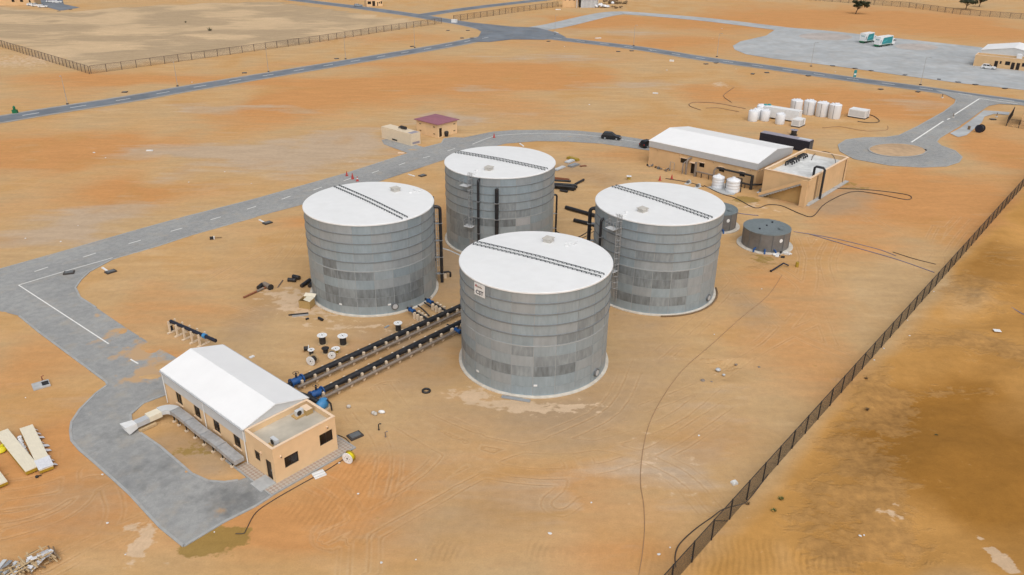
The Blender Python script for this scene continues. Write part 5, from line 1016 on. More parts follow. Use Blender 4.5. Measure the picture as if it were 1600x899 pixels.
# ------------------------------------------------------------------ small buildings and boxes in the middle distance
def flat_house(p, rz, L, W, H, label, wallm, openings_x=(), openings_y=(), parapet=0.5, doors_x=(), cat='building'):
    """near wall along local x at y=0; side wall along local y at x=0"""
    t = thing('small_building', label, cat, p, rz); m = MB(); wall(m, 0, L, 0, H, 0, 0.22, list(openings_x) + list(doors_x)); wall(m, 0.22, W, 0, H, 0, 0.22, list(openings_y), 'y'); m.box(L - 0.22, L, 0.22, W, 0, H); m.box(0.22, L - 0.22, W - 0.22, W, 0, H); m.build('wall', wallm, t)
    MB().box(0.22, L - 0.22, 0.22, W - 0.22, H - parapet - 0.12, H - parapet).build('roof', 'deck', t)
    m = MB(); m.box(-0.05, L + 0.05, -0.05, 0.27, H, H + 0.08); m.box(-0.05, 0.27, 0.27, W - 0.27, H, H + 0.08); m.box(L - 0.27, L + 0.05, 0.27, W - 0.27, H, H + 0.08); m.box(-0.05, L + 0.05, W - 0.27, W + 0.05, H, H + 0.08); m.build('parapet_coping', 'tan_cap', t)
    for o in openings_x: window(t, 'x', *o, 0, 1)
    for o in doors_x: window(t, 'x', *o, 0, 1, 'door', 'door_brown', 1)
    for o in openings_y: window(t, 'y', *o, 0, 1)
    return t
PB = G(684.5, 216); PB.z = 0
pb_ = thing('maroon_roofed_hut', 'small tan hut with a flat maroon roof beyond the paved road', 'building', PB, SITE)
m = MB(); wall(m, 0, 6.6, 0, 3.3, 0, 0.2, [(0.45, 1.35, 0.15, 2.3)]); m.box(0, 0.2, 0.2, 7.6, 0, 3.3); m.box(6.4, 6.6, 0.2, 7.6, 0, 3.3); m.box(0.2, 6.4, 7.4, 7.6, 0, 3.3); m.build('wall', 'tan_wall', pb_)
window(pb_, 'x', 0.45, 1.35, 0.15, 2.3, 0, 1, 'door', 'door_brown', 1)
m = MB(); m.add([(-0.45, -0.45, 3.3), (7.05, -0.45, 3.3), (7.05, 8.05, 3.3), (-0.45, 8.05, 3.3), (-0.45, -0.45, 3.45), (7.05, -0.45, 3.45), (7.05, 8.05, 3.45), (-0.45, 8.05, 3.45), (3.3, 2.6, 3.8), (3.3, 5.0, 3.8)], [(3, 2, 1, 0), (0, 1, 5, 4), (1, 2, 6, 5), (2, 3, 7, 6), (3, 0, 4, 7), (4, 5, 8), (5, 6, 9, 8), (6, 7, 9), (7, 4, 8, 9)]); m.build('roof', 'maroon', pb_)
for x, y, z, ax in ((0, 1.3, 2.5, 'y'), (0, 1.3, 0.8, 'y'), (0, 6.2, 2.5, 'y'), (0, 6.2, 0.8, 'y'), (5.6, 0, 2.5, 'x'), (5.6, 0, 0.8, 'x')):
    o = MB(); (o.box(x - 0.3, x + 0.3, -0.06, -0.003, z - 0.12, z + 0.12) if ax == 'x' else o.box(-0.06, -0.003, y - 0.3, y + 0.3, z - 0.12, z + 0.12)); o.build('vent', 'timber_dark', pb_)
gt = thing('waste_bin', 'small dark bin beside the door of the maroon roofed hut', 'bin', G(697.5, 213), SITE); m = MB(); m.lathe([(0.45, 0), (0.6, 1.0), (0.6, 1.05)], 10, (0, 0, 0)); m.build('bin_body', 'black_matt', gt); MB().lathe([(0.62, 1.05), (0.4, 1.25), (0.0001, 1.3)], 10).build('lid', 'black_matt', gt)
GB = G(643, 228.5); GB.z = 0
ge = thing('generator_container', 'cream generator container with a black exhaust on its roof', 'container', GB, SITE)
MB().box(0, 2.9, 0, 10.6, 0.2, 2.85).build('body', 'cream_steel', ge)
MB().box(0.25, 2.65, 0.12, 1.5, 2.853, 2.875).build('roof_vent', 'container_roof', ge); m = MB(); m.box(-0.05, 2.95, -0.04, 10.64, 0.0, 0.2); m.build('skid', 'cream_steel', ge)
for i in range(7): MB().box(-0.03, -0.003, 0.3 + i * 1.48, 1.55 + i * 1.48, 0.5, 2.6).build('side_panel', 'cream_steel', ge)
MB().box(-0.05, -0.031, 5.0, 6.8, 0.25, 0.6).build('air_intake', 'black_matt', ge); MB().box(0.3, 2.6, -0.03, -0.003, 0.3, 0.8).build('air_intake', 'container_roof', ge); MB().box(0.2, 2.7, -0.025, -0.003, 0.95, 2.6).build('end_panel', 'cream_steel', ge)
MB().tube([(1.8, 6.2, 2.85), (1.8, 6.2, 3.2), (1.8, 4.2, 3.2)], 0.14, 8).build('exhaust', 'black_matt', ge); MB().lathe([(0.35, -0.9), (0.35, 0.9)], 12, (1.8, 4.6, 3.3), (0, 1, 0)).build('silencer', 'black_matt', ge, 40)
# dark blue shipping container(s) behind the hall
cb = thing('shipping_container', 'long dark blue shipping container behind the process hall', 'container', G(1262, 239) , SITE)
m = MB(); m.box(0, 2.44, 0, 12.2, 0.15, 2.6)
for i in range(40): m.box(-0.03, 0, 0.12 + i * 0.3, 0.27 + i * 0.3, 0.35, 2.45)
m.build('body', 'navy', cb); MB().box(0.02, 2.42, 0.02, 12.18, 2.6, 2.64).build('roof', 'container_roof', cb); m = MB()
for x in (0.05, 1.24): m.box(x, x + 1.14, -0.06, -0.0, 0.25, 2.5)
m.build('door', 'navy', cb); MB().box(0.9, 2.2, 0.3, 3.2, 2.642, 2.66).build('roof_patch', 'white_clad', cb)
for x in (0.4, 0.9, 1.5, 2.0): MB().tube([(x, -0.09, 0.3), (x, -0.09, 2.45)], 0.03, 5).build('lock_bar', 'steel', cb)
# white reverse-osmosis yard
def ty(p, r, h, lb, g, ladder_=True):
    t = poly_tank(p, r, h, lb, g, 0, dome=0.25); t.rotation_euler = (0, 0, 0); m = MB()
    if ladder_:
        m = MB(); m.tube([(-r * 0.55, -r * 0.87, h), (-r * 0.55, -r * 0.87, 0)], 0.035, 6); m.build('pipe', 'black_matt', t)
    for s in (0.45, -0.5): MB().lathe([(0.25, h + 0.02), (0.25, h + 0.35), (0.0001, h + 0.38)], 10, (s * r, 0.2, 0)).build('fitting', 'poly_white', t)
    return t
for px, py, lb in ((1242.5, 177.5, 'tall white tank at the left end of the row of four'), (1263, 178.5, 'tall white tank, second of the row of four'), (1283, 181.5, 'tall white tank, third of the row of four'), (1302.5, 184.5, 'tall white tank at the right end of the row of four')):
    ty(G(px, py), 1.62, 3.7, lb, 'row of four tall white tanks')
for px, py, r, h, lb in ((1175.5, 189, 1.25, 2.7, 'small white tank, leftmost and nearest of the cluster'), (1182, 186, 1.2, 2.6, 'small white tank behind the leftmost one'), (1194.5, 188.5, 1.2, 2.7, 'small white tank below the two teal drums'), (1218, 193.5, 1.2, 2.6, 'small white tank before the white container'), (1187, 182, 1.1, 3.0, 'small white tank at the back of the cluster')):
    ty(G(px, py), r, h, lb, 'cluster of small white tanks', False)
for px, lb in ((1193.5, 'teal upright vessel, left of the pair'), (1199.5, 'teal upright vessel, right of the pair')):
    q = G(px, 181.5); t = thing('filter_vessel', lb, 'vessel', q, 0, 'teal filter vessels'); MB().lathe([(0.35, 0.4), (0.7, 0.7), (0.7, 2.9), (0.35, 3.3), (0.0001, 3.35)], 14).build('vessel', 'teal', t, 40); MB().box(-0.4, 0.4, -0.4, 0.4, 0, 0.5).build('base', 'steel', t)
wc = thing('white_container', 'white container among the small white tanks', 'container', G(1246, 192.5), SITE + R(3)); MB().box(0, 2.5, 0, 11.0, 0.35, 3.0).build('body', 'white_paint', wc)
for y in (0.3, 3.7, 7.0, 10.4): MB().box(0.1, 2.4, y, y + 0.35, 0, 0.35).build('foot', 'black_matt', wc)
m = MB()
for y in (8.6, 9.2, 9.8): m.bar((-0.5, y, 0), (-0.5, y, 1.6), 0.06)
m.bar((-0.5, 8.6, 1.6), (-0.5, 9.8, 1.6), 0.06); m.build('railing', 'frame_dark', wc)
def genset(p, rz, a, b, h, lb):
    t = thing('generator', lb, 'generator', p, rz); MB().box(0, a, 0, b, 0.25, h).build('casing', 'white_paint', t); MB().box(-0.04, a + 0.04, -0.04, b + 0.04, 0, 0.25).build('skid', 'black_matt', t); MB().box(-0.02, -0.003, 0.25, b - 0.25, 0.5, h - 0.2).build('access_panel', 'white_clad', t); MB().box(0.3, a * 0.6, -0.02, -0.003, 0.5, h - 0.2).build('access_panel', 'white_clad', t); MB().box(a * 0.62, a * 0.66, -0.03, -0.003, 0.3, h).build('strap', 'frame_dark', t)
genset(G(1248.5, 200), SITE, 3.6, 2.2, 1.9, 'white generator on a black skid at the right of the tank cluster'); genset(G(1351, 187), SITE, 3.2, 4.6, 2.2, 'white cabin box standing right of the four tall tanks')
# small bolted tanks behind the right tank
def bolted(px_c, r, h, lb):
    t = thing('round_tank', lb, 'tank', px_c, 0, 'low round bolted tanks'); MB().lathe([(r + 0.75, -0.1), (r + 0.75, 0.12), (r, 0.14)], 40).build('ring_foundation', 'ring', t, 30)
    n = 12
    for i in range(n):
        a0, a1 = 2 * math.pi * i / n + 0.012, 2 * math.pi * (i + 1) / n - 0.012; m = MB(); vs = []
        for k in range(5): a = a0 + (a1 - a0) * k / 4; vs += [(r * math.cos(a), r * math.sin(a), 0.1), (r * math.cos(a), r * math.sin(a), h)]
        m.add(vs, [(2 * k, 2 * k + 2, 2 * k + 3, 2 * k + 1) for k in range(4)]); m.build('panel', 'bolted_wall', t, 40)
        a = 2 * math.pi * i / n; MB().bar((r * 1.005 * math.cos(a), r * 1.005 * math.sin(a), 0.1), (r * 1.005 * math.cos(a), r * 1.005 * math.sin(a), h), 0.12, 0.06).build('seam', 'band', t)
    MB().lathe([(r - 0.05, 0.1), (r - 0.05, h)], 40).build('liner', 'band', t)
    rf = MB().lathe([(r + 0.06, h - 0.08), (r + 0.06, h + 0.04), (0.0001, h + 0.12)], 40).build('roof', 'bolted_roof', t, 20)
    for i in range(-7, 8):
        s = i * r / 7.5; L = math.sqrt(max(r * r - s * s, 0.05)); MB().bar((-L, s, h + 0.07), (L, s, h + 0.07), 0.06, 0.09).build('roof_rib', 'bolted_roof', rf)
    for x, y in ((-1.6, -1.2), (0, 0.3), (1.4, 1.9)): MB().lathe([(0.16, h), (0.16, h + 0.25), (0.0001, h + 0.27)], 8, (x, y, 0)).build('roof_fitting', 'navy', rf)
    MB().lathe([(0.45, h), (0.45, h + 0.35), (0.0001, h + 0.4)], 14, (1.9, -1.4, 0)).build('roof_hatch', 'bolted_roof', rf)
    for k, a in enumerate((-2.25, -1.85, -1.45)): MB().tube([(r * math.cos(a), r * math.sin(a), 0.55), ((r + 0.6) * math.cos(a), (r + 0.6) * math.sin(a), 0.55), ((r + 0.7) * math.cos(a), (r + 0.7) * math.sin(a), 0.05)], 0.15, 8).build('outlet_pipe', 'blue_valve', t)
    MB().lathe([(0.32, 0), (0.32, 0.05), (0.0001, 0.06)], 12, (r * math.cos(-1.2), r * math.sin(-1.2), 2.1), (math.cos(-1.2), math.sin(-1.2), 0)).build('level_gauge', 'white_paint', t)
st1 = (G(1157, 388) + G(1235, 388)) / 2
bolted(G(1194.5, 382), 3.85, 3.15, 'low round steel tank with ribbed roof right of the four tanks'); bolted(G(1117, 352), 3.6, 3.15, 'low round steel tank mostly hidden behind the right tank')

# building with white roof at the right edge, far hut, top buildings
ob = flat_house(G(1520, 103), ang(G(1520, 103), G(1593, 110.5)), 18, 6.0, 3.9, 'tan office block with parapet and white hall behind, at the right edge', 'tan_wall_far', [(8.2, 8.8, 1.6, 2.6), (9.9, 11.5, 1.4, 2.7), (15.2, 16.8, 1.4, 2.7)], (), 0.6, [(6.6, 7.7, 0.1, 2.5), (11.9, 13.0, 0.1, 2.5), (13.5, 14.6, 0.1, 2.5)])
oa = ob.rotation_euler[2]; oo = Vector(ob.location)
wh = thing('white_hall', 'white sheet metal hall behind the tan office block', 'building', oo, oa); m = MB(); wx0, wx1, wy0, wy1 = 1.0, 21.0, 6.05, 22
m.box(wx0, wx1, wy0, wy0 + 0.2, 0, 5.0); m.box(wx0, wx0 + 0.2, wy0 + 0.2, wy1, 0, 5.0); m.box(wx1 - 0.2, wx1, wy0 + 0.2, wy1, 0, 5); m.box(wx0, wx1, wy1, wy1 + 0.2, 0, 5.0)
for y in (wy0, wy1): m.add([(wx0, y, 5), (wx1, y, 5), ((wx0 + wx1) / 2, y, 6.6), (wx0, y + 0.2, 5), (wx1, y + 0.2, 5), ((wx0 + wx1) / 2, y + 0.2, 6.6)], [(0, 1, 2), (5, 4, 3), (0, 2, 5, 3), (1, 4, 5, 2)])
m.build('wall', 'clad_sheet', wh); gable_roof(wx0, wx1, wy0 - 0.2, wy1 + 0.4, 5.03, 6.63, 0.12, 0.3).build('roof', 'roof_sheet', wh)
t = thing('roof_water_tank', 'white cube water tank on the tan office roof', 'water tank', oo + Matrix.Rotation(oa, 3, 'Z') @ Vector((13.5, 4.0, 3.3)), oa); MB().box(-0.8, 0.8, -0.8, 0.8, 0, 1.7).build('tank_body', 'poly_white', t); MB().lathe([(0.3, 1.7), (0.3, 1.85)], 10).build('lid', 'poly_white', t)
fb = flat_house(G(1594, 196) + Vector((0, 0, 0)), SITE - R(90) + R(6), 12, 6.5, 5.2, 'tan building cut off by the right edge, behind a small fence', 'tan_wall_far', [(1.6, 3.6, 1.9, 3.2)], (), 0.8)
tb = flat_house(G(573, 10.5), ang(G(573, 10.5), G(595, 9.8)), 9.0, 6, 3.4, 'small tan building with dark openings at the top edge', 'tan_wall', [(0.6, 2.6, 1.2, 2.7), (6.8, 7.5, 1.4, 2.3), (7.9, 8.7, 1.2, 2.6)], (), 0.4, [(3.2, 4.8, 0.1, 2.8), (5.9, 6.4, 0.1, 2.2)])
tl = flat_house(G(-40, 9), R(6), 31, 8, 4.6, 'tan building at the top left corner beside parked cars', 'tan_wall_far', [(19.5, 21.0, 1.8, 3.0), (23.8, 25.4, 1.8, 3.0), (28.3, 29.2, 0.6, 2.8)], (), 0.5)
tw = flat_house(G(878.5, 11.5), R(-4), 9, 7, 5.6, 'tan workshop block at the top centre', 'tan_wall_far', [(1.2, 2.0, 3.6, 4.2), (3.6, 4.4, 3.6, 4.2), (6.2, 7.0, 3.6, 4.2)], (), 0.5)
sh = thing('open_shed', 'white open fronted shed beside the tan workshop block', 'shed', G(901, 12.5), R(6)); m = MB(); m.box(0, 0.25, 0, 8, 0, 5.4); m.box(0.25, 12, 7.75, 8, 0, 5.0); m.box(11.75, 12, 0, 7.75, 0, 5.0); m.build('wall', 'white_paint', sh); MB().box(0.26, 12.3, -0.4, 8.3, 5.0, 5.2).build('roof', 'white_roof', sh)
for i in range(4): MB().box(2.4 + i * 2.3, 4.6 + i * 2.3, 0.3, 0.45, 0, 4.2).build('door_panel', 'grey_clad', sh)
MB().box(2.3, 11.7, 0.2, 0.5, 4.2, 5.0).build('lintel', 'white_paint', sh)
for px, py, n_, mm, lb, sc_ in ((936, 12, 26, 'plastic_film', 'heap of white sacks beside the open shed', 1.0), (962, 6, 22, 'pile_brown', 'heap of brown scrap behind the white sacks', 1.0), (966, 13.3, 9, 'pile_brown', 'low row of brown scrap in front of the brown heap', 0.7)):
    t = thing('heap', lb, 'heap', G(px, py)); r_ = random.Random(px)
    for i in range(n_):
        m = MB(); s = r_.uniform(0.7, 1.3) * sc_; m.lathe([(0.3 * s, 0), (0.9 * s, 0.3 * s), (0.8 * s, 0.8 * s), (0.35 * s, 1.05 * s), (0.0001, 1.1 * s)], 7)
        m.v = [(v[0] * r_.uniform(0.8, 1.2), v[1] * r_.uniform(0.8, 1.2), v[2] * r_.uniform(0.85, 1.15)) for v in m.v]
        m.build('sack' if mm == 'plastic_film' else 'scrap_piece', mm, t, 60, (r_.gauss(0, 3.2), r_.gauss(0, 1.5 if sc_ == 1 else 0.5), max(0, r_.gauss(0.3, 0.6)) * sc_), r_.uniform(0, 6))

# ------------------------------------------------------------------ fences
def fence(line, step, h, label, pm, mm, pw, rails=True, lean=0.0, brace=0):
    pts = [Vector((p[0], p[1], 0)) for p in line]; t = thing('wire_fence', label, 'fence', pts[0]); o = pts[0]; k = 0
    pmh = MB().box(-pw / 2, pw / 2, -pw / 2, pw / 2, -0.2, h + 0.05).mesh('post', pm)
    for a, b in zip(pts[:-1], pts[1:]):
        L = (b - a).length; n = max(1, round(L / step)); d = (b - a) / n; rz = math.atan2(d.y, d.x); ln = d.length
        me = MB().add([(0, 0, 0.02), (ln, 0, 0.02), (ln, 0, h), (0, 0, h)], [(0, 1, 2, 3)]).mesh('mesh_panel', mm); rail = MB().bar((0, 0, h), (ln, 0, h), pw * 0.55).mesh('rail', pm); brm = MB().bar((0, 0.05, h * 0.95), (ln * 0.9, 0.05, 0.05), pw * 0.6).mesh('brace', pm)
        for i in range(n):
            p = a + d * i - o; link('post', pmh, t, p, rz); link('mesh_panel', me, t, p, rz)
            if rails: link('rail', rail, t, p, rz)
            if brace and k % brace == 0: link('brace', brm, t, p, rz)
            k += 1
    link('post', pmh, t, pts[-1] - o)
    return t
fs0 = FP0 - fd * 33.5; fence([fs0, FP0 + fd * 190], 3.52, 2.35, 'dark wire mesh fence running diagonally along the right side', 'fence_post', 'mesh_near', 0.11, True, brace=11)
fence([G(-130, 24), G(0, 73), G(140, 116)], 3.0, 2.6, 'brown wire fence arm at the far left, ending at the corner', 'fence_post_far', 'mesh_far', 0.16)
fence([G(140, 116) + Vector((0.4, 0.3, 0)), G(300, 94), G(500, 66), G(600, 50), G(690, 37)], 5.0, 2.6, 'long brown wire fence behind the far asphalt road', 'fence_post_far', 'mesh_far', 0.16)
fence([G(709, 34), G(790, 22), G(872, 11)], 5.0, 2.8, 'brown wire fence from the junction to the workshop block', 'fence_post_far', 'mesh_far', 0.18)
fence([G(1180, -6), G(1300, 3), G(1420, 12), G(1500, 23), G(1660, 35)], 5.0, 2.8, 'brown wire fence on the rise behind the apron', 'fence_post_far', 'mesh_far', 0.2)
fence([G(1572, 197), G(1582, 181)], 2.0, 2.4, 'short dark wire fence before the building at the right edge', 'fence_post', 'mesh_near', 0.12)
fence([G(1572, 197.5), G(1591, 200.5), G(1640, 209)], 3.0, 2.0, 'low wire fence running off the right edge', 'fence_post', 'mesh_far', 0.12)

# ------------------------------------------------------------------ lamp posts, signs, covers, cones
def lamp_post(p, rz, lb, h=8.2):
    t = thing('lamp_post', lb, 'lamp post', p, rz, 'slender lamp posts along the far roads'); MB().tube([(0, 0, 0), (0, 0, h)], [0.085, 0.045], 7).build('pole', 'post_grey', t, 50); MB().box(-0.3, 0.3, -0.3, 0.3, 0, 0.25).build('base', 'manhole', t)
    MB().tube([(0, 0, h), (0.5, 0, h + 0.25), (1.4, 0, h + 0.3)], 0.04, 6).build('arm', 'post_grey', t); MB().cbox((1.7, 0, h + 0.3), (0.7, 0.28, 0.1)).build('lamp_head', 'post_grey', t)
for px, py, lb, h in ((105.5, 163, 'leftmost lamp post on the verge of the far left road', 7.7), (277.5, 135, 'lamp post second from the left on the far left road', 7.2), (419.5, 112.5, 'lamp post third from the left on the far left road', 7.4), (540, 92.5, 'lamp post fourth from the left on the far left road', 8), (648, 75, 'lamp post fifth from the left, before the junction', 8), (867, 54, 'lamp post at the tip of sand right of the junction', 8), (990, 72, 'lamp post on the right road, second after the junction', 8), (1120, 89, 'lamp post on the right road below the apron corner', 8.4), (1267, 104, 'lamp post between right road and apron, opposite the trucks', 8.2), (1438, 133, 'lamp post between right road and apron, nearest the branch', 8.6)):
    lamp_post(G(px, py), R(-70), lb, h)
rs = thing('road_sign', 'teal and white road sign on the right road', 'sign', G(1334, 127), R(20)); MB().tube([(0, 0, 0), (0, 0, 2.0)], 0.06, 6).build('post', 'post_grey', rs); MB().box(-0.55, 0.55, -0.04, 0.04, 1.3, 3.6).build('sign_board', 'teal', rs); MB().box(-0.4, 0.4, -0.055, -0.043, 2.0, 2.5).build('sign_band', 'white_paint', rs)
gs = thing('green_hydrant', 'green hydrant box at the far left roadside', 'hydrant', G(24, 177), R(10)); MB().box(-0.6, 0.6, -0.5, 0.5, 0, 0.9).build('base', 'green_sign', gs); MB().lathe([(0.3, 0.9), (0.35, 1.6), (0.15, 1.9), (0.0001, 1.95)], 10).build('bonnet', 'green_sign', gs)
for i, (px, py) in enumerate(((1489, 184), (1557, 183), (1472, 153))):
    t = thing('bollard', ('short post with concrete foot beside the branch road marking', 'short post with pale foot before the building at the right edge', 'short post with pale foot at the corner of the branch road')[i], 'bollard', G(px, py)); MB().tube([(0, 0, 0), (0, 0, 1.2)], 0.12, 7).build('post', 'grey_pipe', t); MB().lathe([(0.4, 0), (0.3, 0.25)], 10).build('foot', 'concrete', t)
t = thing('steel_drum', 'dark steel barrel on the small pavement by the far drum', 'barrel', G(1513.5, 203)); MB().lathe([(0.32, 0), (0.32, 0.3), (0.35, 0.32), (0.32, 0.34), (0.32, 0.62), (0.35, 0.64), (0.32, 0.66), (0.32, 0.95), (0.0001, 0.93)], 14).build('barrel_body', 'timber_dark', t, 40); MB().lathe([(0.05, 0.93), (0.05, 0.97)], 6, (0.15, 0, 0)).build('bung', 'steel', t)
m = MB(); m.box(-0.75, 0.75, -0.55, 0.55, 0, 0.18); cvm = m.mesh('frame', 'manhole'); m = MB(); m.box(-0.55, 0.55, -0.38, 0.38, 0.18, 0.24); lidm = m.mesh('lid', 'band')
COV = {'along the far left road': [(195, 144.5), (382, 114.5), (526, 92.2), (644, 73)], 'near the far road junction': [(700, 48), (722, 60), (731, 48), (737, 60), (857, 65)],
       'below the right road': [(966, 81), (987, 80), (1103, 100.5), (1119, 98.8), (1176, 116), (1198, 114), (1263, 119), (1376, 140), (1434, 144)],
       'along the lower apron edge': [(1301, 103.5), (1336, 107.5), (1361, 111), (1414, 117.8), (1467, 124.5), (1497, 129), (1524, 132.8), (1570, 138.7)], 'in the sand at the top left': [(92, 18), (110, 15.3), (446, 9.5)]}
for where, lst in COV.items():
    for i, (px, py) in enumerate(lst):
        t = thing('inspection_cover', 'dark raised inspection cover, ' + ORD[i] + ' from the left ' + where, 'cover', G(px, py), R(15 * (i % 5)), 'dark inspection covers along the far roads'); link('frame', cvm, t); link('lid', lidm, t)
t = thing('inspection_cover', 'dark raised inspection cover before the building at the right edge', 'cover', G(1551, 187), R(10)); link('frame', cvm, t); link('lid', lidm, t)
for px, py, lb, rz in ((173, 425.5, 'dark inspection cover at the inner bend of the paved road', SITE), (418, 349, 'dark inspection cover beside the middle of the paved road', SITE), (660, 275, 'small dark inspection cover left of the rear tank', SITE), (108, 427, 'dark steel plate lying on the paved road junction', R(18)), (555, 682, 'dark square cover on the sand right of the pump house', R(40))):
    t = thing('inspection_cover', lb, 'cover', G(px, py, 0.06 if px == 108 else 0), rz); link('frame', cvm, t); link('lid', lidm, t)
mh = thing('well_cover', 'grey slab with open black hatch in the sand left of the paved road', 'slab', G(64.5, 603), SITE - R(12)); MB().box(-0.9, 0.9, -0.75, 0.75, 0, 0.22).build('slab', 'concrete_grey', mh); MB().box(0.1, 0.8, -0.5, 0.4, 0.223, 0.26).build('hatch', 'black_matt', mh); MB().tube([(0.3, 0.9, 0), (0.3, 0.9, 0.7), (0.55, 0.9, 0.75)], 0.07, 6).build('vent_pipe', 'rust', mh)
for px, py, lb in ((542, 275, 'red traffic cone, leftmost of three on the paved road'), (551, 280, 'tallest red traffic cone, middle of three on the paved road'), (558.5, 283, 'red traffic cone with white collar, rightmost of three'), (1031, 282, 'red cone with a pale base left of the process hall'), (1049.5, 280, 'red cone nearest the process hall door'), (772, 215, 'red cone on the painted arc of the paved road')):
    t = thing('traffic_cone', lb, 'cone', G(px, py, 0.045 if px < 900 else 0), 0.3, 'red traffic cones'); s = 1.25 if px == 551 else 1.0
    MB().box(-0.28, 0.28, -0.28, 0.28, 0, 0.06).build('base', 'cone_red', t); MB().lathe([(0.24 * s, 0.06), (0.05, 1.0 * s), (0.0001, 1.0 * s)], 10).build('cone_body', 'cone_red', t, 60); MB().lathe([(0.17 * s, 0.45 * s), (0.11 * s, 0.7 * s)], 10).build('collar', 'white_paint' if px == 558.5 else 'cone_red', t)
t = thing('marker_post', 'short pipe post with white cap in the sand by the paved road', 'post', G(331, 374), R(20)); MB().cbox((0, 0, 0.2), (0.6, 0.5, 0.4)).build('block', 'black_matt', t); MB().cbox((0.38, 0, 0.22), (0.16, 0.52, 0.42)).build('band', 'white_paint', t); MB().bar((0.46, 0, 0.2), (1.6, 0, 0.15), 0.1).build('rod', 'timber_dark', t)
for a, b, w, h, mm, lb in (((160, 419), (168, 424.5), 0.3, 0.15, 'white_paint', 'white kerb piece beside the inspection cover at the bend'), ((405, 344), (412, 347.5), 0.3, 0.12, 'white_paint', 'white kerb piece beside the paved road, middle'), ((638, 273), (648, 276), 0.3, 0.12, 'white_paint', 'white kerb piece left of the rear tank'), ((812, 225), (818, 229), 0.35, 0.15, 'white_paint', 'white kerb piece right behind the rear tank'), ((622, 239.5), (632, 240), 0.5, 0.15, 'tan_cap', 'pale board on the sand beside the generator pavement'), ((229, 236), (239, 236), 0.5, 0.2, 'white_paint', 'white board in the sand field at the left'), ((390, 560), (397, 557), 0.4, 0.12, 'white_paint', 'white strip lying beside the pump house roof edge'), ((35, 676), (47, 672), 0.35, 0.2, 'white_paint', 'white offcut beside the stacks of insulated panels'), ((601, 513), (608, 509), 0.3, 0.08, 'steel', 'bright metal offcut near the lone cable drum'), ((866, 50), (872, 52), 0.4, 0.2, 'white_paint', 'white block on the junction tip'), ((706, 35.5), (714, 36), 1.2, 1.6, 'white_paint', 'white cabinet at the fence gap by the junction'), ((868, 15.5), (876, 15.5), 1.0, 0.3, 'white_paint', 'white slab before the workshop block'), ((930, 60.5), (939, 60), 0.6, 0.3, 'litter', 'pale rubble strip in the sand right of the junction'), ((1020, 146.3), (1028, 147), 0.6, 0.3, 'litter', 'white board on the orange sand in the middle distance'), ((1046, 96), (1053, 96.5), 0.5, 0.6, 'litter', 'pale block below the right road')):
    A, B = G(*a), G(*b); o = MB(); L = (B - A).length; o.box(0, L, -w / 2, w / 2, 0, h); o.box(L * 0.1, L * 0.85, -w * 0.3, w * 0.3, h, h + 0.02)
    tag(o.build('offcut', mm, None, None, A, ang(A, B)), lb, 'offcut')

# ------------------------------------------------------------------ loose material on the site
def rod(a, b, r, mm, lb, cat, name, z=None, n=10, zb=None):
    z = r if z is None else z; A, B = G(*a, z), G(*b, zb if zb is not None else z); d = (B - A); L = d.length; t = thing(name, lb, cat, (A.x, A.y, 0), ang(A, B))
    MB().lathe([(r * 0.86, 0.0), (r, 0.0), (r, L), (r * 0.86, L), (r * 0.86, 0.02)][1:4] , n, (0, 0, z), (1, 0, 0)).build('pipe_wall', mm, t, 50)
    for x in (0, L): MB().lathe([(r * 0.8, -0.012), (r * 0.8, 0.012)], n, (x, 0, z), (1, 0, 0)).build('bore', 'frame_dark', t)
    return t
for a, b, r, lb in (((458, 432), (468, 434.5), 0.33, 'black pipe offcut, upper of the pair left of the left tank'), ((450, 437), (462, 438), 0.3, 'black pipe offcut, lower of the pair left of the left tank'), ((471, 447), (484, 437.5), 0.3, 'black pipe offcut leaning towards the left tank'), ((483.5, 447), (489, 441), 0.3, 'short black pipe offcut against the left tank'), ((403.5, 450), (410, 444.5), 0.32, 'short black pipe offcut beside the rusty pipe'), ((478, 499), (482, 497.5), 0.14, 'small dark offcut in front of the cardboard box, left'), ((498, 497), (504, 500), 0.2, 'small dark offcut in front of the cardboard box, right'), ((884, 324), (929, 337), 0.36, 'long black pipe lying left of the right tank, upper one'), ((897, 344), (930, 352), 0.34, 'long black pipe lying left of the right tank, lower one'), ((899, 288), (912, 281), 0.25, 'short black pipe with branch right of the pipe stack'), ((875, 297.5), (887, 299.5), 0.22, 'short black pipe below the pipe stack')):
    rod(a, b, r, 'black_pipe', lb, 'pipe', 'pipe_offcut')
for i, (a, b, r, z) in enumerate((((852, 281), (892, 283.5), 0.2, 0.2), ((852, 286), (902, 292), 0.27, 0.27), ((852, 289), (900, 295), 0.27, 0.27), ((855, 291), (897, 296.5), 0.27, 0.27), ((852, 286.5), (901, 290), 0.27, 0.72), ((852, 289), (899, 293.5), 0.27, 0.72))):
    rod(a, b, r, 'black_pipe', 'black pipe in the stack behind the rear tank', 'pipe', 'stacked_pipe', z)['group'] = 'black pipes stacked behind the rear tank'
tag(MB().box(0, 3.2, 0, 0.25, 0, 0.5).box(0.3, 2.9, 0.03, 0.22, 0.5, 0.54).build('red_strip', 'rust', None, None, G(866, 281), R(-18)), 'dull red bar on top of the pipe stack', 'bar')
rp = thing('rusty_pipe', 'long rusty pipe with a grey flanged end left of the left tank', 'pipe', G(381, 466.5), ang(G(381, 466.5), G(417, 450))); L = (G(417, 450) - G(381, 466.5)).length
MB().tube([(0, 0, 0.16), (L, 0, 0.2)], 0.15, 10).build('pipe', 'rust', rp, 50); MB().tube([(L * 0.55, 0, 0.18), (L * 0.85, 0, 0.19)], 0.18, 10).build('sleeve', 'grey_pipe', rp, 50)
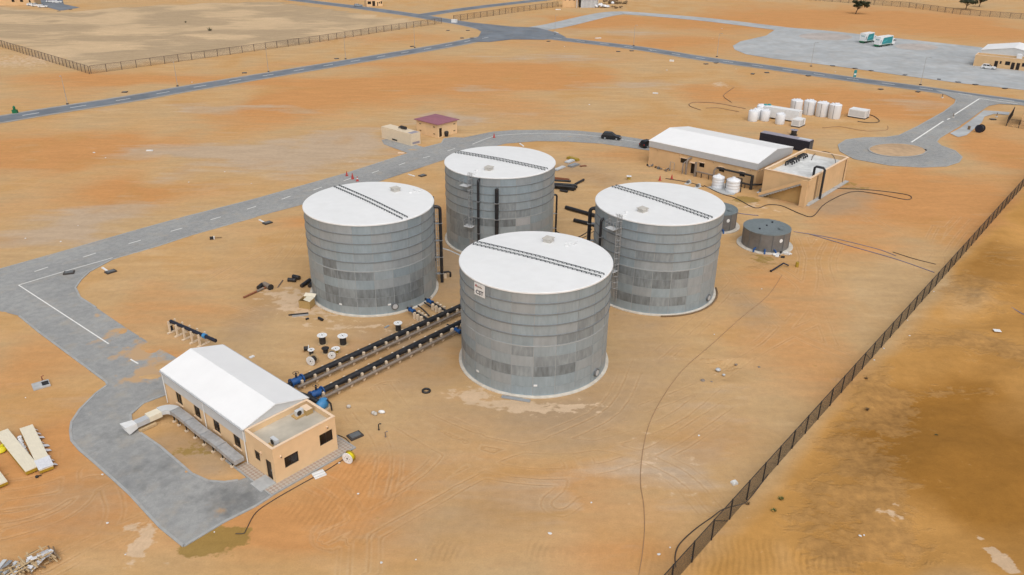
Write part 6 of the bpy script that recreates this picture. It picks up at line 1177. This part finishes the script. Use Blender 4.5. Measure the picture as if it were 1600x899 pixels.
MB().tube([(L - 0.1, -0.9, 0.4), (L + 0.2, 0.7, 0.4)], 0.36, 12).build('tee_end', 'grey_pipe', rp, 50); MB().lathe([(0.46, 0), (0.46, 0.12)], 14, (L - 0.1, -0.95, 0.4), (-0.2, -1, 0)).build('flange', 'black_matt', rp)
for a, b, w, mm, lb in (((434, 450), (442, 439), 0.14, 'grey_pipe', 'thin grey bar standing out of the sand left of the left tank'), ((451, 493.5), (482, 490.5), 0.22, 'black_matt', 'black rail in front of the cardboard box'), ((457, 495), (482, 492.5), 0.22, 'steel', 'bright rail in front of the cardboard box')):
    A, B = G(*a), G(*b); o = MB(); L = (B - A).length; o.box(0, L, -w / 2, w / 2, 0, 0.08); o.box(0, L, -w / 6, w / 6, 0.08, 0.2); tag(o.build('metal_bar', mm, None, None, A, ang(A, B)), lb, 'bar')
tr_ = MB(); k = 24; tr_.tube([(0.42 * math.cos(2 * math.pi * i / k), 0.42 * math.sin(2 * math.pi * i / k), 0.12) for i in range(k + 1)], 0.13, 8, False); tag(tr_.build('rubber_ring', 'black_matt', None, 60, G(666, 612)), 'black rubber ring lying alone on the sand before the pipelines', 'ring')
for i, (px, py, lb) in enumerate(((545, 637, 'single grey stone right of the pump house'), (583.5, 647, 'grey stone at the left of the small row'), (586.5, 648.5, 'grey stone in the middle of the small row'), (596.5, 645.5, 'white fitting at the right of the small row'))):
    m = MB(); m.lathe([(0.16, 0), (0.24, 0.1), (0.2, 0.28), (0.08, 0.36), (0.0001, 0.37)], 8); m.v = [(v[0] * (1.7 if i == 3 else 1.1), v[1] * rnd.uniform(0.9, 1.1), v[2]) for v in m.v]; tag(m.build('stone', 'concrete' if i < 3 else 'white_paint', None, 60, G(px, py), i), lb, 'stone')
for px, py, h, lb, mm in ((592, 672, 0.7, 'short dark stub pipe standing in the sand, left', 'black_matt'), (602.5, 683, 0.6, 'short grey stub pipe standing in the sand, right', 'grey_pipe')):
    t = thing('stub_pipe', lb, 'pipe', G(px, py)); MB().tube([(0, 0, 0), (0, 0, h), (0.12, 0, h + 0.1), (0.3, 0, h + 0.1)], 0.06, 7).build('pipe', mm, t); MB().lathe([(0.11, 0), (0.11, 0.05)], 8).build('collar', mm, t)
pw_ = thing('pallet_board', 'white board under the black hose beside the tiled walk', 'board', G(498.5, 742), R(36)); MB().box(-0.6, 0.6, -0.5, 0.5, 0, 0.12).build('board', 'white_paint', pw_)
for y in (-0.4, 0, 0.4): MB().box(-0.6, 0.6, y - 0.05, y + 0.05, 0.12, 0.16).build('slat', 'white_clad', pw_)
# insulated panel stacks at the left
def panel_stack(p, rz, L, W, n, lb, film):
    t = thing('panel_stack', lb, 'panel stack', p, rz, 'stacks of insulated panels')
    for i in range(n): MB().box(rnd.uniform(0, 0.08), L + rnd.uniform(-0.08, 0), -W / 2, W / 2, 0.12 + i * 0.11, 0.12 + i * 0.11 + 0.098).build('panel', 'foam_panel' if i == n - 1 else 'foam_core', t)
    for x in (0.6, L / 2, L - 0.6): MB().box(x - 0.12, x + 0.12, -W / 2 + 0.02, W / 2 - 0.02, 0, 0.12).build('bearer', 'timber', t)
    for i in range(5): MB().box(0.05, L - 0.05, -W / 2 + 0.1 + i * W / 5, -W / 2 + 0.13 + i * W / 5, 0.12 + n * 0.11 - 0.012, 0.12 + n * 0.11 + 0.012).build('rib', 'foam_panel', t)
    if film:
        z = 0.12 + n * 0.11; m = MB(); nx_, ny_ = 8, 6; r_ = random.Random(3); vs = [(0.02 + 1.9 * i / nx_, -W / 2 - 0.06 + (W + 0.12) * j / ny_, z + 0.03 + r_.uniform(0, 0.05)) for i in range(nx_ + 1) for j in range(ny_ + 1)]
        m.add(vs, [(i * (ny_ + 1) + j, i * (ny_ + 1) + j + 1, (i + 1) * (ny_ + 1) + j + 1, (i + 1) * (ny_ + 1) + j) for i in range(nx_) for j in range(ny_)]); m.build('plastic_wrap', 'plastic_film', t, 60)
        for i in range(9):
            x = 0.4 + i * L / 9.5; s = r_.uniform(0.2, 0.5); m = MB(); m.add([(x, -W / 2, z * 0.7), (x + s, -W / 2, z * 0.75), (x + s * 1.3, -W / 2 - s, 0.1), (x + s * 0.4, -W / 2 - s * 1.2, 0.06)], [(0, 1, 2, 3)]); m.build('torn_wrap', 'plastic_film', t)
    return t
sA, sB = G(68, 741), G(37, 676); panel_stack((sA + G(81, 736)) / 2, ang(sA, sB), (sB - sA).length * 1.02, 1.25, 4, 'stack of cream panels with torn white plastic wrap, right one', True)
sC, sD = G(46, 743), G(0, 686); panel_stack((sC + G(59, 736)) / 2, ang(sC, sD), (sD - sC).length * 1.05, 1.25, 4, 'bare stack of cream panels, middle one', False)
sE = G(2, 767); panel_stack((sE + G(11, 760)) / 2 - Vector((0.2, 0, 0)), ang(sC, sD), 6.5, 1.2, 4, 'stack of cream panels cut off by the left edge', False)
t = thing('plastic_bundle', 'crumpled clear plastic between the two cream panel stacks', 'plastic'
          , G(37, 702), 0.8); r_ = random.Random(12)
for i in range(12):
    m = MB(); m.lathe([(0.1, 0), (0.28, 0.08), (0.2, 0.3), (0.0001, 0.36)], 6); m.v = [(v[0] * r_.uniform(0.5, 1.4), v[1] * r_.uniform(0.5, 1.4), v[2]) for v in m.v]; s = -2.3 + i * 0.42; dd = (sB - sA).normalized(); m.build('crumple', 'plastic_film', t, 70, Matrix.Rotation(-0.8, 3, 'Z') @ (dd * s + Vector((r_.uniform(-.1, .1), 0, 0))), i)
t = thing('yellow_bag', 'bright yellow bag at the left edge beside the panels', 'bag', G(2, 706), 0.5); MB().lathe([(0.3, 0), (0.55, 0.15), (0.5, 0.45), (0.2, 0.62), (0.0001, 0.65)], 9).build('bag_body', 'yellow', t, 60); MB().lathe([(0.12, 0.6), (0.18, 0.72), (0.0001, 0.74)], 7, (0.2, 0.1, 0)).build('knot', 'yellow', t, 60)
t = thing('wheel_hub', 'small dark lump between the ends of the panel stacks', 'fitting', G(58, 746), 0.2); MB().lathe([(0.16, 0), (0.16, 0.16), (0.06, 0.2)], 8).build('block', 'black_matt', t); MB().bar((0, 0, 0.1), (0.4, 0.15, 0.12), 0.08).build('arm', 'black_matt', t)
# crates and pallets in the bottom left corner
cr = thing('crate_heap', 'heap of broken timber crates and white wrap in the bottom left', 'crates', G(45, 889), R(52)); r_ = random.Random(5)
for i in range(64):
    x, y = r_.uniform(-2.6, 2.2), r_.uniform(-0.75, 0.75); a = r_.choice((0, 1.57)) + r_.gauss(0, 0.12); L = r_.uniform(0.7, 1.6); z = 0.05 + 0.5 * r_.random() + 0.25 * (abs(x) < 1.5)
    MB().cbox((0, 0, 0), (L, 0.13, 0.05), a, r_.gauss(0, 0.08)).build('plank', 'timber' if i % 4 else 'timber_dark', cr, None, (x, y, z))
for i in range(16): MB().cbox((0, 0, 0), (r_.uniform(0.3, 0.7), r_.uniform(0.25, 0.5), 0.1), r_.uniform(0, 3), r_.gauss(0, 0.15)).build('wrapped_piece', 'plastic_film', cr, None, (r_.uniform(-2.3, 2), r_.uniform(-0.6, 0.6), r_.uniform(0.4, 0.8)))
wb = thing('white_boards', 'two white sheets leaning at the crate heap', 'board', G(65, 878), R(60)); MB().cbox((0.6, 0.15, 0.35), (1.1, 1.0, 0.06), 0, 0.25).build('board', 'plastic_film', wb); MB().cbox((-0.6, -0.1, 0.35), (1.5, 0.9, 0.06), 0.15, -0.2).build('board', 'white_paint', wb)
gp = thing('panel_offcuts', 'grey white sheet metal strips in the bottom left corner', 'sheet metal', G(10, 893), R(75))
for i, y in enumerate((-0.7, -0.25, 0.2, 0.6)): MB().cbox((0, y, 0.2 + 0.06 * i), (2.2 - 0.2 * i, 0.35, 0.08), 0.08 * i, 0.03).build('strip', 'white_clad' if i % 2 else 'steel', gp)
# debris behind the rear tank
for a, b, w, h, mm, lb in (((885, 255.5), (896, 251), 1.1, 0.3, 'white_clad', 'white sheet on dark timber behind the rear tank'), ((890, 262), (903, 257.5), 1.3, 0.35, 'steel', 'bright sheet stack behind the rear tank, right one'), ((868, 267), (882, 261), 0.9, 0.25, 'white_clad', 'pale sheet behind the rear tank, nearest one'), ((887, 247.5), (904, 252), 1.0, 0.4, 'yellow_dull', 'mustard yellow stack of beams behind the rear tank'), ((906, 261), (917, 260), 0.4, 0.2, 'rust', 'brown strip right of the bright sheets')):
    A, B = G(*a), G(*b); L = (B - A).length; t = thing('sheet_stack', lb, 'sheets', A, ang(A, B), 'loose sheets behind the rear tank')
    for i in range(3): MB().box(0.05 * i, L - 0.12 * i, -w / 2 + 0.06 * i, w / 2, 0.08 + i * h / 3, 0.05 + (i + 1) * h / 3).build('sheet', mm, t)
    for x in (L * 0.2, L * 0.8): MB().box(x - 0.06, x + 0.06, -w / 2, w / 2, 0, 0.08).build('bearer', 'timber_dark', t)
# clutter in front of the hall
t = thing('scrap_row', 'row of fittings and scrap along the process hall wall', 'scrap', hqp(-1.4, 21.5), SITE); r_ = random.Random(8)
for i in range(16):
    y = r_.uniform(-3.2, 3.0); mm = r_.choice(('band', 'black_matt', 'white_clad', 'grey_pipe', 'steel')); m = MB()
    if i % 2: m.cbox((0, 0, 0.2), (r_.uniform(0.2, 0.6), r_.uniform(0.2, 0.5), r_.uniform(0.2, 0.6)), r_.uniform(0, 3))
    else: m.tube([(0, 0, 0.12), (r_.uniform(-0.3, 0.6), r_.uniform(-0.6, 0.6), r_.uniform(0.12, 0.9))], 0.1, 7)
    m.build('fitting', mm, t, None, (r_.uniform(-0.9, 0.6), y, 0))
t = thing('scaffold', 'light metal frame leaning by the process hall wall', 'frame', hqp(-1.0, 18.6), SITE); m = MB()
for y in (-0.5, 0.5):
    m.bar((0.3, y, 0), (0.0, y, 1.9), 0.05); m.bar((-0.5, y, 0), (0.0, y, 1.9), 0.05)
m.build('frame', 'steel', t); MB().bar((0, -0.5, 1.9), (0, 0.5, 1.9), 0.06).build('top_bar', 'steel', t)
for px, py, lb in ((1075, 287, 'small pump on a pale skid left of the ribbed tanks'), (1090, 293, 'small pump on a skid beside the ribbed tanks'), (1188.5, 300.5, 'small pale control box at the foot of the tank block')):
    t = thing('pump_unit', lb, 'pump', G(px, py), SITE, 'small pumps near the hall'); MB().box(-0.9, 0.9, -0.4, 0.4, 0, 0.12).build('skid', 'white_clad', t); MB().lathe([(0.25, -0.4), (0.3, 0), (0.2, 0.4)], 10, (0, 0, 0.42), (1, 0, 0)).build('motor', 'band', t); MB().box(0.35, 0.75, -0.25, 0.25, 0.12, 0.6).build('casing', 'white_clad', t)
# rubbish by the small round tank
t = thing('rubbish_heap', 'white sheeting and dark scraps at the foot of the low round tank', 'rubbish', G(1219, 399), 0.3); r_ = random.Random(4)
for i in range(14):
    m = MB(); m.cbox((0, 0, 0.15), (r_.uniform(0.3, 0.9), r_.uniform(0.2, 0.6), r_.uniform(0.12, 0.4)), r_.uniform(0, 3), r_.gauss(0, 0.2)); m.build('scrap', r_.choice(('litter', 'litter', 'black_matt', 'yellow_dull')), t, None, (r_.gauss(0, 1.0), r_.gauss(0.2, 0.5), 0))
t = thing('black_elbow', 'black bent pipe lying in the sand right of the four tanks', 'pipe', G(1204, 425), ang(G(1204, 425), G(1224, 416))); L = (G(1224, 416) - G(1204, 425)).length; MB().tube([(0, 0, 0.1), (L * 0.9, 0, 0.5), (L, 0.1, 0.5), (L * 1.06, -0.8, 0.3)], 0.12, 8).build('pipe', 'navy', t, 50); MB().lathe([(0.2, 0), (0.2, 0.08)], 10, (0, 0, 0.1), (1, 0, 0.1)).build('flange', 'black_matt', t)
t = thing('yellow_barrel', 'small mustard barrel beside the black bent pipe', 'barrel', G(1245, 417)); MB().lathe([(0.25, 0), (0.27, 0.35), (0.25, 0.8), (0.0001, 0.8)], 12).build('barrel_body', 'yellow_dull', t, 40); MB().lathe([(0.05, 0.8), (0.05, 0.86)], 6, (0.1, 0, 0)).build('bung', 'frame_dark', t)

# ------------------------------------------------------------------ hoses and cables
def hose(pts, r, mm, lb, name='hose', n=6):
    P = [G(p[0], p[1], (p[2] if len(p) > 2 else r * 0.8)) for p in pts]; o = MB().tube(smooth_line(P, 5), r, n).build(name, mm, None, 80); return tag(o, lb, 'hose')
hose([(368, 834), (381, 833.5), (385, 827), (400, 801), (430, 780), (470, 757), (510, 735), (538, 717)], 0.045, 'hose', 'black hose from the wet patch along the tiled walk')
hose([(528, 680), (541, 686), (549, 698), (549, 708)], 0.05, 'hose', 'black hose from the pump house wall to the yellow drum')
hose([(998, 899), (1003, 870), (1007, 830), (1006, 790), (1001, 755), (1003, 715), (1012, 670), (1030, 630), (1065, 580), (1110, 540), (1160, 495), (1200, 462), (1222, 430)], 0.03, 'cable_brown', 'thin brown cable running down the sand to the bottom edge', 'cable')
hose([(1056, 886), (1055, 868), (1062, 850), (1085, 828), (1110, 810), (1130, 796, 0.6), (1155, 789, 1.4), (1165, 785, 1.0), (1180, 768, 0.1), (1200, 742)], 0.06, 'hose', 'black hose looping through the wire fence at the bottom')
hose([(1240, 362), (1300, 372), (1370, 389), (1400, 400)], 0.06, 'purple_hose', 'purple hose stretched from the low round tank towards the fence, upper one'); hose([(1262, 365), (1330, 385), (1400, 405), (1460, 426)], 0.07, 'purple_hose', 'purple hose stretched across the sand to the fence, lower one')
hose([(1395, 394), (1430, 405), (1462, 413)], 0.06, 'hose', 'dark hose end lying near the fence'); hose([(1130, 320), (1145, 330), (1158, 334), (1185, 337)], 0.08, 'purple_hose', 'blue purple hose behind the right tank')
hose([(1510, 450), (1535, 456), (1560, 463), (1572, 475), (1600, 492), (1640, 510)], 0.09, 'purple_hose', 'grey hose in the sand beyond the fence at the right')
hose([(1100, 290), (1125, 302), (1150, 310), (1180, 325), (1200, 320), (1222, 322), (1250, 334), (1270, 338), (1290, 318), (1330, 300), (1370, 303), (1415, 312), (1424, 308), (1410, 303), (1360, 297), (1300, 294)], 0.08, 'hose', 'long dark hose winding from the ribbed tanks round the tank block')
hose([(1300, 294), (1299, 285, 1.5), (1304, 262, 4.0), (1305, 250, BH + 0.1), (1298, 240, BH), (1284, 237, BH - 0.3), (1272, 242, BH - 0.6), (1268, 250, BH - 0.7)], 0.07, 'hose', 'dark hose climbing over the tank block parapet')
hose([(1095, 172), (1078, 166), (1080, 161), (1100, 160), (1125, 162), (1150, 167), (1165, 170)], 0.12, 'cable_brown', 'thick dark hose coiled on the sand left of the white tanks'); hose([(1103, 169), (1120, 168.5), (1140, 172), (1155, 175)], 0.1, 'cable_brown', 'short dark hose below the coiled one'); hose([(1147, 137), (1135, 145), (1131, 151), (1143, 160)], 0.1, 'cable_brown', 'dark hose bent on the rise above the coiled one')
hose([(1353, 178), (1366, 182), (1374, 190), (1360, 192), (1340, 190)], 0.1, 'hose', 'dark hose at the white cabin box'); hose([(1285, 200), (1310, 198), (1330, 201), (1355, 205), (1385, 203), (1387, 197)], 0.07, 'cable_brown', 'dark hose on the sand behind the turning circle')
hose([(1040, 279), (1075, 285), (1100, 292)], 0.08, 'hose', 'dark hose along the front of the process hall'); hose([(868, 361), (880, 367), (900, 372), (925, 358)], 0.07, 'black_pipe', 'thin black pipe between the rear and right tanks', 'pipe'); hose([(905, 374), (918, 368), (930, 360)], 0.05, 'black_pipe', 'short black pipe beside the right tank foot', 'pipe')
tr2 = MB().tube(smooth_line([G(690, 388), G(700, 391), G(712, 396), G(724, 402)], 4), 0.12, 8).build('white_pipe', 'white_clad', None, 60); tag(tr2, 'white pipe on the sand at the foot of the rear tank', 'pipe')
edge_pts = [Vector(TRo) + Vector((math.cos(a), math.sin(a))) * (TR_ * 1.042 + 0.2) for a in np.linspace(fR + R(10), fR + R(100), 22)]; tag(MB().tube([(p.x, p.y, 0.1) for p in edge_pts], 0.12, 7).build('edge_pipe', 'timber_dark', None, 60), 'dark pipe curving round the foot of the right tank', 'pipe')

# ------------------------------------------------------------------ trees, shrubs, litter
def tree(p, lb, h, sp, seed, lean=0.3, mm='leaf', n=2200, clumps=11):
    t = thing('acacia_tree', lb, 'tree', p, 0, 'acacia trees beyond the apron'); r_ = random.Random(seed); m = MB(); crowns = []
    base = Vector((0, 0, -0.3)); fork = Vector((lean * 0.4, 0, h * 0.35)); m.tube([base, Vector((lean * 0.1, 0.05, h * 0.18)), fork], [0.32, 0.24, 0.2], 7)
    for i in range(clumps):
        a = 2 * math.pi * i / clumps + r_.uniform(-.3, .3); rr = sp * r_.uniform(0.25, 0.85); e = Vector((lean + rr * math.cos(a), rr * math.sin(a), h * r_.uniform(0.62, 0.95))); md = fork.lerp(e, 0.55) + Vector((0, 0, 0.25)); m.tube([fork, md, e], [0.13, 0.08, 0.03], 5); crowns.append((e, sp * r_.uniform(0.28, 0.48)))
    m.build('trunk', 'bark', t, 60); lf = MB()
    for i in range(n):
        c, rad = crowns[i % len(crowns)]; v = Vector((r_.gauss(0, 1), r_.gauss(0, 1), r_.gauss(0, 0.6))).normalized() * rad * r_.random() ** 0.4; v.z *= 0.6; q = c + v; s = r_.uniform(0.18, 0.42)
        a1 = Vector((r_.gauss(0, 1), r_.gauss(0, 1), r_.gauss(0, .5))).normalized() * s; a2 = Vector((r_.gauss(0, 1), r_.gauss(0, 1), r_.gauss(0, .5))).normalized() * s; lf.add([q - a1, q - a2, q + a1, q + a2], [(0, 1, 2, 3)])
    lf.build('crown', mm, t)
tree(G(1337, 22), 'dark acacia tree with leaning crown beyond the apron', 6.6, 4.6, 1, 1.5); tree(G(1509, 15), 'wide dark acacia at the top right, left of two', 5.5, 4.6, 2); tree(G(1530, 11), 'dark acacia at the top right, right of two', 5.6, 3.6, 3)
def tuft(p, lb, s, mm='leaf_bright', seed=1):
    r_ = random.Random(seed); t = thing('desert_shrub', lb, 'shrub', p, 0); m = MB()
    for i in range(60):
        a = r_.uniform(0, 6.28); l = s * r_.uniform(0.5, 1); d = Vector((math.cos(a) * r_.uniform(0.2, 0.8), math.sin(a) * r_.uniform(0.2, 0.8), r_.uniform(0.5, 1))).normalized(); q = Vector((math.cos(a), math.sin(a), 0)) * 0.05; sdv = Vector((-math.sin(a), math.cos(a), 0)) * 0.035 * (1 + s); m.add([q - sdv, q + sdv, q + d * l], [(0, 1, 2)])
    m.build('leaves', mm, t); MB().lathe([(0.06, -0.05), (0.03, 0.15 * s)], 6).build('stem', 'bark', t)
tuft(G(1219.5, 782), 'small green shrub right of the fence, upper one', 0.5); tuft(G(1208, 801), 'small green shrub right of the fence, lower one', 0.5, seed=2); tuft(G(1462, 682), 'tiny dark shrub beyond the fence', 0.35, 'leaf', 3); tuft(G(328, 50), 'low yellowish shrub on the fenced dunes', 2.6, 'leaf', 4); tuft(G(290, 36), 'tiny green shrub on the fenced dunes', 1.2, 'leaf', 5); tuft(G(1353, 593), 'dry tuft on the track beyond the fence', 0.4, 'pile_brown', 6); tuft(G(1168, 789), 'dry tuft at the fence foot beside the looping hose', 0.4, 'pile_brown', 7); tuft(G(1355, 641), 'dry dark scrap on the sand beyond the fence', 0.4, 'pile_brown', 8)
LIT = [(859, 834), (1047, 856), (1029, 867), (1081, 873), (924, 786), (1092, 681), (1147, 754), (1116, 523), (1418, 501), (1421, 525), (1366, 563), (1381, 545), (1459, 456), (1582, 313), (1531, 879), (1380, 752), (1305, 797), (1320, 831), (1350, 837), (1344, 838), (1531, 838), (122, 353), (95, 378), (40, 373), (295, 285), (393, 287), (351, 269), (147, 239), (165, 247), (160, 742), (168, 818), (335, 832), (196, 867), (921, 164), (1042, 110), (1305, 113), (882, 73), (1128, 45), (1017, 79), (1150, 108), (560, 772), (530, 724), (596, 880), (650, 875), (1190, 452), (1545, 438), (1517, 438), (1590, 320), (300, 129), (40, 622)]
for i, (px, py) in enumerate(LIT):
    r_ = random.Random(i); s = r_.uniform(0.08, 0.17) * (1.0 if py > 250 else 2.0); m = MB(); m.lathe([(s * 0.7, 0), (s, 0.05), (s * 0.8, s * 0.5), (0.0001, s * 0.6)], 6); m.v = [(v[0] * r_.uniform(0.7, 1.6), v[1] * r_.uniform(0.6, 1.1), v[2]) for v in m.v]
    tag(m.build('litter_scrap', 'litter', None, None, G(px, py, 0.02), r_.uniform(0, 6)), 'small scrap of white litter lying on the sand', 'litter', 'white litter scattered over the sand')
t = MB(); t.box(-0.45, 0.45, -0.35, 0.35, 0.02, 0.06); t.box(-0.4, 0.4, -0.3, 0.3, 0.06, 0.07); tag(t.build('white_board', 'white_paint', None, None, G(1558, 517, 0.1), R(-10)), 'white square board on the sand beyond the fence', 'board')
m = MB(); m.box(-0.3, 0.3, -0.25, 0.25, 0.0, 0.2); m.box(-0.2, 0.25, -0.15, 0.2, 0.2, 0.3); tag(m.build('white_bucket', 'litter', None, None, G(1147, 756), 0.4), 'white lump of plaster beside the fence', 'rubble')
for i, (px, py) in enumerate(((1122, 578), (1098, 595), (1112, 597.5), (1150, 570), (1160, 562), (1186, 574), (1131, 586))):
    m = MB(); s = (0.35, 0.3, 0.2, 0.2, 0.22, 0.18, 0.2)[i]; m.lathe([(s * 0.8, -0.1), (s, 0.05), (s * 0.5, s * 0.6), (0.0001, s * 0.7)], 7); tag(m.build('rubble_stone', 'grey_clad' if i in (0, 6) else 'grey_pipe', None, 60, G(px, py, -0.02), i), 'small stone around the dug hollow', 'stone', 'stones around the dug hollow')
SC.cycles.use_adaptive_sampling = True; SC.cycles.adaptive_threshold = 0.025
SC.cycles.max_bounces = 5; SC.cycles.diffuse_bounces = 2; SC.cycles.glossy_bounces = 2; SC.cycles.transparent_max_bounces = 12; SC.cycles.transmission_bounces = 2
SC.cycles.caustics_reflective = False; SC.cycles.caustics_refractive = False
